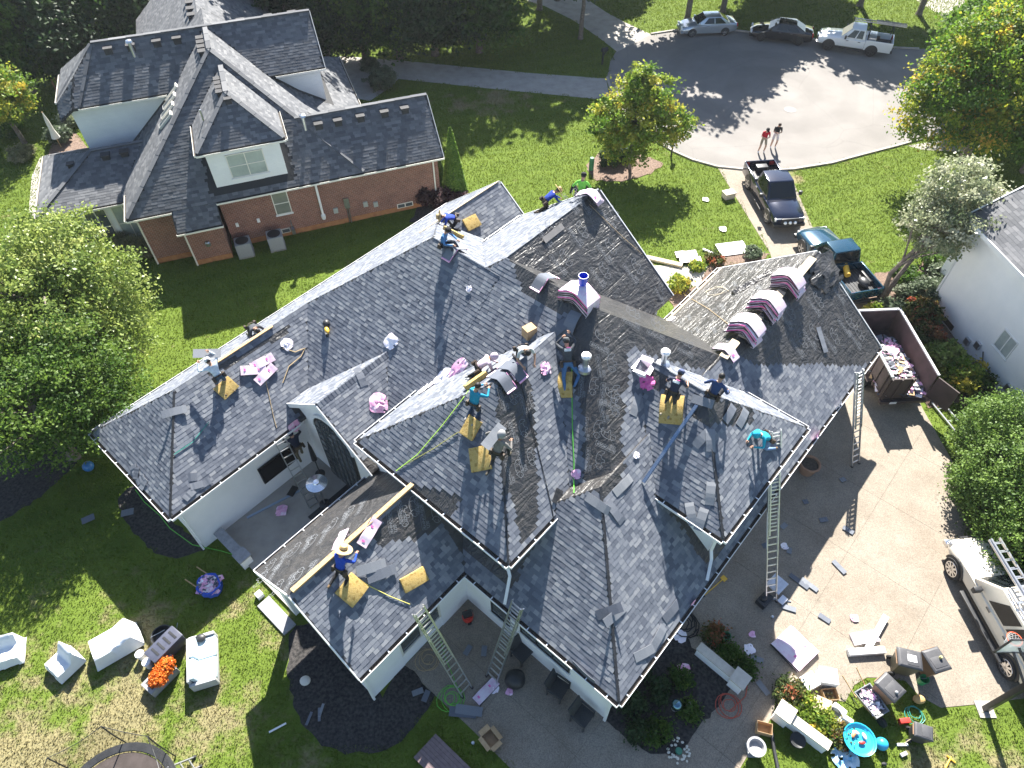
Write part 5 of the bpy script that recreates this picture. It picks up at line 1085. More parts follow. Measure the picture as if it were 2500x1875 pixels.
# dump trailer
M_TRL = pm('trailer_steel', (.045, .032, .03), (.07, .05, .046), 2.5, rough=.6); M_TIN = pm('trailer_inside', (.05, .036, .036), (.085, .06, .06), 2, rough=.7)
ra = at((2190, 1000), 0); fa = at((2140, 768), 1.9); d = fa-ra; ang = math.atan2(d[1], d[0])
tl = empty('dump_trailer', (ra[0], ra[1], .018), ang, 'dark dump trailer with a half open rear gate full of torn roofing', 'trailer'); L = 4.5; W = 2.15
MB().box(.2, L, -W/2, W/2, .68, .76).build('floor', M_TIN, tl)
for s in (-1, 1):
    sd_ = MB().box(.2, L, min(s*W/2, s*(W/2-.05)), max(s*W/2, s*(W/2-.05)), .7, 2.15).build('side_panel', M_TIN, tl); m = MB(); m.box(.16, L+.03, min(s*(W/2+.03), s*(W/2-.07)), max(s*(W/2+.03), s*(W/2-.07)), 2.15, 2.22); m.build('top_rail', pm('pale_rail', (.5, .5, .5), rough=.5), sd_)
    for i in range(8): x = .35+i*.58; MB().box(x, x+.07, min(s*W/2, s*(W/2+.06)), max(s*W/2, s*(W/2+.06)), .7, 2.14).build('rib', M_TRL, sd_)
MB().box(L-.05, L, -W/2, W/2, .7, 2.15).build('front_panel', M_TIN, tl); MB().box(L-.08, L+.03, -W/2, W/2, 2.15, 2.22).build('top_rail', MATS['pale_rail'], tl)
g = MB().box(.12, .19, -.1, W/2, .72, 2.05).build('gate', M_TRL, tl)
for y in (.05, .55, 1.0): MB().box(.06, .12, y-.03, y+.03, .72, 2.05).build('rib', M_TRL, g)
g = MB(); g.bar((.16, -W/2-.05, 1.4), (.16-.95, -W/2-.55, 1.4), .06, 1.3); g.build('gate', M_TRL, tl)
MB().box(-.05, .16, -W/2, W/2, .5, .66).build('bumper', M_TRL, tl); MB().box(-.06, -.04, .3, .62, .5, .64).build('number_plate', M_WHITE, tl)
for x in (1.6, 2.5):
    for s in (-1, 1): wheel(tl, x, s*(W/2+.12), .38, .22, M_RIM, 5)
for s in (-1, 1): MB().box(1.1, 3.0, min(s*(W/2+.01), s*(W/2+.26)), max(s*(W/2+.01), s*(W/2+.26)), .78, .82).build('mudguard', M_TRL, tl)
m = MB(); m.bar((L, -.6, .55), (L+1.3, 0, .55), .1, .1); m.bar((L, .6, .55), (L+1.3, 0, .55), .1, .1); m.build('drawbar', M_TRL, tl)
def heap(name, label, P, ang, lx, ly, hgt, n, mats, seed, sz=.16, parent=None):
    rg = random.Random(seed); m = MB()
    for i in range(n):
        x, y = rg.uniform(-lx, lx), rg.uniform(-ly, ly); z = hgt*(1-.6*(abs(x)/lx)**2)*(1-.5*(abs(y)/ly)**2)*(.65+.35*noise.noise((x*1.5, y*1.5, seed)))
        a = rg.random()*6.28; k = sz*rg.uniform(.5, 1.5); t = rg.uniform(-.4, .4); t2 = rg.uniform(-.4, .4); m.mi(rg.randrange(len(mats)))
        c = np.array([x, y, z*rg.uniform(.75, 1.0)]); A = np.array([math.cos(a), math.sin(a), t])*k; B = np.array([-math.sin(a), math.cos(a), t2])*k*rg.uniform(.4, .8)
        m.add([c-A-B, c+A-B+np.array([0, 0, .04]), c+A+B, c-A+B-np.array([0, 0, .03])], [(0, 1, 2, 3)])
    o = m.build(name, mats, None); o.location = P; o.rotation_euler.z = ang; return tag(o, label, None, None, 'stuff')
c, s = math.cos(ang), math.sin(ang)
heap('roofing_debris', 'heap of torn shingles and pink wrapping in the dump trailer', (ra[0]+c*2.0, ra[1]+s*2.0, .82), ang, 1.7, .95, .55, 900, [M_SHP, M_PINK, M_PINKW, M_BPLAS, M_SHP, M_PINK, M_CARD], 5, .2)
# white sport utility vehicle with roof ladders
def suv():
    r = empty('utility_vehicle', label='white sport utility vehicle with ladders on its roof rack by the hedge', cat='car'); L, W, H = 5.75, 2.03, 1.95; hl = L/2
    st = [(-hl, .5, 1.05, .9), (-hl+.15, .45, 1.15, .98), (-hl+.8, .45, 1.17, 1), (1.1, .45, 1.15, 1), (1.5, .45, 1.13, .99), (hl-.4, .46, 1.02, .95), (hl-.1, .5, .92, .86), (hl, .55, .8, .74)]
    body_loft(st, W).build('body', P_CREAM, r, smooth=True); cabin(r, None, (-hl+.06, 1.28), (-hl+.3, .45), 1.12, H, W*.94, W*.8, ((.2, .42), (.45, .67), (.7, .93)), P_CREAM, M_CGLASS)
    xf, xr = hl-.95, hl-.95-3.48
    for x in (xf, xr):
        for s in (-1, 1):
            wheel(r, x, s*(W/2-.1), .43, .3, M_CHROME, 9)
            m = MB(); m.loft([[(x+.5*math.cos(math.pi*j/10), s*(W/2-.05), .46+.5*math.sin(math.pi*j/10)) for j in range(11)], [(x+.5*math.cos(math.pi*j/10), s*(W/2+.008), .46+.5*math.sin(math.pi*j/10)) for j in range(11)]]); m.build('wheel_arch', M_BPLAS, r)
    lights(r, hl-.1, -hl, W*.95, .85, 1.1)
    for s in (-1, 1):
        m = MB(); m.box(.7, .86, min(s*W/2, s*(W/2+.3)), max(s*W/2, s*(W/2+.3)), 1.14, 1.38); m.build('mirror', M_BPLAS, r, bevel=.03); MB().box(-1.4, 1.1, min(s*(W/2+.0), s*(W/2+.2)), max(s*(W/2), s*(W/2+.2)), .4, .47).build('running_board', M_BPLAS, r, bevel=.02)
        for x in (.05, -.95): MB().box(x, x+.2, s*W/2-.01, s*W/2+.025, 1.02, 1.06).build('door_handle', M_BPLAS, r)
        MB().bar((-2.4, s*.72, 2.06), (.4, s*.72, 2.06), .05, .05).build('roof_rail', M_ALU, r)
    for x in (-2.1, -1.1, -.1): m = MB(); m.bar((x, -.76, 2.1), (x, .76, 2.1), .07, .04); m.build('roof_rack', M_ALU, r)
    for i in range(12): MB().box(-2.5+i*.24, -2.38+i*.24, .68, .78, H-.005, H+.012).build('roof_strap', M_WHITE, r)
    MB().box(hl-.05, hl+.03, -.45, .45, .62, .9).build('grille', M_BPLAS, r); MB().box(hl-.15, hl+.12, -.85, .85, .42, .6).build('bumper', M_CHROME, r, bevel=.04)
    place_vehicle(r, (2319, 1404), (2446, 1636), xf*1.08, xr*1.08, (W/2-.1)*1.08); r.scale = (1.08, 1.08, 1.08); return r
sv_ = suv()
l1 = ladder('extension_ladder', 5.4, .42, 16, 'long aluminium ladder on the white vehicle roof', rail=.05, two=True); orient(l1, on_vehicle(sv_, -2.9, .28, 2.18), on_vehicle(sv_, 2.5, .28, 2.18))
l2 = ladder('extension_ladder', 3.6, .38, 11, 'shorter aluminium ladder beside the long one on the white vehicle roof', rail=.05); orient(l2, on_vehicle(sv_, -2.9, -.32, 2.17), on_vehicle(sv_, .7, -.32, 2.17))
# ------------------------------------------------------------------ people
SKIN = pm('skin', (.38, .22, .15), rough=.55); SKIN2 = pm('skin_light', (.5, .32, .24), rough=.55)
M_HAIR = pm('black_hair', (.012, .01, .009), rough=.6); M_BRN = pm('brown_hair', (.05, .03, .02), rough=.6)
M_STRAW = pm('straw', (.55, .4, .2), (.42, .29, .13), 20, rough=.85); M_LEATH = pm('tool_leather', (.05, .035, .025), rough=.7); M_TAN = pm('tan_boot', (.28, .18, .09), rough=.8)
_cl = {}
def cloth(c, name=None):
    k = tuple(c)
    if k not in _cl: _cl[k] = pm('cloth_%d' % len(_cl), c, tuple(q*.72 for q in c), 9, rough=.9, bump=.35, bscale=12)
    return _cl[k]
def ik(a, b, l1, l2, hint):
    a, b, hint = Vector(a), Vector(b), Vector(hint); d = b-a; L = d.length
    if L > (l1+l2)*.995: b = a+d*((l1+l2)*.995/L); d = b-a; L = d.length
    L = max(L, .12); x = (l1*l1-l2*l2+L*L)/(2*L); h = math.sqrt(max(l1*l1-x*x, 0)); u = d.normalized(); n = hint-u*hint.dot(u)
    n = n.normalized() if n.length > 1e-4 else u.orthogonal().normalized()
    return a+u*x+n*h, b
def person(label, P, head, pelvis_h, spine, legs, arms, look=(0, .5, -.5), shirt=(.1, .1, .1), pants=(.05, .05, .06), shoes=None, hat=None, hatc=None, sleeves='long', shorts=False, skin=None, hair=None, belt=True, flat=None, group='roofing crew', extra=None, lean=0.0, back_print=False, size=1.1):
    """P ground/roof point under the pelvis, head = heading (deg, direction faced), spine = forward lean deg; legs: ('stand',x,y)|('kneel',x,y)|('free',x,y,z); arms: hand targets relative to chest"""
    P = Vector(P); hz = R(head); rot = Matrix.Rotation(hz-R(90), 3, 'Z')     # local y = facing
    base = flat if flat is not None else P.z
    def sf(x, y):
        if flat is not None: return 0.0
        q = rot @ Vector((x, y, 0)); return surf(P.x+q.x, P.y+q.y)-P.z
    S = size; pel = Vector((0, 0, pelvis_h)); sp = R(spine); la = R(lean); sd = Vector((math.sin(la), math.sin(sp), math.cos(sp)*math.cos(la))).normalized()
    fwd = Vector((0, math.cos(sp), -math.sin(sp))); right = Vector((1, 0, 0))
    waist = pel+sd*.16; chest = pel+sd*.37; neck = pel+sd*.53; lk = Vector(look).normalized(); headc = neck+(sd*.65+lk*.35).normalized()*.15; crown = headc+(sd*.8+lk*.1).normalized()*.12
    V = [pel, waist, chest, neck, headc, crown]; rad = [(.155, .115), (.145, .1), (.165, .11), (.058, .058), (.085, .098), (.06, .07)]; E_ = [(0, 1), (1, 2), (2, 3), (3, 4), (4, 5)]; zone = ['p', 's', 's', 'k', 'k', 'h']
    def addv(p, r, z, par): V.append(Vector(p)); rad.append(r if isinstance(r, tuple) else (r, r)); zone.append(z); E_.append((par, len(V)-1)); return len(V)-1
    feet = []; hands = []
    for s, lg in zip((-1, 1), legs):
        hip = pel+right*s*.1+Vector((0, 0, -.03))
        if lg[0] == 'kneel':
            kx, ky = lg[1]+s*.0, lg[2]; kn = Vector((kx, ky, sf(kx, ky)+.075)); d = kn-hip
            if d.length > .44: kn = hip+d*(.44/d.length)
            if len(lg) > 4: ax, ay = lg[3], lg[4]
            else: ax, ay = kx, ky-.4
            an = Vector((ax, ay, sf(ax, ay)+.07)); d = an-kn; an = kn+d.normalized()*.41; an.z = max(an.z, sf(an.x, an.y)+.05); toe = an+Vector((0, -.14, -.02)); fd = Vector((0, -1, -.1))
        elif lg[0] == 'stand':
            fx, fy = lg[1], lg[2]; an = Vector((fx, fy, sf(fx, fy)+.08)); hint = Vector(lg[3]) if len(lg) > 3 else Vector((s*.15, 1, .1)); kn, an = ik(hip, an, .43, .43, hint); toe = an+Vector((0, .16, -.05)); toe.z = max(toe.z, sf(toe.x, toe.y)+.03)
        else:
            an = Vector(lg[1:4]); kn, an = ik(hip, an, .43, .43, Vector(lg[4]) if len(lg) > 4 else Vector((s*.2, 1, .4))); toe = an+Vector((0, .15, -.02))
        h_ = addv(hip, .095, 'p', 0); t_ = addv((hip+kn)/2, .082, 'p', h_); k_ = addv(kn, .06, 'l' if shorts else 'p', t_); c_ = addv(kn.lerp(an, .4), .058, 'l' if shorts else 'p', k_); a_ = addv(an, .043, 'l' if shorts else 'p', c_); f_ = addv(an.lerp(toe, .45)+Vector((0, 0, -.01)), .045, 'b', a_); addv(toe, (.042, .03), 'b', f_)
    for s, tg in zip((-1, 1), arms):
        sh = chest+right*s*.175+sd*.09; tgt = chest+right*tg[0]+Vector((0, tg[1], tg[2]))
        el, wr = ik(sh, tgt, .29, .26, Vector((s*.7, -.5, -.5)))
        s_ = addv(sh, .066, 's', 2); u_ = addv(sh.lerp(el, .5), .052, 's', s_); e_ = addv(el, .043, 's' if sleeves == 'long' else 'k', u_); w_ = addv(wr, .029, 's' if sleeves == 'long' else 'k', e_); d = (wr-el).normalized(); hd = addv(wr+d*.055, (.04, .022), 'k', w_); addv(wr+d*.1, (.036, .017), 'k', hd); hands.append((wr+d*.1, d, s))
    me = bpy.data.meshes.new('sk'); me.from_pydata([v*S for v in V], E_, []); ob = bpy.data.objects.new('sk', me); COL.objects.link(ob)
    sm = ob.modifiers.new('skin', 'SKIN'); sm.use_smooth_shade = True; sm.branch_smoothing = .4
    for i, sv in enumerate(me.skin_vertices[0].data): sv.radius = (rad[i][0]*S, rad[i][1]*S); sv.use_root = (i == 0)
    ss = ob.modifiers.new('sub', 'SUBSURF'); ss.levels = 2; ss.render_levels = 2
    out = bpy.data.meshes.new_from_object(ob.evaluated_get(bpy.context.evaluated_depsgraph_get())); bpy.data.objects.remove(ob); bpy.data.meshes.remove(me)
    skm = skin or SKIN; mats = [cloth(shirt), cloth(pants), skm, cloth(shoes or (.03, .025, .02)), skm]
    out.materials.clear()
    for q in mats: out.materials.append(q)
    zi = {'s': 0, 'p': 1, 'k': 2, 'b': 3, 'l': 2, 'h': 2}; Vn = np.array([tuple(v*S) for v in V]); eu = np.array(E_); A, B = Vn[eu[:, 0]], Vn[eu[:, 1]]; AB = B-A; LL = (AB**2).sum(1)+1e-9
    cen = np.empty(len(out.polygons)*3); out.polygons.foreach_get('center', cen); cen = cen.reshape(-1, 3); idx = []
    rr_ = np.array([max(rad[i]) for i in range(len(rad))])
    for c in cen:
        t = np.clip(((c-A)*AB).sum(1)/LL, 0, 1); q = A+AB*t[:, None]; re = rr_[eu[:, 0]]*(1-t)+rr_[eu[:, 1]]*t; k = int(np.argmin(((c-q)**2).sum(1)**.5-re)); idx.append(zi[zone[eu[k, 1]] if t[k] > .5 else zone[eu[k, 0]]])
    out.polygons.foreach_set('material_index', idx)
    # fingers belong to the body mesh
    bm = bmesh.new(); bm.from_mesh(out); fm = MB()
    for hp, d, s in hands:
        side = d.cross(Vector((0, 0, 1)));
        side = side.normalized() if side.length > .05 else Vector((1, 0, 0)); dn = side.cross(d).normalized()
        if dn.z > 0: dn = -dn
        for i, (o_, L_) in enumerate(((-.03, .06), (-.01, .075), (.012, .07), (.032, .055))):
            p0 = (hp-d*.02+side*o_)*S; p1 = p0+(d*L_*.55+dn*.01)*S; p2 = p1+(d*L_*.35+dn*.03)*S; fm.tube([p0, p1, p2], [.011*S, .0095*S, .007*S], 5)
        p0 = (hp-d*.07-side*s*.03)*S; p1 = p0+(d*.03-side*s*.03+dn*.01)*S; fm.tube([p0, p1, p1+(d*.03+dn*.01)*S], [.012*S, .011*S, .008*S], 5)
    # face: nose, ears, eyes as small swellings
    lkx = (lk-sd*lk.dot(sd)); lkx = lkx.normalized() if lkx.length > .05 else fwd; rx = sd.cross(lkx).normalized()
    fm.ball(tuple((headc+lkx*.1+sd*-.01)*S), (.016*S, .02*S, .022*S), 6, 4)
    for s in (-1, 1): fm.ball(tuple((headc+rx*s*.088+sd*.0)*S), (.014*S, .02*S, .03*S), 6, 4)
    k0 = len(bm.faces); t = fm.mesh(); bm.from_mesh(t); bm.faces.ensure_lookup_table()
    for f in bm.faces[k0:]: f.material_index = 2; f.smooth = True
    bm.to_mesh(out); bm.free(); bpy.data.meshes.remove(t)
    out.polygons.foreach_set('use_smooth', [True]*len(out.polygons))
    r = empty('person', tuple(P if flat is None else (P.x, P.y, flat)), hz-R(90), label, 'person', group); bo = link(bpy.data.objects.new('body', out), r); out.name = 'body'
    # hair / hat
    up = (crown-headc).normalized(); q = up.to_track_quat('Z', 'Y'); fr = (lk-up*lk.dot(up)); fr = fr.normalized() if fr.length > .05 else Vector((0, 1, 0)); yv = fr; xv = yv.cross(up).normalized(); mt3 = Matrix((xv, yv, up)).transposed()
    def hp_(v): return (headc+mt3 @ Vector(v))*S
    def put(m, nm, mt): m.v = [tuple(hp_(v)) for v in m.v]; return m.build(nm, mt, r, smooth=True)
    m = MB(); m.ball((0, -.012, .03), (.094, .106, .1), 12, 8); put(m, 'hair', hair or M_HAIR)
    for s in (-1, 1): m = MB(); m.ball((s*.033, .092, .012), (.012, .008, .009), 6, 4); put(m, 'eye', M_BLACK)
    m = MB(); m.ball((0, .096, -.055), (.026, .008, .008), 6, 4); put(m, 'mouth', MATS['skin'])
    if hat == 'straw':
        m = MB(); m.lathe([(.27, .05), (.26, .065), (.12, .075), (.112, .16), (.09, .19), (0, .195)], 18); h_ = put(m, 'straw_hat', M_STRAW)
        m = MB(); m.lathe([(.123, .078), (.121, .105)], 18, cap=False); put(m, 'hat_band', M_LEATH)
    elif hat == 'cap':
        m = MB(); m.lathe([(.106, .02), (.108, .06), (.095, .115), (.05, .145), (0, .15)], 14); m.box(-.07, .07, .06, .2, .045, .058); put(m, 'cap', cloth(hatc or (.02, .02, .022)))
    elif hat == 'hood':
        m = MB(); m.ball((0, -.02, .01), (.125, .135, .14), 12, 8); put(m, 'hood', cloth(hatc or shirt))
    if belt:
        m = MB(); c = pel+sd*.05
        rings = []
        for k in (0, .06): rings.append([tuple((c+sd*k+right*.175*math.cos(6.28*j/14)+fwd*.135*math.sin(6.28*j/14))*S) for j in range(14)])
        m.loft(rings, False, False); b_ = m.build('tool_belt', M_LEATH, r)
        for s in (-1, 1): m = MB(); m.obox(tuple((c+right*s*.2+sd*-.07-fwd*.02)*S), tuple(right*.04*S), tuple(fwd*.07*S), tuple(sd*.09*S)); m.build('pouch', M_LEATH, b_, bevel=.01)
    if back_print:
        m = MB(); c = chest+sd*.05-fwd*.135
        for i, (w_, z_) in enumerate(((.2, .05), (.22, .02), (.2, -.01))):
            m.obox(tuple((c+sd*z_)*S), tuple(right*w_/2*S), tuple(fwd*.012*S), tuple(sd*.009*S))
        m.build('shirt_print', pm('print_white', (.75, .8, .85), rough=.7), r); m = MB(); m.obox(tuple((c+sd*.09+right*.03)*S), tuple(right*.06*S), tuple(fwd*.012*S), tuple(sd*.012*S)); m.build('shirt_print', M_MAG, r)
    return r
K = 'kneel'; ST = 'stand'
def rp(px): return hit(px)
BLUE = (.015, .05, .33); NAVY = (.018, .022, .05); DKG = (.06, .065, .075)
person('worker in straw hat and blue shirt kneeling at the far gable edge', rp((1328, 512)), 20, .42, 55, [(K, -.14, .12), (K, .14, .12)], [(-.15, .42, -.32), (.15, .42, -.34)], (0, .9, -.6), BLUE, (.06, .05, .03), (.09, .07, .05), 'straw')
person('worker in bright green shirt sitting on the black felted ridge', rp((1418, 482)), 75, .16, 14, [('free', -.45, .22, -.02, (0, .2, 1)), ('free', .12, .45, .0, (0, .2, 1))], [(-.24, .22, -.2), (.22, .26, -.2)], (.1, 1, -.3), (.2, .62, .08), (.025, .025, .028), (.02, .02, .02), 'cap', (.012, .012, .013))
person('worker in straw hat and royal blue shirt bending over a foam pad', rp((1118, 562)), 190, .62, 72, [(ST, -.15, -.12), (ST, .15, .18)], [(-.2, .35, -.42), (.22, .3, -.4)], (0, .7, -.8), BLUE, (.018, .018, .02), None, 'straw')
person('worker in faded blue shirt and cap sitting on the main roof peak', rp((1082, 602)), -25, .16, 16, [('free', -.12, .62, -.12, (0, .2, 1)), ('free', .18, .6, -.16, (0, .2, 1))], [(-.15, .4, -.14), (.2, .38, -.16)], (0, .9, -.5), (.07, .2, .42), (.03, .04, .06), None, 'cap', (.02, .02, .022))
person('worker in charcoal tee leaning on the west ridge', rp((620, 815)), -48, .45, 68, [(K, -.14, -.05), (K, .14, -.05)], [(-.25, .36, -.36), (.25, .4, -.34)], (0, .5, -.9), DKG, (.09, .1, .06), None, None, None, 'short')
person('worker in white shirt and shorts holding a shingle sheet overhead', rp((545, 942)), 140, .5, 22, [(K, -.16, .1), (K, .16, .05)], [(-.3, .28, .28), (.26, .36, .38)], (0, .9, .2), (.6, .68, .74), (.05, .09, .14), (.12, .09, .06), 'cap', (.75, .76, .77), shorts=True)
person('worker in pale tee kneeling over a wrapped bundle on the middle ridge', rp((1272, 872)), -70, .42, 52, [(K, -.14, .08), (K, .14, .08)], [(-.2, .34, -.34), (.2, .36, -.3)], (0, .7, -.7), (.55, .57, .57), (.03, .03, .035), None, None, None, 'short', hair=M_HAIR)
person('worker in pale pink hoodie crouching on a yellow foam roll', rp((1165, 915)), 15, .36, 56, [(K, -.14, .12), (K, .14, .12)], [(-.15, .36, -.3), (.15, .34, -.34)], (0, .8, -.6), (.58, .47, .55), (.022, .022, .024), (.4, .4, .4), 'hood', None)
person('worker in teal long sleeved shirt kneeling below the middle ridge', rp((1158, 1010)), 55, .44, 16, [(K, -.15, .14), (K, .15, .1)], [(-.05, .46, -.02), (.18, .44, -.06)], (.2, 1, -.1), (.012, .25, .4), (.03, .05, .09), (.3, .3, .3), None, None)
person('worker in dark printed tee and jeans lying up the slope by the vent stack', rp((1385, 905)), 95, .34, 40, [(ST, -.13, -.58, (-.3, .6, .4)), (ST, .14, -.56, (.3, .6, .4))], [(-.12, .42, .2), (.16, .48, .3)], (-.1, 1, .1), DKG, (.07, .16, .32), (.03, .03, .03), 'cap', (.09, .095, .1), 'long', back_print=True)
person('worker in grey camouflage hoodie carrying a shingle on his shoulder', rp((1215, 1130)), 60, .5, 18, [(K, -.16, .02), (ST, .2, .3)], [(-.22, .1, .3), (.25, .28, -.1)], (.2, 1, .0), (.19, .18, .17), (.025, .027, .03), (.08, .07, .05), 'hood', (.3, .3, .3))
person('worker in navy printed tee kneeling on a yellow foam pad on the dormer slope', rp((1636, 985)), 60, .5, 26, [(K, -.13, .04), (K, .13, .0)], [(-.22, .3, -.25), (.26, .36, -.22)], (.2, 1, -.2), (.035, .04, .075), (.035, .035, .04), (.35, .3, .22), 'cap', (.08, .1, .18), 'short', back_print=True)
person('worker in navy shirt with a harness sitting on the dormer ridge', rp((1738, 972)), 50, .15, 18, [('free', -.25, .55, -.1, (0, .2, 1)), ('free', .25, .55, -.12, (0, .2, 1))], [(-.36, .16, -.26), (.3, .22, -.24)], (0, 1, -.3), (.03, .06, .16), (.03, .03, .035), None, None, hair=M_HAIR)
person('worker in bright cyan hoodie crouching at the top of the tall ladder', rp((1868, 1085)), 200, .4, 50, [(K, -.16, .1), (ST, .22, .2)], [(-.2, .36, -.2), (.15, .36, -.26)], (0, .7, -.7), (.015, .36, .5), (.16, .25, .42), (.2, .12, .06), 'hood', None)
person('worker in straw hat and royal blue shirt opening a bundle on the porch ridge', rp((838, 1410)), 62, .5, 24, [(K, -.16, .04), (K, .16, .02)], [(-.2, .38, -.2), (.22, .4, -.16)], (0, 1, -.4), (.012, .06, .42), (.015, .015, .017), (.2, .13, .07), 'straw')
# the one on the patio ladder
pl = wu(-.55, 15.45, 2.35)
person('worker in dark hoodie and camouflage trousers standing on the patio ladder', (pl[0], pl[1], pl[2]-.86), 132, .86, 22, [('free', -.1, .0, .0), ('free', .1, .1, .27)], [(-.18, .42, .02), (.28, .4, .06)], (0, 1, -.2), (.012, .02, .045), (.14, .12, .08), None, 'hood', None, flat=float(pl[2]-.86))
# two men on the asphalt
g1, g2 = at((1857, 371), 0), at((1886, 360), 0)
person('man in red polo and khaki shorts looking at a paper on the asphalt', g1, -95, .9, 8, [(ST, -.17, .0), (ST, .17, .02)], [(-.06, .3, -.14), (.06, .3, -.14)], (0, .8, -.8), (.5, .012, .03), (.36, .3, .22), (.8, .8, .8), 'cap', (.012, .012, .012), 'short', True, SKIN2, belt=False, flat=.008, group='men talking on the asphalt')
person('man in black polo and white shorts looking at a phone on the asphalt', g2, -100, .92, 6, [(ST, -.14, -.03), (ST, .14, .0)], [(-.05, .3, -.12), (.05, .3, -.12)], (0, .8, -.7), (.018, .018, .022), (.7, .66, .68), (.8, .8, .8), None, None, 'short', True, SKIN2, M_BRN, belt=False, flat=.008, group='men talking on the asphalt')
# ------------------------------------------------------------------ things lying on the roofs
def frame_at(P, ang, n=None):
    """matrix at P: z = surface normal, x turned by ang (deg) from the world x direction, laid on the surface"""
    n = n or normal_at(P); X = Vector((math.cos(R(ang)), math.sin(R(ang)), 0)); X = (X-n*X.dot(n)).normalized(); Y = n.cross(X); mt = Matrix.Identity(4)
    for r_ in range(3): mt[r_][0] = X[r_]; mt[r_][1] = Y[r_]; mt[r_][2] = n[r_]; mt[r_][3] = P[r_]
    return mt
def strip_mesh(L, W, th, bend=0.0, nx=6, seed=0):
    m = MB(); rg = random.Random(seed); top = []; bot = []
    for i in range(nx+1):
        x = -L/2+L*i/nx; z = -bend*(2*x/L)**2+.012*rg.random(); top.append([(x, -W/2, z+th), (x, W/2, z+th+.006*rg.random())]); bot.append([(x, W/2, z), (x, -W/2, z)])
    m.loft([t+b for t, b in zip(top, bot)]); return m
def loose(px, ang, L=.95, W=.32, label='', group='loose shingles', up=.03, bend=.0, mat=None, name='loose_shingle', seed=0, on=None):
    P = Vector(hit(px)) if on is None else Vector(on); n = normal_at(P) if on is None else Vector((0, 0, 1))
    o = strip_mesh(L, W, .012, bend, seed=seed).build(name, mat or M_SHP); o.matrix_local = frame_at(P+n*up, ang, n); return tag(o, label, 'shingle', group)
def scrap(px, s, label, seed, on=None, mat=None, group='pink wrapper scraps', stretch=1.0, ang=0, name='wrapper_scrap', cat='wrapper'):
    P = Vector(hit(px)) if on is None else Vector(on); n_ = 9; V = []; rg = random.Random(seed)
    for j in range(n_):
        for i in range(n_):
            x, y = (i/(n_-1)-.5), (j/(n_-1)-.5); r = math.hypot(x, y); sq = max(abs(x), abs(y))/max(r, 1e-6); x *= .35+.65*sq; y *= .35+.65*sq; k = 1+.35*noise.noise((x*2, y*2, seed*1.7))
            V.append((x*s*stretch*k, y*s*k, .03+s*.32*abs(noise.noise((x*6, y*6, seed*3.1)))*max(0, 1-r*1.2)+.012*rg.random()))
    m = MB(); m.add(V, [(j*n_+i, j*n_+i+1, (j+1)*n_+i+1, (j+1)*n_+i) for j in range(n_-1) for i in range(n_-1) if rg.random() > .03 and (i*(n_-1-i) > 0 or j*(n_-1-j) > 0 )])
    o = m.build(name, mat or (M_PINK if seed % 2 else M_PINKW), smooth=True); o.matrix_local = frame_at(P, ang, normal_at(P) if on is None else Vector((0, 0, 1))); return tag(o, label, cat, group)
def bundle_mesh(L=.98, W=.33, th=.085, drape=0.0, nx=8):
    """wrapped pack; drape = half angle slope when laid over a ridge"""
    m = MB(); rings = []
    for i in range(nx+1):
        x = -L/2+L*i/nx; z = -drape*(math.sqrt(x*x+.012)-.11)+.018*math.sin(x*9+W*7)+.01*math.sin(x*23)
        rings.append([(x, -W/2, z), (x, -W/2-.012, z+th*.5), (x, -W/2, z+th), (x, W/2, z+th), (x, W/2+.012, z+th*.5), (x, W/2, z)])
    m.loft(rings); return m
M_WRAP = pm('bundle_wrap', (.68, .6, .66), (.62, .42, .55), 5, rough=.35, spec=.5, contrast=(.42, .7))
def bundle(label, mt, drape=0.0, group=None, prints=True, dark_ends=True, L=.98, W=.33, seed_=0):
    r = empty('shingle_bundle', label=label, cat='shingle bundle', group=group); bundle_mesh(L, W, .085, drape).build('wrapper', M_WRAP, r, smooth=True)
    zf = lambda x: -drape*(math.sqrt(x*x+.012)-.11)
    if prints:
        for x in (-.33, .2):
            z = zf(x)+.089; sl = -drape*x/math.sqrt(x*x+.012)
            m = MB(); m.obox((x, .03, z), (.035, 0, .035*sl), (0, .05, 0), (0, 0, .002)); m.build('printed_label', M_MAG, r)
    if dark_ends:
        for s in (-1, 1):
            m = MB(); xs = [-L/2+L*i/8 for i in range(9)]; y0, y1 = s*(W/2+.006), s*(W/2+.02)
            m.loft([[(x, y0, zf(x)+.012), (x, y1, zf(x)+.02), (x, y1, zf(x)+.062), (x, y0, zf(x)+.07)] for x in xs]); m.build('shingle_edge', (M_BPLAS, M_BPLAS, M_MAG)[seed_ % 3], r)
    r.matrix_local = mt; return r
# three saddle stacks on the right ridge
for k, (u, nm) in enumerate(((16.7, 'next to the teal truck'), (14.85, 'between the two other stacks'), (13.15, 'next to the bare plywood'))):
    P = wu(u, 3.65, 6.66)
    for i in range(7):
        mt = Matrix.Translation(Vector(P)+Vector((0, 0, i*.088))) @ Matrix.Rotation(TH+R(90)+R(random.uniform(-7, 7)), 4, 'Z') @ Matrix.Translation((random.uniform(-.06, .06), random.uniform(-.05, .05), 0)); bundle('pink wrapped shingle bundle draped in the ridge stack '+nm, mt, .74, 'bundles stacked on the right ridge', prints=(i == 6), W=.62, L=1.25, seed_=i)
bundle('single wrapped bundle draped over the right ridge by the bare plywood end', Matrix.Translation(Vector(wu(11.75, 3.65, 6.68))) @ Matrix.Rotation(TH+R(84), 4, 'Z'), .74, None, W=.4)
for i in range(3):
    bundle('grey and pink bundle draped over the far gable ridge end', Matrix.Translation(Vector(wu(13.2-.12*i, 11.4, 9.33+i*.085))) @ Matrix.Rotation(TH+R(90+5*i), 4, 'Z'), .74, 'bundles on the far gable ridge', prints=i == 2, W=.4)
P = wu(7.95, 8.1, 9.3)
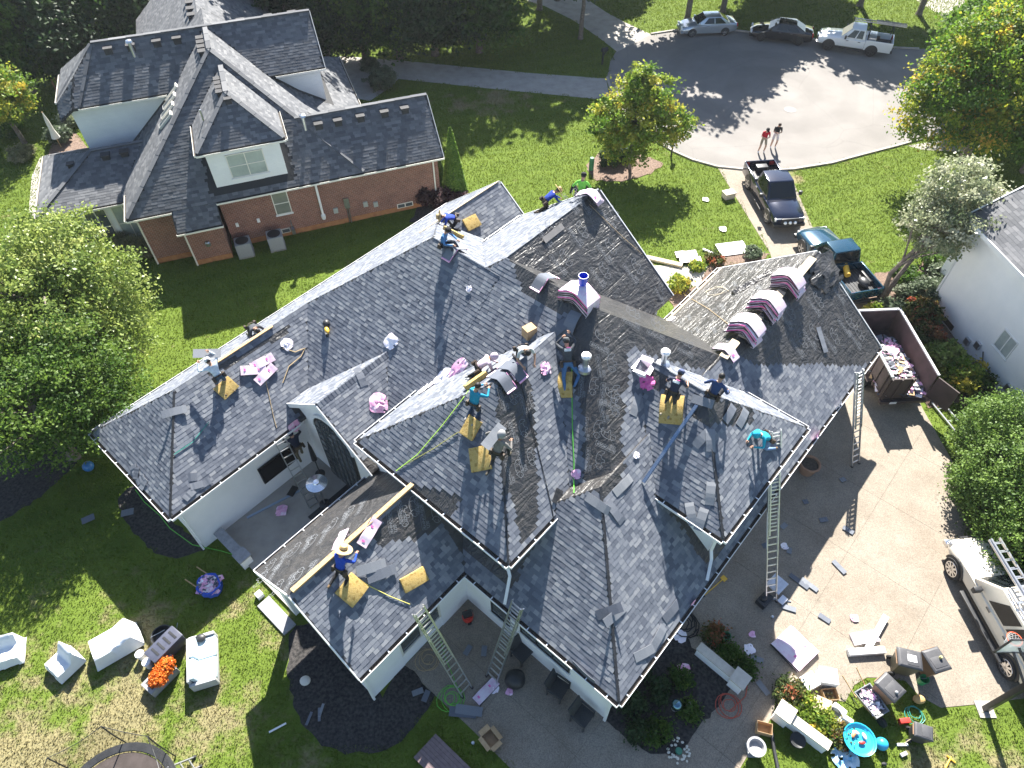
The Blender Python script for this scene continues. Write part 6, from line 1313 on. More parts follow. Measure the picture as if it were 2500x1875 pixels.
for i in range(6):
    bundle('wrapped bundle in the stack under the blue bucket', Matrix.Translation(Vector(P)+Vector((0, 0, i*.088))) @ Matrix.Rotation(TH+R(90+random.uniform(-6, 6)), 4, 'Z') @ Matrix.Translation((-.1, 0, 0)), .55, 'bundles under the blue bucket', prints=i == 5, W=.7, L=1.3, seed_=i)
bk = empty('bucket', tuple(wu(8.1, 8.0, 9.86)), 0, 'blue plastic bucket standing on the bundle stack at the roof peak', 'bucket'); M_BBK = pm('blue_plastic', (.02, .06, .5), rough=.35)
MB().lathe([(.14, 0), (.165, .37), (.175, .37), (.175, .345), (.16, .345), (.152, .36), (.13, .02), (0, .02)], 20).build('pail', M_BBK, bk, smooth=True); MB().tube([(.17*math.cos(t), .17*math.sin(t)*.2-.17, .35-.1*math.sin(t)) for t in [math.pi*i/8 for i in range(9)]], .006, 5).build('handle', M_STEEL, bk)
def draped(label, u, v, z, rz, L=1.0, W=.42):
    r = empty('shingle_sheet', label=label, cat='shingle', group=None); bundle_mesh(L, W, .03, .72).build('sheet', M_SHP, r, smooth=True)
    for s in (-1, 1): zz = -.72*(math.sqrt((L/2)**2+.012)-.11); m = MB(); m.bar((s*L/2, -W/2, zz+.01), (s*L/2, W/2, zz+.01), .05, .05); m.build('wrapper', M_PINK, r)
    m = MB(); m.bar((-L/2, -W/2, -.72*(L/2-.11)+.02), (0, -W/2, .05), .02, .03); m.build('wrapper', M_PINK, r); r.matrix_local = Matrix.Translation(Vector(wu(u, v, z))) @ Matrix.Rotation(TH+R(rz), 4, 'Z'); return r
draped('grey shingle sheet with pink edge draped over the main peak beside the sitting worker', 7.4, 13.6, 8.92, 0); draped('grey shingle sheet with pink edge draped over the ridge near the blue bucket', 7.95, 9.6, 9.36, 0)
draped('grey shingle sheet with pink edge draped over the middle ridge below the pale tee worker', 4.5, 8.08, 8.55, 90)
draped('grey shingle sheet draped over the middle ridge apex beside the teal shirt worker', 3.95, 8.08, 8.52, 85)
def flatbundle(px, ang, label, tilt=0):
    P = Vector(hit(px)); n = normal_at(P); bundle(label, frame_at(P+n*.03, ang, n), 0, None, True, True, .98, .36)
flatbundle((835, 1322), 100, 'opened pink bundle in front of the porch worker'); flatbundle((900, 1300), 70, 'white pink bundle on the porch ridge next to the opened one')
flatbundle((640, 885), 40, 'white pink bundle on the wing slope'); flatbundle((648, 915), 60, 'opened bundle on foam on the wing slope beside the rope'); flatbundle((618, 905), 10, 'tilted pink bundle below the charcoal tee worker')
def cbox(P, s, rz, label, mat=M_CARD, open_=True, flaps=True, name='cardboard_box', group=None):
    sx, sy, sz = s; r = empty(name, tuple(P), R(rz), label, 'box', group); t = .012; m = MB()
    m.box(-sx/2, sx/2, -sy/2, -sy/2+t, 0, sz); m.box(-sx/2, sx/2, sy/2-t, sy/2, 0, sz); m.box(-sx/2, -sx/2+t, -sy/2+t, sy/2-t, 0, sz); m.box(sx/2-t, sx/2, -sy/2+t, sy/2-t, 0, sz); m.box(-sx/2+t, sx/2-t, -sy/2+t, sy/2-t, 0, t)
    m.build('carton', mat, r)
    if flaps:
        for sg in (-1, 1):
            m = MB(); m.bar((sg*sx/2, 0, sz), (sg*(sx/2+.16), 0, sz+(.05 if open_ else 0)), sy, .008); m.build('flap', mat, r); m = MB(); m.bar((0, sg*sy/2, sz), (0, sg*(sy/2+.14), sz-.03), sx, .008); m.build('flap', mat, r)
    if not open_: MB().box(-sx/2, sx/2, -sy/2, sy/2, sz, sz+.01).build('lid', mat, r)
    return r
q = hit((1292, 815)); cbox((q[0], q[1], q[2]-.1), (.42, .35, .42), 35, 'closed cardboard carton on the slope behind the middle ridge', open_=False, flaps=False)
q = hit((1568, 905)); cbox((q[0], q[1], q[2]-.05), (.55, .45, .3), 60, 'open carton with paper on the dormer ridge', M_PINKW); scrap((1580, 935), .6, 'magenta wrapper hanging below the open carton', 77, mat=M_MAG)
def foam(px, ang, L, W, th, label, bend=.0, up=.02):
    P = Vector(hit(px)); n = normal_at(P); o = strip_mesh(L, W, th, bend, 8).build('foam_pad', M_FOAM, bevel=.015); o.matrix_local = frame_at(P+n*up, ang, n); return tag(o, label, 'foam pad', 'yellow foam kneeling pads')
foam((552, 948), 60, .75, .6, .1, 'yellow foam pad under the shorts worker'); foam((1150, 545), 40, .8, .6, .1, 'yellow foam pad against the far valley'); foam((1165, 935), 30, .9, .25, .16, 'rolled yellow foam under the pink hoodie worker')
foam((1105, 572), -28, 1.0, .22, .14, 'long yellow foam strip by the sitting worker'); foam((1152, 1045), 50, .7, .55, .1, 'yellow foam pad under the teal shirt worker'); foam((1175, 1120), 8, .75, .8, .08, 'square yellow foam slab beside the camouflage worker'); foam((1377, 940), 75, .9, .65, .1, 'yellow foam pad under the jeans worker', .08)
foam((1640, 1000), 70, 1.0, .8, .1, 'bright yellow foam pad under the navy tee worker', .1); foam((858, 1440), 60, .8, .75, .12, 'yellow foam pad under the porch worker', .05); foam((1010, 1415), 30, .9, .5, .12, 'yellow foam pad half under a loose shingle on the porch slope', .04)
SCR = [((955,835),.6,'pink wrapper crumpled on the small gable ridge'),((925,985),.75,'pink wrapper lying on the small gable slope'),((1145,705),.25,'tiny pink scrap alone on the big slope'),((1408,1158),.35,'pink scrap hanging on the green hose'),((1552,1112),.25,'small pink scrap on the dormer slope'),((718,1040),.6,'mauve wrapper on the patio wall top'),
((2045,990),.5,'pink wrapper caught on the long gutter near the small ladder'),((1990,1062),.55,'pink wrapper caught on the long gutter above the flower pot'),((1262,912),.55,'pink wrapper on the middle ridge apex'),((1330,900),.45,'pink wrapper under the pale tee worker'),((700,840),.5,'pink wrapper by the rope on the wing'),((1690,1470),.3,'mauve scrap at the garage eave'),((1640,780),.35,'pink scrap in the valley between gables'),((1360,680),.2,'pink scrap on the peak ridge')]
for i, (p, s, l) in enumerate(SCR): scrap(p, s, l, 300+i, ang=random.uniform(0, 180))
for i, (p, l) in enumerate((((1080, 925), 'pink film along the upper eave of the middle roof'), ((1120, 900), 'pink film next to the pink hoodie worker'), ((1045, 945), 'end of the long pink film on the bright slope'))): scrap(p, .5, l, 340+i, stretch=2.0, ang=40)
LS = [((425,1005),20,'loose cap strip across the wing hip'),((882,925),-55,'grey shingle tab lying on the small gable'),((470,1165),10,'short tab above the wing gutter')]
for i, (p, a, l) in enumerate(LS): loose(p, a, .9 if i < 2 else .4, .3, l, None, bend=.06, seed=i)
for i, (p, a) in enumerate(((335,1155),(345,1172),(480,1185),(500,1180),(462,1208),(330,1148),(352,1182)) and zip(((335,1155),(345,1172),(480,1185),(500,1180),(462,1208),(330,1148),(352,1182)), (70,30,20,40,60,100,50))): loose(p, a, .45, .26, 'loose shingle piece lying by the wing eave', 'loose pieces by the wing eave', seed=i)
for i, (p, a) in enumerate(zip(((905,1385),(930,1400)), (15, 20))): loose(p, a, 1.0, .33, 'loose shingle strip on the shaded porch slope', 'loose strips on the porch slope', up=.1, bend=.04)
for i, (p, a) in enumerate(zip(((1715,1070),(1735,1075),(1735,1205),(1688,1255),(1712,1268),(1550,990),(1780,1010),(1715,980),(1812,1020)), (40,80,70,85,60,85,60,-25,65))): loose(p, a, .75, .3, 'loose shingle strip on the dormer slope', 'loose strips on the dormer slope', bend=.03)
for i, (p, a) in enumerate(zip(((1488,1492),(1500,1502),(1605,1558),(1575,1592),(1425,1640),(1460,1230),(1500,1250),(1520,1185),(1640,1490)), (20,35,60,20,10,-40,-42,45,45))): loose(p, a, .9, .3, 'loose shingle strip on the garage roof', 'loose strips on the garage roof', bend=.03)
loose((1360, 1212), 80, .5, .28, 'dark triangular shingle offcut above the courtyard gutter', None, mat=M_BPLAS); loose((2005, 830), -62, 1.1, .28, 'pale shingle strip alone on the black felt', None, up=.03); loose((1395, 790), 55, .9, .45, 'grey shingle sheets leaning at the bundle stack', None, bend=.12, up=.1); loose((1370, 800), 30, .8, .4, 'bent grey shingle beside the working man hands', None, bend=.1, up=.1)
o = loose((1, 1), 0, 1.0, .35, 'dark shingle sheet held overhead by the shorts worker', None, on=tuple(Vector(hit((545, 942)))+Vector((-.35, .55, 1.25)))); o.rotation_euler = (R(25), R(8), R(8)); o = loose((1, 1), 0, .9, .33, 'grey shingle carried on the shoulder of the camouflage worker', None, on=tuple(Vector(hit((1215, 1130)))+Vector((-.1, .15, 1.22)))); o.rotation_euler = (R(20), R(-15), R(50))
# nailer bag, ropes, hoses, flashing
q = hit((800, 800)); ng = empty('nail_gun_bag', tuple(q), R(20), 'yellow and black tool bag alone on the big slope', 'tool bag'); MB().ball((0, .15, .1), (.16, .2, .16), 12, 8).build('bag', M_BPLAS, ng, smooth=True); MB().ball((-.06, -.16, .02), (.1, .22, .12), 12, 8).build('nailer', MATS['yellow_plastic'], ng, smooth=True); MB().box(-.16, -.08, -.42, -.2, -.12, .06).build('magazine', M_BPLAS, ng)
def rope(name, label, pxs, r, mat, cat='rope', lift=.03, onroof=True, sag=0, n=None):
    pts = []
    for a, b in zip(pxs[:-1], pxs[1:]):
        k = max(2, int(math.hypot(b[0]-a[0], b[1]-a[1])/18))
        for i in range(k): pts.append((a[0]+(b[0]-a[0])*i/k, a[1]+(b[1]-a[1])*i/k))
    pts.append(pxs[-1]); W = []
    for p in pts: q = Vector(hit(p)); W.append(q+normal_at(q)*lift)
    o = MB().tube(W, r, 5).build(name, mat); return tag(o, label, cat)
M_GRN = pm('green_hose', (.12, .5, .05), rough=.5); M_TROP = pm('tan_rope', (.4, .3, .17), rough=.9); M_BLKC = pm('black_cable', (.015, .015, .016), rough=.5); M_AQUA = pm('teal_hose', (.03, .25, .2), rough=.5)
rope('air_hose', 'bright green air hose hanging from the jeans worker down the slope', [(1396, 870), (1397, 960), (1398, 1040), (1402, 1130), (1402, 1205)], .016, M_GRN, 'hose')
rope('safety_line', 'lime safety line stretched across the middle roof to its eave', [(1145, 955), (1080, 1040), (1020, 1110), (968, 1150)], .014, pm('lime_rope', (.42, .7, .08), rough=.7)); rope('safety_line', 'yellow safety line beside the lime one', [(1120, 1055), (1060, 1095), (990, 1135)], .012, pm('yellow_rope', (.6, .55, .15), rough=.7))
rope('rope', 'tan rope over the wing slope to the ladder', [(640, 890), (655, 960), (668, 1020), (675, 1045)], .014, M_TROP); rope('rope', 'tangled brown rope on the wing slope', [(690, 850), (720, 860), (745, 850), (735, 870), (705, 895), (690, 935)], .02, M_TROP)
rope('air_hose', 'dark cable down the middle roof slope', [(1268, 925), (1290, 1010), (1320, 1130), (1345, 1235), (1350, 1262)], .014, M_BLKC, 'cable'); rope('air_hose', 'thin teal hose across the wing hip', [(510, 1030), (470, 1080), (425, 1110)], .016, M_AQUA, 'hose')
rope('rope', 'long thin rope across the black gable', [(1438, 500), (1520, 580), (1600, 650)], .01, M_TROP); rope('rope', 'thin rope over the tan felt to the ridge', [(1670, 720), (1730, 755), (1795, 805)], .012, M_TROP)
rope('rope', 'coiled pale rope on the tan felt', [(1720, 715), (1750, 700), (1775, 706), (1760, 718), (1730, 722), (1725, 712), (1765, 700), (1780, 712), (1740, 725)], .014, pm('pale_rope', (.6, .54, .42), rough=.9)); rope('cable', 'yellow hose from the porch worker to the ladder', [(865, 1405), (900, 1430), (950, 1455), (1000, 1475)], .014, MATS['yellow_rope'])
a, b = Vector(hit((1702, 990))), Vector(hit((1572, 1178))); m = MB(); n = normal_at(a); m.bar(a+n*.08, b+n*.08, .13, .02); m.bar(a+n*.12+Vector((.06, 0, 0)), b+n*.12+Vector((.06, 0, 0)), .02, .09); tag(m.build('metal_flashing', pm('steel_flashing', (.35, .42, .5), rough=.2, metal=.9)), 'long bent steel flashing lying down the dormer slope', 'flashing')
# folded felt lying loose on the right roof
P = Vector(hit((1838, 690))); m = MB(); rings = []
for i in range(9): x = -1.0+i*.25; rings.append([(x, -.22-.03*(i % 3), .02), (x, -.05, .16+.05*(i % 2)), (x, .2, .03)])
m.loft(rings); o = m.build('felt_fold', M_FELT); o.matrix_local = frame_at(P, 10); tag(o, 'folded black felt on the tan felt slope', 'felt')
scrap((2010, 665), 1.7, 'billowing loose black felt beside the ridge stacks', 401, mat=M_FELT, group=None, name='loose_felt', cat='felt', stretch=1.3, ang=40)
for i, (p, l) in enumerate((((1350, 570), 'folded felt edge along the far gable ridge'),)): loose(p, 50, 1.2, .25, l, None, mat=pm('grey_felt', (.2, .19, .18), rough=.6), name='felt_strip')
# ladders
def lean_ladder(basepx, toppx, ztop, w_, n, label, two=True, rail=.035, zbase=.02, cat='ladder', mat=None, up=(0, 0, 1)):
    a = Vector(at(basepx, zbase)); b = Vector(at(toppx, ztop)); L = (b-a).length; o = ladder('extension_ladder', L, w_, n, label, cat, None, mat, rail, two); d = (b-a).normalized()
    side = d.cross(Vector((0, 0, 1))).normalized(); orient(o, a, b, up=tuple(side.cross(d))); return o
lean_ladder((1882, 1470), (1893, 1050), 6.35, .42, 24, 'tall aluminium ladder standing on the driveway up to the dormer eave'); lean_ladder((2088, 1135), (2098, 905), 4.35, .42, 15, 'aluminium ladder leaning on the long gutter next to the dump trailer')
lean_ladder((1140, 1690), (1020, 1488), 4.0, .46, 14, 'aluminium ladder in the courtyard leaning on the porch eave'); lean_ladder((1200, 1660), (1265, 1475), 4.2, .46, 13, 'aluminium ladder in the courtyard leaning on the garage eave with yellow tips')
lean_ladder((770, 1240), (684, 1075), 3.65, .42, 11, 'aluminium ladder on the back patio under the hooded worker', two=False)
a, b = at((2285, 980), .1), at((2358, 1068), .1); o = ladder('ladder_stand_off', float(np.linalg.norm(b-a)), .5, 3, 'short aluminium ladder section lying on the grass by the trailer', rail=.07); orient(o, a, b)
# hoist foot at the tall ladder
q = at((1880, 1462), 0); hr = empty('ladder_hoist', (q[0], q[1], .018), R(40), 'powered ladder hoist with small platforms at the tall ladder foot', 'hoist'); MB().box(-.6, .0, -.1, .3, 0, .28).build('motor_frame', M_BPLAS, hr, bevel=.03); MB().ball((-.35, .15, .33), (.14, .12, .1), 10, 7).build('engine', M_BPLAS, hr, smooth=True)
MB().obox((.45, .15, .42), (.3, 0, .05), (0, .3, 0), (0, 0, .015)).build('platform', M_ALU, hr); MB().obox((.25, -.35, .12), (.18, 0, 0), (0, .12, 0), (0, 0, .012)).build('platform', M_ALU, hr); MB().tube([(0, 0, .02), (.5, -.6, .02)], .02, 6).build('strut', M_STEEL, hr)
# ------------------------------------------------------------------ yard, patio, courtyard and driveway things
def G(px, z=0.0): q = at(px, z); return (float(q[0]), float(q[1]), float(z))
# covered garden seats
M_COV = pm('white_cover', (.72, .74, .75), (.64, .66, .68), 2.5, rough=.7, bump=.5, bscale=5)
def covered(px, rz, w_, d, h, hb, label, wide=False):
    r = empty('covered_seat', G(px), R(rz), label, 'covered chair', 'garden seats under white covers'); m = MB(); nx, ny = 14, 12; V = []
    for j in range(ny+1):
        for i in range(nx+1):
            x, y = (i/nx-.5), (j/ny-.5); edge = max(abs(x), abs(y))*2; t = 1-min(1, max(0, (edge-.82)/.18))
            z = (h+(hb-h)*max(0, min(1, (y-.12)/.25)))*(t**.35) if t > 0 else .1
            z = max(z, .1); k = .03*noise.noise((x*7, y*7, rz)); V.append((x*w_*(1+.06*(1-t))+k, y*d*(1+.06*(1-t))+k, z+k*1.5))
    m.add(V, [(j*(nx+1)+i, j*(nx+1)+i+1, (j+1)*(nx+1)+i+1, (j+1)*(nx+1)+i) for j in range(ny) for i in range(nx)]); m.build('cover', M_COV, r, smooth=True)
    m = MB(); m.box(-w_*.44, w_*.44, -d*.44, d*.44, .04, .3); m.build('seat_base', pm('wicker_brown', (.13, .1, .08), (.2, .16, .13), 25, rough=.9), r)
    for x in (-1, 1):
        for y in (-1, 1): MB().box(x*w_*.42-.03, x*w_*.42+.03, y*d*.42-.03, y*d*.42+.03, 0, .12).build('leg', MATS['wicker_brown'], r)
covered((30, 1600), 20, .95, .95, .5, .95, 'white covered armchair nearest the trampoline net end'); covered((165, 1625), -35, .95, .95, .5, .98, 'white covered armchair beside the large covered seat'); covered((290, 1580), -55, 1.0, 1.6, .75, .98, 'large white covered seat between armchair and buckets')
# white buckets
M_PAIL = pm('white_plastic', (.8, .8, .8), rough=.4)
for px, l in (((350, 1605), 'white lidded bucket beside the covered seat'), ((367, 1625), 'white lidded bucket next to the orange flowers')):
    r = empty('bucket', G(px), 0, l, 'bucket', 'white buckets'); MB().lathe([(.135, 0), (.15, .36), (.155, .37), (.155, .33)], 18).build('pail', M_PAIL, r, smooth=True); MB().lathe([(0, .39), (.15, .388), (.16, .375), (.16, .36), (.15, .36)], 18).build('lid', M_PAIL, r, smooth=True)
# stone trough with two chrysanthemums
M_STN = pm('grey_stone', (.33, .33, .34), (.25, .25, .26), 6, rough=.9, bump=.3)
r = empty('stone_trough', G((398, 1660)), R(-35), 'grey stone trough carrying orange flowers', 'planter'); m = MB(); m.box(-.3, .3, -.55, .55, 0, .4); m.build('block', M_STN, r, bevel=.03); MB().box(-.2, .2, -.42, .42, .4, .404).build('soil', M_DARK, r)
for k, (px, l) in enumerate((((405, 1628), 'orange chrysanthemum ball at the grill end of the trough'), ((388, 1655), 'orange chrysanthemum ball at the lawn end of the trough'))):
    q = at(px, .5); r = empty('flower', (q[0], q[1], .4), 0, l, 'flowers', 'orange chrysanthemums'); V, F, t, C = leaves([(0, 0, .16, .29, .29, .2)], 4200, .032, clump=.05, cl_n=420, shell=.94, seed=500+k); npmesh('blossom', V, F, L_ORNG, r, t)
    V, F, t, C = leaves([(0, 0, .05, .25, .25, .08)], 400, .03, clump=.06, seed=510+k); npmesh('foliage', V, F, L_GREEN, r, t); MB().lathe([(.12, -.0), (.15, .1)], 12).build('pot', M_BPLAS, r)
# grill chest and folded fire pit
r = empty('smoker_grill', G((418, 1590)), R(-35), 'dark blue black grill chest with embossed lid next to the loveseat', 'grill'); M_GR = pm('grill_enamel', (.05, .055, .08), (.075, .08, .11), 3, rough=.35)
MB().box(-.3, .3, -.6, .6, .12, .62).build('body', M_GR, r, bevel=.04); MB().box(-.32, .32, -.62, .62, .63, .76).build('lid', M_GR, r, bevel=.05)
for y in (-.35, -.1, .15, .4): MB().box(-.2, .2, y-.04, y+.04, .76, .775).build('emboss', M_BPLAS, r)
MB().lathe([(.0, .01), (.13, .01), (.13, 0)], 14, (.33, -.2, .4)).build('badge', M_STN, r)
for x in (-.25, .25):
    for y in (-.52, .52): MB().box(x-.03, x+.03, y-.03, y+.03, 0, .14).build('leg', M_BPLAS, r)
r = empty('fire_pit', G((405, 1560)), 0, 'round black fire pit behind the grill chest', 'fire pit'); MB().lathe([(.25, 0), (.38, .25), (.4, .4), (.36, .4), (.3, .2), (0, .15)], 18).build('bowl', M_BPLAS, r, smooth=True); MB().tube([(-.35, -.1, .45), (.1, .15, .5)], .012, 5).build('poker', M_STEEL, r)
q = G((437, 1545)); tag(MB().tube([(q[0]-.05, q[1]-.25, .02), (q[0], q[1]+.25, .35)], .015, 5).build('tongs', M_STEEL), 'steel tongs leaning behind the grill', 'tongs')
# loveseat
r = empty('loveseat', G((508, 1620)), R(-73), 'grey loveseat with pale blue cushions on the lawn', 'sofa'); M_FR = pm('sofa_frame', (.45, .45, .46), (.38, .38, .39), 6, rough=.8); M_CU = pm('pale_blue_cushion', (.5, .6, .66), (.42, .52, .58), 3, rough=.85, bump=.2)
MB().box(-.8, .8, -.42, .42, .08, .34).build('base', M_FR, r, bevel=.03); MB().box(-.8, .8, -.5, -.38, .1, .78).build('back', M_FR, r, bevel=.03)
for x in (-1, 1): MB().box(min(x*.8, x*.92), max(x*.8, x*.92), -.48, .42, .08, .6).build('armrest', M_FR, r, bevel=.03)
for x in (-.4, .4): MB().box(x-.385, x+.385, -.36, .44, .34, .52).build('seat_cushion', M_CU, r, bevel=.06); m = MB(); m.obox((x, -.27, .68), (.37, 0, 0), (0, .08, .02), (0, -.04, .2)); m.build('back_cushion', M_CU, r, bevel=.05)
for x in (-.72, .72):
    for y in (-.36, .36): MB().box(x-.03, x+.03, y-.03, y+.03, 0, .1).build('leg', M_BPLAS, r)
o = MB().ball((0, 0, 0), (.2, .16, .1), 10, 7).build('dark_bag', M_BPLAS, None, smooth=True); o.location = (G((492, 1560), .5)[0], G((492, 1560), .5)[1], .6); tag(o, 'small black bag lying on the loveseat', 'bag')
# trampoline with net
c = G((305, 1990)); r = empty('trampoline', c, 0, 'round trampoline with a black safety net and silver frame', 'trampoline'); RT_ = 1.95; M_MAT_ = pm('jump_mat', (.05, .04, .036), (.075, .06, .055), 3, rough=.9); M_NET = pm('net', (.02, .02, .02), rough=.9, alpha=.22)
MB().lathe([(0, .75), (RT_-.28, .75), (RT_-.28, .745), (0, .745)], 40).build('mat', M_MAT_, r)
m = MB(); n = 40
rings = [[(a*math.cos(6.2832*j/n), a*math.sin(6.2832*j/n), z) for j in range(n)] for a, z in ((RT_-.26, .77), (RT_-.24, .8), (RT_, .8), (RT_+.02, .77))]; m.loft(rings, False, False); m.build('edge_pad', M_BPLAS, r, smooth=True)
m = MB(); m.loft([[((RT_+.02)*math.cos(6.2832*j/n), (RT_+.02)*math.sin(6.2832*j/n), z) for j in range(n)] for z in (.68, .73)], False, False); m.build('frame_ring', M_STEEL, r); tp = []
for i in range(8):
    a = 6.2832*i/8+.2; x, y = (RT_+.08)*math.cos(a), (RT_+.08)*math.sin(a); MB().tube([(x, y, 0), (x, y, 1.6), (x*1.02, y*1.02, 2.45)], .022, 6).build('pole', M_BPLAS, r); tp.append((x*1.02, y*1.02, 2.45))
for i in range(8):
    a, b = Vector(tp[i]), Vector(tp[(i+1) % 8]); md = (a+b)/2; MB().tube([a, a.lerp(b, .25)+Vector((0, 0, -.12)), md+Vector((0, 0, -.16)), a.lerp(b, .75)+Vector((0, 0, -.12)), b], .012, 5).build('net_rope', M_BPLAS, r)
    x0, x1 = Vector((a.x/1.02, a.y/1.02, .8)), Vector((b.x/1.02, b.y/1.02, .8)); m = MB(); m.add([x0*.97, x1*.97, b+Vector((0, 0, -.06)), md+Vector((0, 0, -.16)), a+Vector((0, 0, -.06))], [(0, 1, 2, 3, 4)]); m.build('net_panel', M_NET, r)
for k in range(6): MB().bar((-1.95+.0, 0, .2), (-1.95, 0, .2), .01).build('leg', M_STEEL, r) if False else None
l_ = ladder('ladder', 1.0, .4, 3, 'small trampoline ladder with grey treads', rail=.04); orient(l_, (c[0]+1.9, c[1]+1.5, .05), (c[0]+1.45, c[1]+1.05, .78))
# tarp sack on a barrow
r = empty('tarp_barrow', G((520, 1440)), R(-30), 'blue tarp sack with wooden handles full of pink wrapping', 'barrow'); m = MB(); n = 18
m.loft([[(a*math.cos(6.2832*j/n)*(1+.08*math.sin(j*2.3+z*9)), a*.9*math.sin(6.2832*j/n)*(1+.08*math.cos(j*1.7+z*7)), z) for j in range(n)] for a, z in ((.36, 0), (.46, .25), (.44, .48), (.48, .56), (.4, .55), (.36, .36))], True, True); m.build('sack', pm('blue_tarp', (.02, .07, .42), (.03, .1, .55), 4, rough=.5, bump=.4), r, smooth=True)
for s in (-1, 1): MB().tube([(.1, s*.3, .4), (-.95, s*.3, .5)], .024, 6).build('handle', M_WOOD, r)
c0 = r.location; heap('wrapper_heap', 'crumpled pink wrapping in the blue tarp sack', (c0.x, c0.y, c0.z+.42), 0, .34, .3, .25, 160, [M_PINK, M_PINKW, M_PINK, M_SHP], 9, .1)
o = MB().ball((0, 0, .22), .24, 16, 10).build('ball', pm('blue_foil', (.03, .14, .35), rough=.3), None, smooth=True); o.location = G((221, 1145)); tag(o, 'dark blue ball by the wing corner bed', 'ball')
for p, a, l in (((216, 1268), 30, 'triangular shingle offcut on the shaded lawn'), ((312, 1252), 15, 'grey shingle offcut on the black mulch at the wing'), ((785, 1735), 80, 'grey slat on the black mulch'), ((780, 1745), 100, 'second grey slat on the black mulch'), ((755, 1755), 75, 'thin dark slat at the mulch edge')): loose(p, a, .5 if p[0] < 400 else .45, .32 if p[0] < 400 else .09, l, None, on=G(p, .04))
o = MB().box(-.3, .3, -.03, .03, 0, .03).build('white_strip', M_WHITE); o.location = G((678, 1777), .03); o.rotation_euler.z = R(28); tag(o, 'white trim offcut on the lawn beside the mulch bed', 'offcut')
o = MB().ball((0, 0, .06), (.2, .18, .1), 12, 7).build('stone', pm('pale_stone', (.6, .57, .5), rough=.9)); o.location = G((746, 1663)); tag(o, 'round pale stepping stone in the black mulch', 'stone')
# patio: heater, rug, lamp stand, seat wall
r = empty('patio_heater', (*G((800, 1246))[:2], .12), 0, 'steel mushroom patio heater with a wide round reflector', 'heater'); MB().lathe([(.23, 0), (.23, .45), (.18, .5), (.05, .52)], 18).build('base', M_BPLAS, r, smooth=True); MB().lathe([(.03, .5), (.03, 1.6)], 10).build('pole', M_STEEL, r); MB().lathe([(.1, 1.6), (.12, 1.85), (.08, 1.95)], 14).build('burner', M_STEEL, r, smooth=True); MB().lathe([(0, 2.13), (.12, 2.12), (.14, 2.09), (.43, 2.02), (.43, 2.0), (.1, 2.05)], 28).build('reflector', pm('mirror_steel', (.75, .77, .8), rough=.22, metal=.95), r, smooth=True)
o = MB().box(-1.1, 1.1, -.8, .8, 0, .012).build('rug', M_BPLAS); o.location = wu(-.75, 13.2, .125); o.rotation_euler.z = TH; tag(o, 'black rug on the patio before the arched window', 'rug')
r = empty('umbrella_stand', tuple(wu(-.15, 15.3, .12)), 0, 'closed black umbrella on a stand in the patio corner', 'umbrella'); MB().lathe([(.22, 0), (.22, .05), (.03, .08)], 14).build('base', M_BPLAS, r); MB().tube([(0, 0, .05), (0, 0, 2.4)], .025, 8).build('pole', M_BPLAS, r); MB().lathe([(.03, 1.0), (.13, 1.15), (.08, 2.0), (.02, 2.35)], 10).build('canopy', M_BPLAS, r)
a, b = Vector(G((603, 1264), .14)), Vector(G((735, 1196), .14)); tag(MB().bar(a, b, .1, .03).build('metal_strip', pm('blue_steel', (.3, .38, .5), rough=.4, metal=.4)), 'long blue grey metal strip lying on the patio', 'strip'); scrap((1, 1), .5, 'mauve wrapper scrap on the patio floor', 601, on=G((688, 1248), .13)); loose((1, 1), 70, .5, .3, 'dark shingle offcut on the patio', None, on=G((715, 1200), .14), mat=M_BPLAS)
r = empty('seat_wall', tuple(wu(-4.75, 14.6, 0)), TH, 'low white wall with a grey cap closing the patio', 'wall'); MB().box(-.14, .14, -.1, 1.35, 0, .5).build('wall', M_WB, r); MB().box(-.2, .2, -.15, 1.4, .5, .57).build('cap', M_STN, r); MB().box(-.22, .22, -.55, -.1, 0, .62).build('pillar', M_WB, r); MB().box(-.27, .27, -.6, -.05, .62, .69).build('pillar_cap', M_STN, r)
r = empty('step', tuple(wu(-5.25, 11.6, 0)), TH, 'concrete step slab beside the porch', 'step'); MB().box(-.3, .25, -.9, .8, 0, .1).build('tread', M_STN, r, bevel=.02); MB().box(-.1, .15, .95, 1.2, 0, .25).build('lamp_box', M_WHITE, r)
tag(MB().tube([Vector(hit((329, 1200)))*0+Vector(G(p, .03)) for p in ((330, 1195), (352, 1225), (390, 1258), (415, 1290), (470, 1330), (540, 1345), (590, 1360))], .016, 5).build('garden_hose', M_GRN), 'green hose trailing round the wing corner to the patio', 'hose')
# deck
da, db, dc = [Vector(G(p)) for p in ((1065, 1795), (1150, 1878), (1011, 1853))]; X = (db-da); Y = (dc-da); r = empty('wood_deck', tuple(da), 0, 'small mauve brown plank deck on the shaded lawn', 'deck'); M_DK = pm('deck_board', (.2, .15, .15), (.15, .11, .11), 8, rough=.8); nb = 8; Yn = Y/nb
for i in range(nb): m = MB(); c_ = X*.75+Yn*(i+.5); m.obox(tuple(c_+Vector((0, 0, .2))), tuple(X*.75), tuple(Yn*.475), (0, 0, .02)); m.build('board', M_DK, r)
m = MB(); m.obox(tuple(X*.75+Y*.5+Vector((0, 0, .09))), tuple(X*.72), tuple(Y*.47), (0, 0, .085)); m.build('frame', M_BPLAS, r)
q = G((1198, 1808)); bx_ = cbox((q[0], q[1], .02), (.5, .4, .3), -50, 'open empty cardboard carton on the walk by the deck')
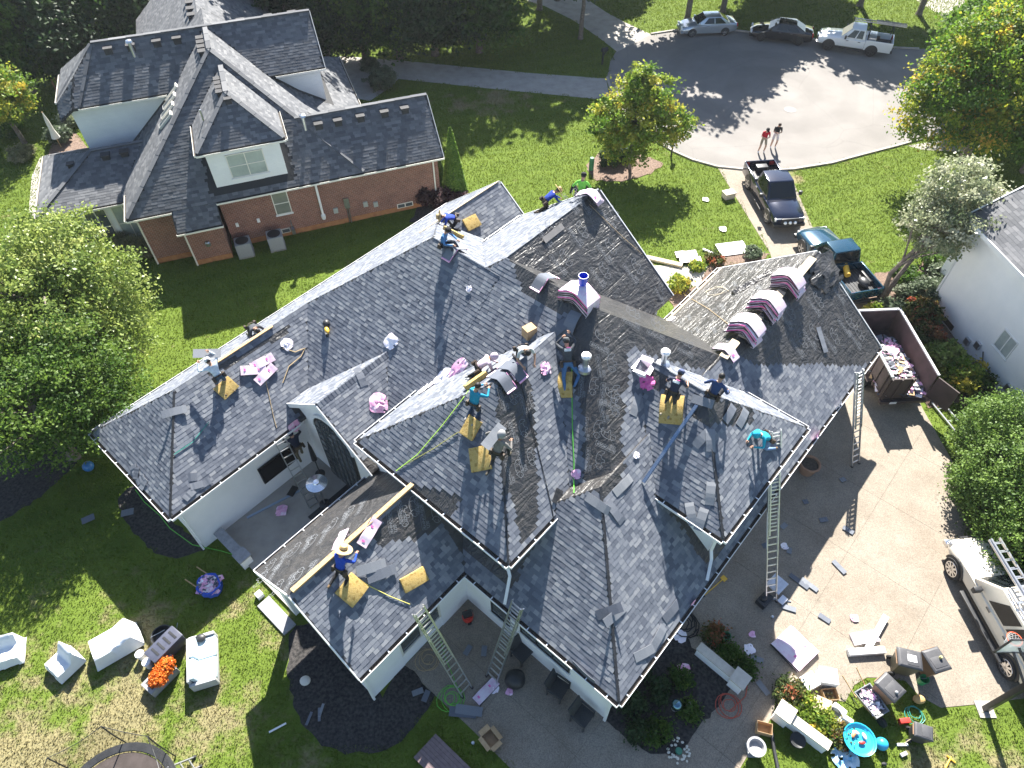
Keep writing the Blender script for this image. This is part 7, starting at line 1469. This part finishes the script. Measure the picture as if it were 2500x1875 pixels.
# courtyard
M_WIC = pm('black_wicker', (.03, .032, .034), (.055, .057, .06), 30, rough=.8)
def chair(px, rz, label, w_=.62):
    r = empty('garden_chair', G(px, .018), R(rz), label, 'chair', 'black garden chairs'); MB().box(-w_/2, w_/2, -.3, .3, .36, .43).build('seat', M_WIC, r, bevel=.02); m = MB(); m.obox((0, -.33, .68), (w_/2, 0, 0), (0, .03, .01), (0, -.08, .3)); m.build('backrest', M_WIC, r, bevel=.015)
    for s in (-1, 1): MB().box(s*w_/2-.03, s*w_/2+.03, -.3, .3, .6, .64).build('armrest', M_WIC, r)
    for s in (-1, 1):
        for y in (-.27, .27): MB().box(s*w_/2-.025, s*w_/2+.025, y-.025, y+.025, 0, .6 if y > 0 else .62).build('leg', M_WIC, r)
chair((1275, 1600), -135, 'black garden chair by the garage windows next to the ladder'); chair((1362, 1688), -125, 'black garden chair beside the wall hose tap'); chair((1420, 1755), -130, 'black garden chair at the garage corner')
o = MB().ball((0, 0, .3), (.38, .36, .32), 14, 9); o.v = [(x*(1+.12*noise.noise((x*4, y*4, z*4))), y*(1+.12*noise.noise((y*4, z*4, x*4))), max(0, z)) for x, y, z in o.v]; o = o.build('rubbish_bag', M_BPLAS, None, smooth=True); o.location = G((1258, 1665), .018); tag(o, 'full black rubbish bag at the foot of the courtyard ladder', 'bag')
r = empty('air_compressor', G((1143, 1512), .018), R(20), 'red and black air compressor in the courtyard corner', 'compressor'); MB().lathe([(.0, .1), (.2, .12), (.22, .3), (.2, .42), (0, .44)], 16).build('tank', M_RED, r, smooth=True); MB().box(-.18, .18, -.12, .12, .42, .6).build('motor', M_BPLAS, r, bevel=.03); MB().tube([(-.2, 0, .6), (-.2, 0, .75), (.2, 0, .75), (.2, 0, .6)], .015, 6).build('handle', M_BPLAS, r)
for s in (-1, 1): m = MB(); m.loft([[(.08*math.cos(6.28*j/12), s*.22+o_, .09+.09*math.sin(6.28*j/12)) for j in range(12)] for o_ in (-.02, .02)]); m.build('wheel', M_TYRE, r)
def coil(name, px, R0, turns, rr, mat, label, seed=0, z=.02, tail=()):
    rg = random.Random(seed); c_ = Vector(G(px, z)); pts = []
    for i in range(turns*14):
        t = i/14*6.2832; k = R0*(.65+.35*rg.random()*.3+.35*math.sin(i*.09)); pts.append(c_+Vector((k*math.cos(t)+.05*math.sin(i*.21), k*math.sin(t)+.05*math.cos(i*.17), rr+.012*(i/14))))
    for p in tail: pts.append(Vector(G(p, z+rr)))
    return tag(MB().tube(pts, rr, 5).build(name, mat), label, 'hose')
coil('air_hose', (1102, 1705), .45, 5, .012, M_GRN, 'lime green hose coiled at the courtyard edge', 1, tail=((1118, 1680), (1085, 1600), (1075, 1560))); coil('garden_hose', (1778, 1722), .42, 4, .014, pm('red_hose', (.45, .08, .05), rough=.5), 'red hose coiled on the walk beside the bed', 2, tail=((1820, 1700), (1825, 1670))); coil('cable', (1668, 1522), .55, 6, .022, M_BLKC, 'black cable coiled under the garage eave', 3); coil('air_hose', (1045, 1610), .4, 4, .012, M_TROP, 'tan rope heaped on the courtyard floor', 4)
r = bundle('opened shingle bundle with torn pink wrapper on the courtyard floor', Matrix.Translation(G((1187, 1688), .02)) @ Matrix.Rotation(R(45), 4, 'Z'), 0, None, True, True, 1.0, .36); scrap((1, 1), .35, 'pink torn wrapper beside the opened bundle', 610, on=G((1207, 1682), .02)); scrap((1, 1), .25, 'small pink scrap below the rubbish bag', 611, on=G((1244, 1690), .02))
for i, (p, a) in enumerate((((1130, 1740), -5), ((1145, 1735), -8), ((1142, 1588), 60), ((1182, 1590), 85), ((1020, 1690), 20), ((1040, 1700), 70))): loose(p, a, .95 if i < 2 else .4, .32 if i < 2 else .2, 'dark shingle piece on the courtyard floor', 'shingle pieces in the courtyard', on=G(p, .03+.012*i), mat=M_SHP)
# planter walls by the bed
def pwall(pa, pb, pil, label, h=.62):
    a, b = Vector(G(pa)), Vector(G(pb)); d = (b-a); r = empty('planter_wall', tuple(a), math.atan2(d.y, d.x), label, 'wall'); L = d.length; MB().box(0, L, -.13, .13, 0, h-.06).build('wall', M_WB, r); MB().box(-.03, L+.03, -.17, .17, h-.06, h).build('cap', pm('limestone', (.55, .51, .44), (.47, .43, .37), 5, rough=.85), r); x = 0 if pil == 0 else L; MB().box(x-.24, x+.24, -.24, .24, 0, h+.06).build('pillar', M_WB, r); MB().box(x-.29, x+.29, -.29, .29, h+.06, h+.13).build('pillar_cap', MATS['limestone'], r)
pwall((1700, 1592), (1796, 1672), 1, 'low white planter wall with a limestone cap beside the black bed'); pwall((1904, 1752), (2010, 1832), 0, 'low white wall with a pillar between the walk and the flower bed')
o = MB().ball((0, 0, .42), .2, 18, 12).build('globe', pm('mirror_globe', (.12, .22, .28), rough=.06, metal=.9), None, smooth=True); r = empty('gazing_globe', G((1647, 1730)), 0, 'dark mirrored gazing globe in the black bed', 'ornament'); o.parent = r; MB().lathe([(.14, 0), (.07, .1), (.1, .25)], 12).build('pedestal', M_STN, r)
rg_ = random.Random(3)
for i in range(34):
    a = rg_.random()*6.28; k = .18+.22*rg_.random(); q = G((1655, 1834)); o = MB().ball((0, 0, .03), (.05*rg_.uniform(.7, 1.2), .045, .035), 7, 5).build('pebble', MATS['pale_stone']); o.location = (q[0]+k*math.cos(a), q[1]+k*math.sin(a), .03); tag(o, 'pale pebble of the stone ring at the bed tip', 'stone', 'stone ring pebbles')
o = MB().lathe([(0, .07), (.11, .07), (.12, .03), (.12, 0)], 16).build('valve_cover', pm('green_cover', (.05, .2, .13), rough=.6)); o.location = G((1657, 1834), .02); tag(o, 'round green valve cover in the pebble ring', 'cover')
for i, (p, s, l) in enumerate((((1660, 1555), .5, 'mauve wrapper scrap under the garage eave by the coiled cable'), ((1668, 1640), .55, 'mauve wrapper scrap in the middle of the black bed'), ((1684, 1722), .2, 'tiny mauve scrap beside the gazing globe'), ((1735, 1565), .25, 'pink scrap on the plants behind the planter wall'), ((1830, 1585), .4, 'pink wrapper scrap on the walk beside the planter pillar'), ((1836, 1550), .25, 'small pink scrap on the driveway shade line'), ((1914, 1335), .3, 'pink scrap on the shaded driveway near the tall ladder'), ((2085, 1510), .3, 'white pink scrap on the bright driveway'))): scrap((1, 1), s, l, 620+i, on=G(p, .03))
r = empty('terracotta_pot', G((1968, 1150), .018), 0, 'large terracotta pot under the long gutter', 'pot'); MB().lathe([(.3, 0), (.4, .5), (.45, .55), (.45, .62), (.38, .62), (.36, .5), (0, .48)], 22).build('pot', pm('terracotta', (.33, .2, .13), (.26, .15, .1), 5, rough=.85), r, smooth=True); MB().lathe([(0, .53), (.37, .52)], 16, cap=False).build('soil', M_DARK, r)
def bucket(px, mat, label, z=.018): r = empty('bucket', G(px, z), 0, label, 'bucket'); MB().lathe([(.13, 0), (.15, .36), (.165, .36), (.165, .33), (.15, .33), (.142, .35), (.12, .03), (0, .03)], 18).build('pail', mat, r, smooth=True); MB().tube([(.16*math.cos(t), .05, .34-.12*math.sin(t)) for t in [math.pi*i/8 for i in range(9)]], .006, 5).build('handle', M_STEEL, r)
M_GBK = pm('green_plastic', (.03, .3, .1), rough=.4); bucket((1769, 1560), pm('dark_green_plastic', (.03, .16, .07), rough=.4), 'dark green bucket behind the planter wall'); bucket((2247, 1665), M_GBK, 'bright green bucket in front of the brown carts')
a, b = Vector(G((1718, 1455), .05)), Vector(G((1764, 1415), .05)); r = empty('shingle_shovel', tuple(a), 0, 'yellow handled roofing shovel lying by the garage', 'shovel'); MB().tube([(0, 0, 0), tuple(b-a)], .02, 6).build('handle', MATS['yellow_plastic'], r); d = (b-a).normalized(); m = MB(); m.obox(tuple(b-a+d*.08), tuple(d*.1), tuple(Vector((-d.y, d.x, 0))*.11), (0, 0, .01)); m.build('blade', MATS['yellow_plastic'], r); MB().ball((0, 0, 0), .05, 8, 6).build('grip', M_BPLAS, r)
# driveway: boards, boxes, carts
def slabthing(px, rz, s, mats, name, label, cat, z=.02, group=None, tilt=0):
    o = MB().box(-s[0]/2, s[0]/2, -s[1]/2, s[1]/2, 0, s[2]).build(name, mats, bevel=.01); o.location = G(px, z); o.rotation_euler = (0, R(tilt), R(rz)); return tag(o, label, cat, group)
for i in range(4): bundle('white pink bundle in the flat pile on the driveway', Matrix.Translation(Vector(G((1938, 1585), .02))+Vector((.0, 0, .086*(i//2)))) @ Matrix.Rotation(R(-55+(i//2)*2), 4, 'Z') @ Matrix.Translation((0, .29*(1 if i % 2 else -1), 0)), 0, 'bundles piled on the driveway', i > 1, True, 1.25, .56)
slabthing((2140, 1545), 48, (1.7, .22, .05), M_WHITE, 'white_board', 'white board lying diagonally over other boards on the driveway', 'board', z=.14); slabthing((2110, 1558), 8, (1.0, .42, .1), M_PINKW, 'wrapped_board', 'pinkish wrapped pack under the diagonal board', 'board'); slabthing((2112, 1593), 3, (1.35, .24, .2), M_WHITE, 'white_board', 'white box section lying level beside the carts', 'board')
q = G((1968, 1672), .02); cbox(q, (.55, .5, .45), 25, 'white carton with an orange label beside the plants', M_WHITE, False, False); MB_ = slabthing((1958, 1668), 25, (.02, .25, .2), pm('orange_print', (.7, .18, .04), rough=.6), 'carton_label', 'orange label on the white carton', 'label', z=.2) if False else None
cbox(G((2012, 1660), .02), (.62, .55, .5), -10, 'tall white carton next to the labelled carton', M_WHITE, False, False); cbox(G((2022, 1700), .02), (.5, .4, .28), 5, 'open carton full of small jars', M_CARD, True, False); cbox(G((1998, 1728), .02), (.6, .48, .42), -25, 'pale closed carton below the jar carton', M_PLY, False, False)
for i in range(6): o = MB().lathe([(.05, 0), (.05, .1), (.03, .13)], 10).build('jar', pm('jar_olive', (.2, .2, .1), rough=.3) if 'jar_olive' not in MATS else MATS['jar_olive'], None, smooth=True); q = G((2022, 1700), .05); o.location = (q[0]-.15+.13*(i % 3), q[1]-.08+.15*(i//3), .05); tag(o, 'small olive jar in the open carton', 'jar', 'jars in the carton')
r = empty('stone_pot', G((2028, 1752), .02), 0, 'round grey pot tipped beside the white pipes', 'pot'); MB().lathe([(.2, 0), (.3, .2), (.28, .38), (.24, .38), (.24, .2), (0, .1)], 18).build('bowl', M_STN, r, smooth=True)
for i, (pa, pb, l) in enumerate((((2036, 1722), (2062, 1742), 'white plastic pipe piece on the pot'), ((2052, 1748), (2078, 1765), 'white plastic pipe piece next to the grass'))): a, b = Vector(G(pa, .3)), Vector(G(pb, .2)); m = MB(); m.tube([a, b], .13, 14); tag(m.build('pipe_piece', M_PAIL, None, smooth=True), l, 'pipe')
def cart(px, rz, label, c, extra=None, s=1.0):
    r = empty('wheeled_bin', G(px, .02), R(rz), label, 'bin'); m = MB(); S = lambda w_, d, z: [(-w_, -d, z), (w_, -d, z), (w_, d, z), (-w_, d, z)]; m.loft([S(.24*s, .28*s, .06), S(.31*s, .37*s, .92*s), S(.33*s, .39*s, .94*s), S(.33*s, .39*s, .98*s)]); m.build('body', c, r, bevel=.02)
    m = MB(); m.loft([S(.34*s, .41*s, .985*s), S(.34*s, .41*s, 1.02*s), S(.28*s, .33*s, 1.07*s)]); m.build('lid', M_LID, r, bevel=.02); MB().box(-.24*s, .24*s, -.27*s, .1*s, 1.07*s, 1.085*s).build('lid_panel', M_LID, r, bevel=.01)
    for x in (-1, 1): m = MB(); m.loft([[(x*.3*s+o_, .3*s+.12*s*math.cos(6.28*j/14), .12*s+.12*s*math.sin(6.28*j/14)) for j in range(14)] for o_ in (-.03, .03)]); m.build('wheel', M_TYRE, r)
    MB().tube([(-.26*s, .43*s, .96*s), (.26*s, .43*s, .96*s)], .018, 8).build('handle', M_BRC, r); return r
M_LID = pm('bin_lid', (.045, .046, .05), (.07, .07, .075), 3, rough=.5); M_BRC = pm('brown_bin', (.25, .15, .09), (.2, .12, .07), 2, rough=.6); M_OLB = pm('olive_bin', (.12, .11, .07), (.09, .085, .06), 2, rough=.6)
c1 = cart((2192, 1632), 75, 'olive wheeled bin with a white notice on its lid', M_OLB); MB().box(-.12, .12, -.2, .1, 1.086, 1.092).build('notice', M_WHITE, c1); c2 = cart((2255, 1635), 15, 'brown wheeled bin with a small jar on its lid at the driveway edge', M_BRC); c3 = cart((2145, 1700), 35, 'brown wheeled bin standing on the grass beside the wheelbarrow', M_BRC); cart((2232, 1800), 70, 'small dark grey tote bin on the lawn', M_LID, s=.72)
q = c2.location; o = MB().lathe([(.05, 0), (.05, .1), (.04, .12)], 12).build('jar', pm('brass', (.6, .5, .2), rough=.3), None, smooth=True); o.location = (q.x+.12, q.y+.05, 1.1); tag(o, 'small brass jar on the brown bin lid', 'jar')
q = c3.location; o = MB().ball((0, 0, .05), .06, 10, 7).build('knob', M_STN, None, smooth=True); o.location = (q.x+.1, q.y-.2, 1.09); tag(o, 'small grey stone on the lid of the bin by the wheelbarrow', 'stone')
# wheelbarrow
r = empty('wheelbarrow', G((2112, 1720)), R(-65), 'grey wheelbarrow filled with shingles and pink film', 'wheelbarrow'); m = MB(); S = lambda a, b, w_, z: [(a, -w_, z), (b, -w_*.8, z), (b, w_*.8, z), (a, w_, z)]
m.loft([S(-.3, .3, .22, .3), S(-.45, .55, .36, .58), S(-.42, .52, .33, .58), S(-.28, .28, .2, .34)], True, True); m.build('tray', pm('barrow_steel', (.2, .21, .22), rough=.5), r)
for s in (-1, 1): MB().tube([(.55, s*.12, .22), (-.4, s*.27, .3), (-1.05, s*.32, .55)], .022, 6).build('handle', M_WOOD, r); MB().tube([(-.3, s*.24, .3), (-.38, s*.25, 0), (-.1, s*.25, .0)], .016, 6).build('leg', M_BPLAS, r)
m = MB(); m.loft([[(.68+.19*math.cos(6.28*j/16), o_, .19+.19*math.sin(6.28*j/16)) for j in range(16)] for o_ in (-.05, .05)]); m.build('wheel', M_TYRE, r)
q = r.location; heap('barrow_load', 'torn shingles and pink film in the wheelbarrow', (q.x, q.y, .45), R(-65), .35, .2, .2, 110, [M_SHP, M_PINKW, M_PINK, M_BPLAS], 12, .12)
# water table and toys
r = empty('water_table', G((2085, 1815)), R(20), 'light blue water play table with toys', 'toy table'); M_AQ = pm('aqua_plastic', (.03, .42, .6), rough=.35); MB().lathe([(.42, .4), (.5, .55), (.53, .56), (.53, .52), (.46, .5), (.4, .44), (0, .43)], 22).build('tray', M_AQ, r, smooth=True)
for a in range(4): t = a*1.57+.4; MB().tube([(.36*math.cos(t), .36*math.sin(t), .42), (.4*math.cos(t), .4*math.sin(t), 0)], .035, 8).build('leg', M_AQ, r)
for i, (x, y, mt, l) in enumerate(((.05, -.1, M_RED, 'red toy scoop in the water table'), (-.15, .15, pm('orange_toy', (.7, .25, .1), rough=.4), 'orange toy in the water table'), (.2, .1, M_PAIL, 'white toy cup in the water table'), (-.05, .22, M_PAIL, 'white toy boat in the water table'))): o = MB().ball((0, 0, .05), (.12, .06, .05), 10, 6).build('toy', mt, None, smooth=True); q = r.location; o.location = (q.x+x, q.y+y, .45); o.rotation_euler.z = i*.9; tag(o, l, 'toy')
o = MB().ball((0, 0, .2), .21, 18, 12).build('ball', pm('sky_ball', (.03, .35, .62), rough=.35), None, smooth=True); o.location = G((2147, 1820)); tag(o, 'sky blue ball on the lawn right of the water table', 'ball')
scrap((1, 1), .9, 'blue and white plastic bags on the lawn at the low wall', 650, on=G((2065, 1858), .03), mat=pm('blue_bag', (.1, .4, .65), (.8, .85, .88), 4, rough=.4), group=None, name='plastic_bag', cat='bag')
slabthing((2205, 1762), 5, (.36, .16, .18), M_RED, 'red_case', 'red tool case beside the dark tote', 'case'); coil('garden_hose', (2232, 1745), .3, 3, .014, M_AQUA, 'teal hose loop behind the red tool case', 8)
a, b = Vector(G((2203, 1818), .06)), Vector(G((2248, 1788), .5)); r = empty('push_broom', tuple(a), 0, 'white headed push broom leaning on the dark tote', 'broom'); MB().tube([(0, 0, 0), tuple(b-a)], .015, 6).build('handle', M_PLY, r); MB().box(-.18, .18, -.04, .04, -.05, .04).build('head', M_PAIL, r)
o = slabthing((2205, 1842), 20, (.25, .12, .08), M_STN, 'paving_stone', 'small grey block on the sunny lawn', 'stone'); o = MB().ball((0, 0, .05), (.1, .06, .05), 8, 6).build('glove', M_BPLAS); o.location = G((2157, 1866)); tag(o, 'dark glove lying on the lawn', 'glove')
for i, (pa, pb, l) in enumerate((((2308, 1875), (2322, 1848), 'yellow tool handle at the lawn edge'), ((2312, 1845), (2332, 1862), 'yellow grey hand tool on the lawn'))): tag(MB().tube([Vector(G(pa, .04)), Vector(G(pb, .04))], .03, 6).build('hand_tool', MATS['yellow_plastic']), l, 'tool')
o = MB().ball((0, 0, .12), (.22, .16, .12), 12, 8).build('pumpkin', pm('dry_gourd', (.45, .3, .12), rough=.8)); o.location = G((2240, 1710)); tag(o, 'dried gourd on the grass between the bins', 'gourd')
r = empty('stone_urn', G((1838, 1832)), 0, 'grey stone urn on the lawn corner by the walk', 'urn'); MB().box(-.22, .22, -.22, .22, 0, .12).build('plinth', M_STN, r); MB().lathe([(.16, .12), (.12, .2), (.28, .42), (.32, .45), (.32, .5), (.25, .5), (.2, .35), (0, .32)], 20).build('bowl', M_STN, r, smooth=True)
cbox(G((1862, 1782), .02), (.5, .36, .3), -15, 'open carton with bottles next to the stone urn', M_CARD, True, False)
r = empty('plant_pot', G((1942, 1812)), 0, 'black plant pot in the shade of the low wall', 'pot'); MB().lathe([(.18, 0), (.24, .3), (.26, .3), (.22, .28), (0, .22)], 18).build('pot', M_BPLAS, r, smooth=True)
tag(MB().tube([Vector(G(p, .06)) for p in ((1884, 1790), (1890, 1830), (1900, 1880), (1902, 1900))], .06, 10).build('drain_pipe', M_BPLAS), 'black drain pipe lying along the walk edge', 'pipe')
# basketball hoop
pb = Vector(G((2404, 1732), 0)); rim = Vector(at((2477, 1560), 3.05)); d = Vector((rim.x-pb.x, rim.y-pb.y, 0)).normalized(); r = empty('basketball_hoop', tuple(pb), math.atan2(d.y, d.x), 'black basketball hoop with clear backboard at the driveway end', 'basketball hoop'); dist = math.hypot(rim.x-pb.x, rim.y-pb.y)
MB().box(-.09, .09, -.09, .09, 0, 3.3).build('pole', M_BPLAS, r, bevel=.01); MB().box(-.28, .28, -.28, .28, 0, .04).build('base_plate', M_CONC, r); m = MB(); m.bar((0, -.1, 3.2), (dist-.4, -.2, 3.35), .06, .06); m.bar((0, .1, 2.7), (dist-.4, .2, 3.0), .06, .06); m.bar((0, .1, 3.2), (dist-.4, .2, 3.35), .06, .06); m.bar((0, -.1, 2.7), (dist-.4, -.2, 3.0), .06, .06); m.build('arm', M_BPLAS, r)
MB().box(dist-.4, dist-.38, -.76, .76, 2.95, 4.0).build('backboard', pm('clear_board', (.75, .8, .82), rough=.1, alpha=.45), r); m = MB()
for a, b in (((-.78, 2.93), (.78, 2.93)), ((-.78, 4.02), (.78, 4.02)), ((-.78, 2.93), (-.78, 4.02)), ((.78, 2.93), (.78, 4.02))): m.bar((dist-.39, *a), (dist-.39, *b), .05, .05)
m.build('board_frame', M_BPLAS, r); n = 20; MB().tube([(dist+.23*math.cos(6.2832*j/n), .23*math.sin(6.2832*j/n), 3.05) for j in range(n+1)], .014, 6).build('rim', pm('orange_rim', (.75, .12, .05), rough=.4), r); m = MB()
for j in range(12):
    for dr in (1, -1): a0 = 6.2832*j/12; m.tube([(dist+k*math.cos(a0+dr*q*.52), k*math.sin(a0+dr*q*.52), z) for q, (k, z) in enumerate(((.23, 3.04), (.18, 2.9), (.14, 2.77), (.12, 2.63)))], .006, 4)
m.build('net', M_WHITE, r)
# things on the front lawn and street
def mailbox(px, rz, label):
    r = empty('mailbox', G(px), R(rz), label, 'mailbox', 'black mailboxes'); MB().box(-.05, .05, -.05, .05, 0, 1.05).build('post', M_BPLAS, r); MB().bar((0, 0, .7), (.32, 0, 1.0), .05, .05).build('brace', M_BPLAS, r); m = MB(); n = 8; prof = [(-.12, 0), (.12, 0)]+[(.12*math.cos(math.pi*j/n), .14+.12*math.sin(math.pi*j/n)) for j in range(n+1)]; m.loft([[(x, a, 1.05+b) for a, b in prof] for x in (-.15, .38)]); m.build('box', M_BPLAS, r); MB().box(.38, .4, -.1, .1, 1.07, 1.2).build('door', M_BPLAS, r); MB().box(-.05, .05, .12, .14, 1.15, 1.3).build('flag', M_BPLAS, r)
mailbox((1638, 382), 70, 'black mailbox at the kerb beside the young maple'); mailbox((1470, 158), 30, 'black mailbox on the shaded verge of the brick house')
o = MB().lathe([(.16, 0), (.16, .8), (.13, .9), (0, .92)], 14).build('utility_pedestal', pm('utility_green', (.03, .16, .07), rough=.6), None, smooth=True); o.location = G((1443, 415)); tag(o, 'green utility pedestal on the lawn by the young maple bed', 'pedestal')
r = empty('utility_vault', G((1777, 482)), R(20), 'tan utility box on the lawn beside the driveway', 'utility box'); MB().box(-.35, .35, -.25, .25, 0, .35).build('body', pm('tan_box', (.48, .42, .34), rough=.8), r, bevel=.03); MB().box(-.38, .38, -.28, .28, .35, .42).build('lid', MATS['tan_box'], r, bevel=.02)
scrap((1, 1), .4, 'pale bottle like bag on the upper lawn', 660, on=G((1722, 488), .03), mat=M_PAIL, group=None, name='plastic_bag', cat='bag'); scrap((1, 1), .45, 'white plastic bag on the lawn by the driveway edge', 661, on=G((1764, 560), .03), mat=M_PAIL, group=None, name='plastic_bag', cat='bag')
slabthing((1788, 607), 10, (1.7, 1.1, .03), M_WHITE, 'foam_sheet', 'white sheet lying flat on the front lawn', 'sheet', z=.06); bundle('pink bundle on the front lawn, farther from the house', Matrix.Translation(G((1675, 622), .06)) @ Matrix.Rotation(R(5), 4, 'Z'), 0, None, True, True, 1.2, .5); bundle('pink bundle on the front lawn overlapping the other, nearer the walk', Matrix.Translation(Vector(G((1685, 636), .1))) @ Matrix.Rotation(R(0), 4, 'Z'), 0, None, True, True, 1.2, .5)
a, b = Vector(G((1578, 628), .1)), Vector(G((1666, 648), .1)); tag(MB().bar(a, b, .3, .12).build('lumber_plank', M_PLY), 'pale plank stack on the lawn edge by the gable', 'plank'); a, b, c_ = [Vector(G(p, .08)) for p in ((1716, 608), (1740, 618), (1746, 626))]; m = MB(); m.bar(a, b, .1, .08); m.bar(b, c_, .1, .08); tag(m.build('downspout_elbow', M_WHITE), 'bent white downspout piece on the front lawn', 'downspout')
r = empty('path_light', G((1680, 700)), 0, 'small dark path light with a flat cap by the front walk', 'lamp'); MB().tube([(0, 0, 0), (0, 0, .5)], .02, 6).build('post', M_BPLAS, r); MB().lathe([(.2, .5), (.05, .58), (0, .58)], 14).build('cap', M_BPLAS, r)
o = MB().lathe([(0, .012), (.42, .012), (.42, 0)], 24).build('manhole_cover', pm('pale_iron', (.21, .2, .19), rough=.7)); o.location = G((1929, 268), .009); tag(o, 'round pale manhole cover in the asphalt', 'manhole cover')
r = empty('garden_umbrella', G((150, 360)), 0, 'closed white garden umbrella behind the brick house', 'umbrella'); MB().tube([(0, 0, 0), (0, 0, 2.6)], .03, 8).build('pole', M_WOOD, r); MB().lathe([(.28, .75), (.16, 1.3), (.12, 2.0), (.03, 2.55)], 12).build('canopy', pm('canvas', (.6, .58, .53), rough=.85), r)
r = empty('bird_bath', G((168, 290)), 0, 'grey bird bath in the garden behind the brick house', 'bird bath'); MB().lathe([(.18, 0), (.08, .1), (.07, .6), (.3, .68), (.34, .74), (.28, .72), (0, .68)], 16).build('bowl', M_STN, r, smooth=True)
for i, (p, a, s) in enumerate((((2057,1172),20,.3),((2010,1270),10,.4),((2070,1295),-40,.5),((2048,1385),-60,.7),((1950,1420),-45,.9),((1975,1428),-45,.8),((1925,1485),-20,.6),((2012,1510),-40,.5),((1868,1332),20,.3),((1926,1345),70,.3),((1913,1285),40,.35),((1848,1610),-20,.5),((1862,1680),-60,.6),((1966,1226),10,.25))): loose(p, a, s*.9, .2, 'dark shingle offcut scattered on the driveway', 'offcuts on the driveway', on=G(p, .024), mat=M_SHP, seed=i)
for p, l in (((1884, 1508), 'silver can on the shaded driveway'), ((1155, 1815), 'white can beside the open carton on the grass')): o = MB().lathe([(.05, 0), (.055, .12), (.04, .13)], 12).build('can', M_STEEL, None, smooth=True); o.location = G(p, .02); tag(o, l, 'can')

# ------------------------------------------------------------------ thin autumn haze
hm = bpy.data.materials.new('haze'); hm.use_nodes = True; hn = hm.node_tree.nodes; hn.remove(hn['Principled BSDF'])
pv = hn.new('ShaderNodeVolumePrincipled'); pv.inputs['Color'].default_value = (.86, .9, .96, 1); pv.inputs['Density'].default_value = .00022; pv.inputs['Anisotropy'].default_value = .35
hm.node_tree.links.new(pv.outputs[0], hn['Material Output'].inputs['Volume'])
hz_ = MB().box(-90, 110, -30, 120, -1, 27.5).build('haze', hm); tag(hz_, 'thin pale haze over the neighbourhood', None, None, 'stuff')
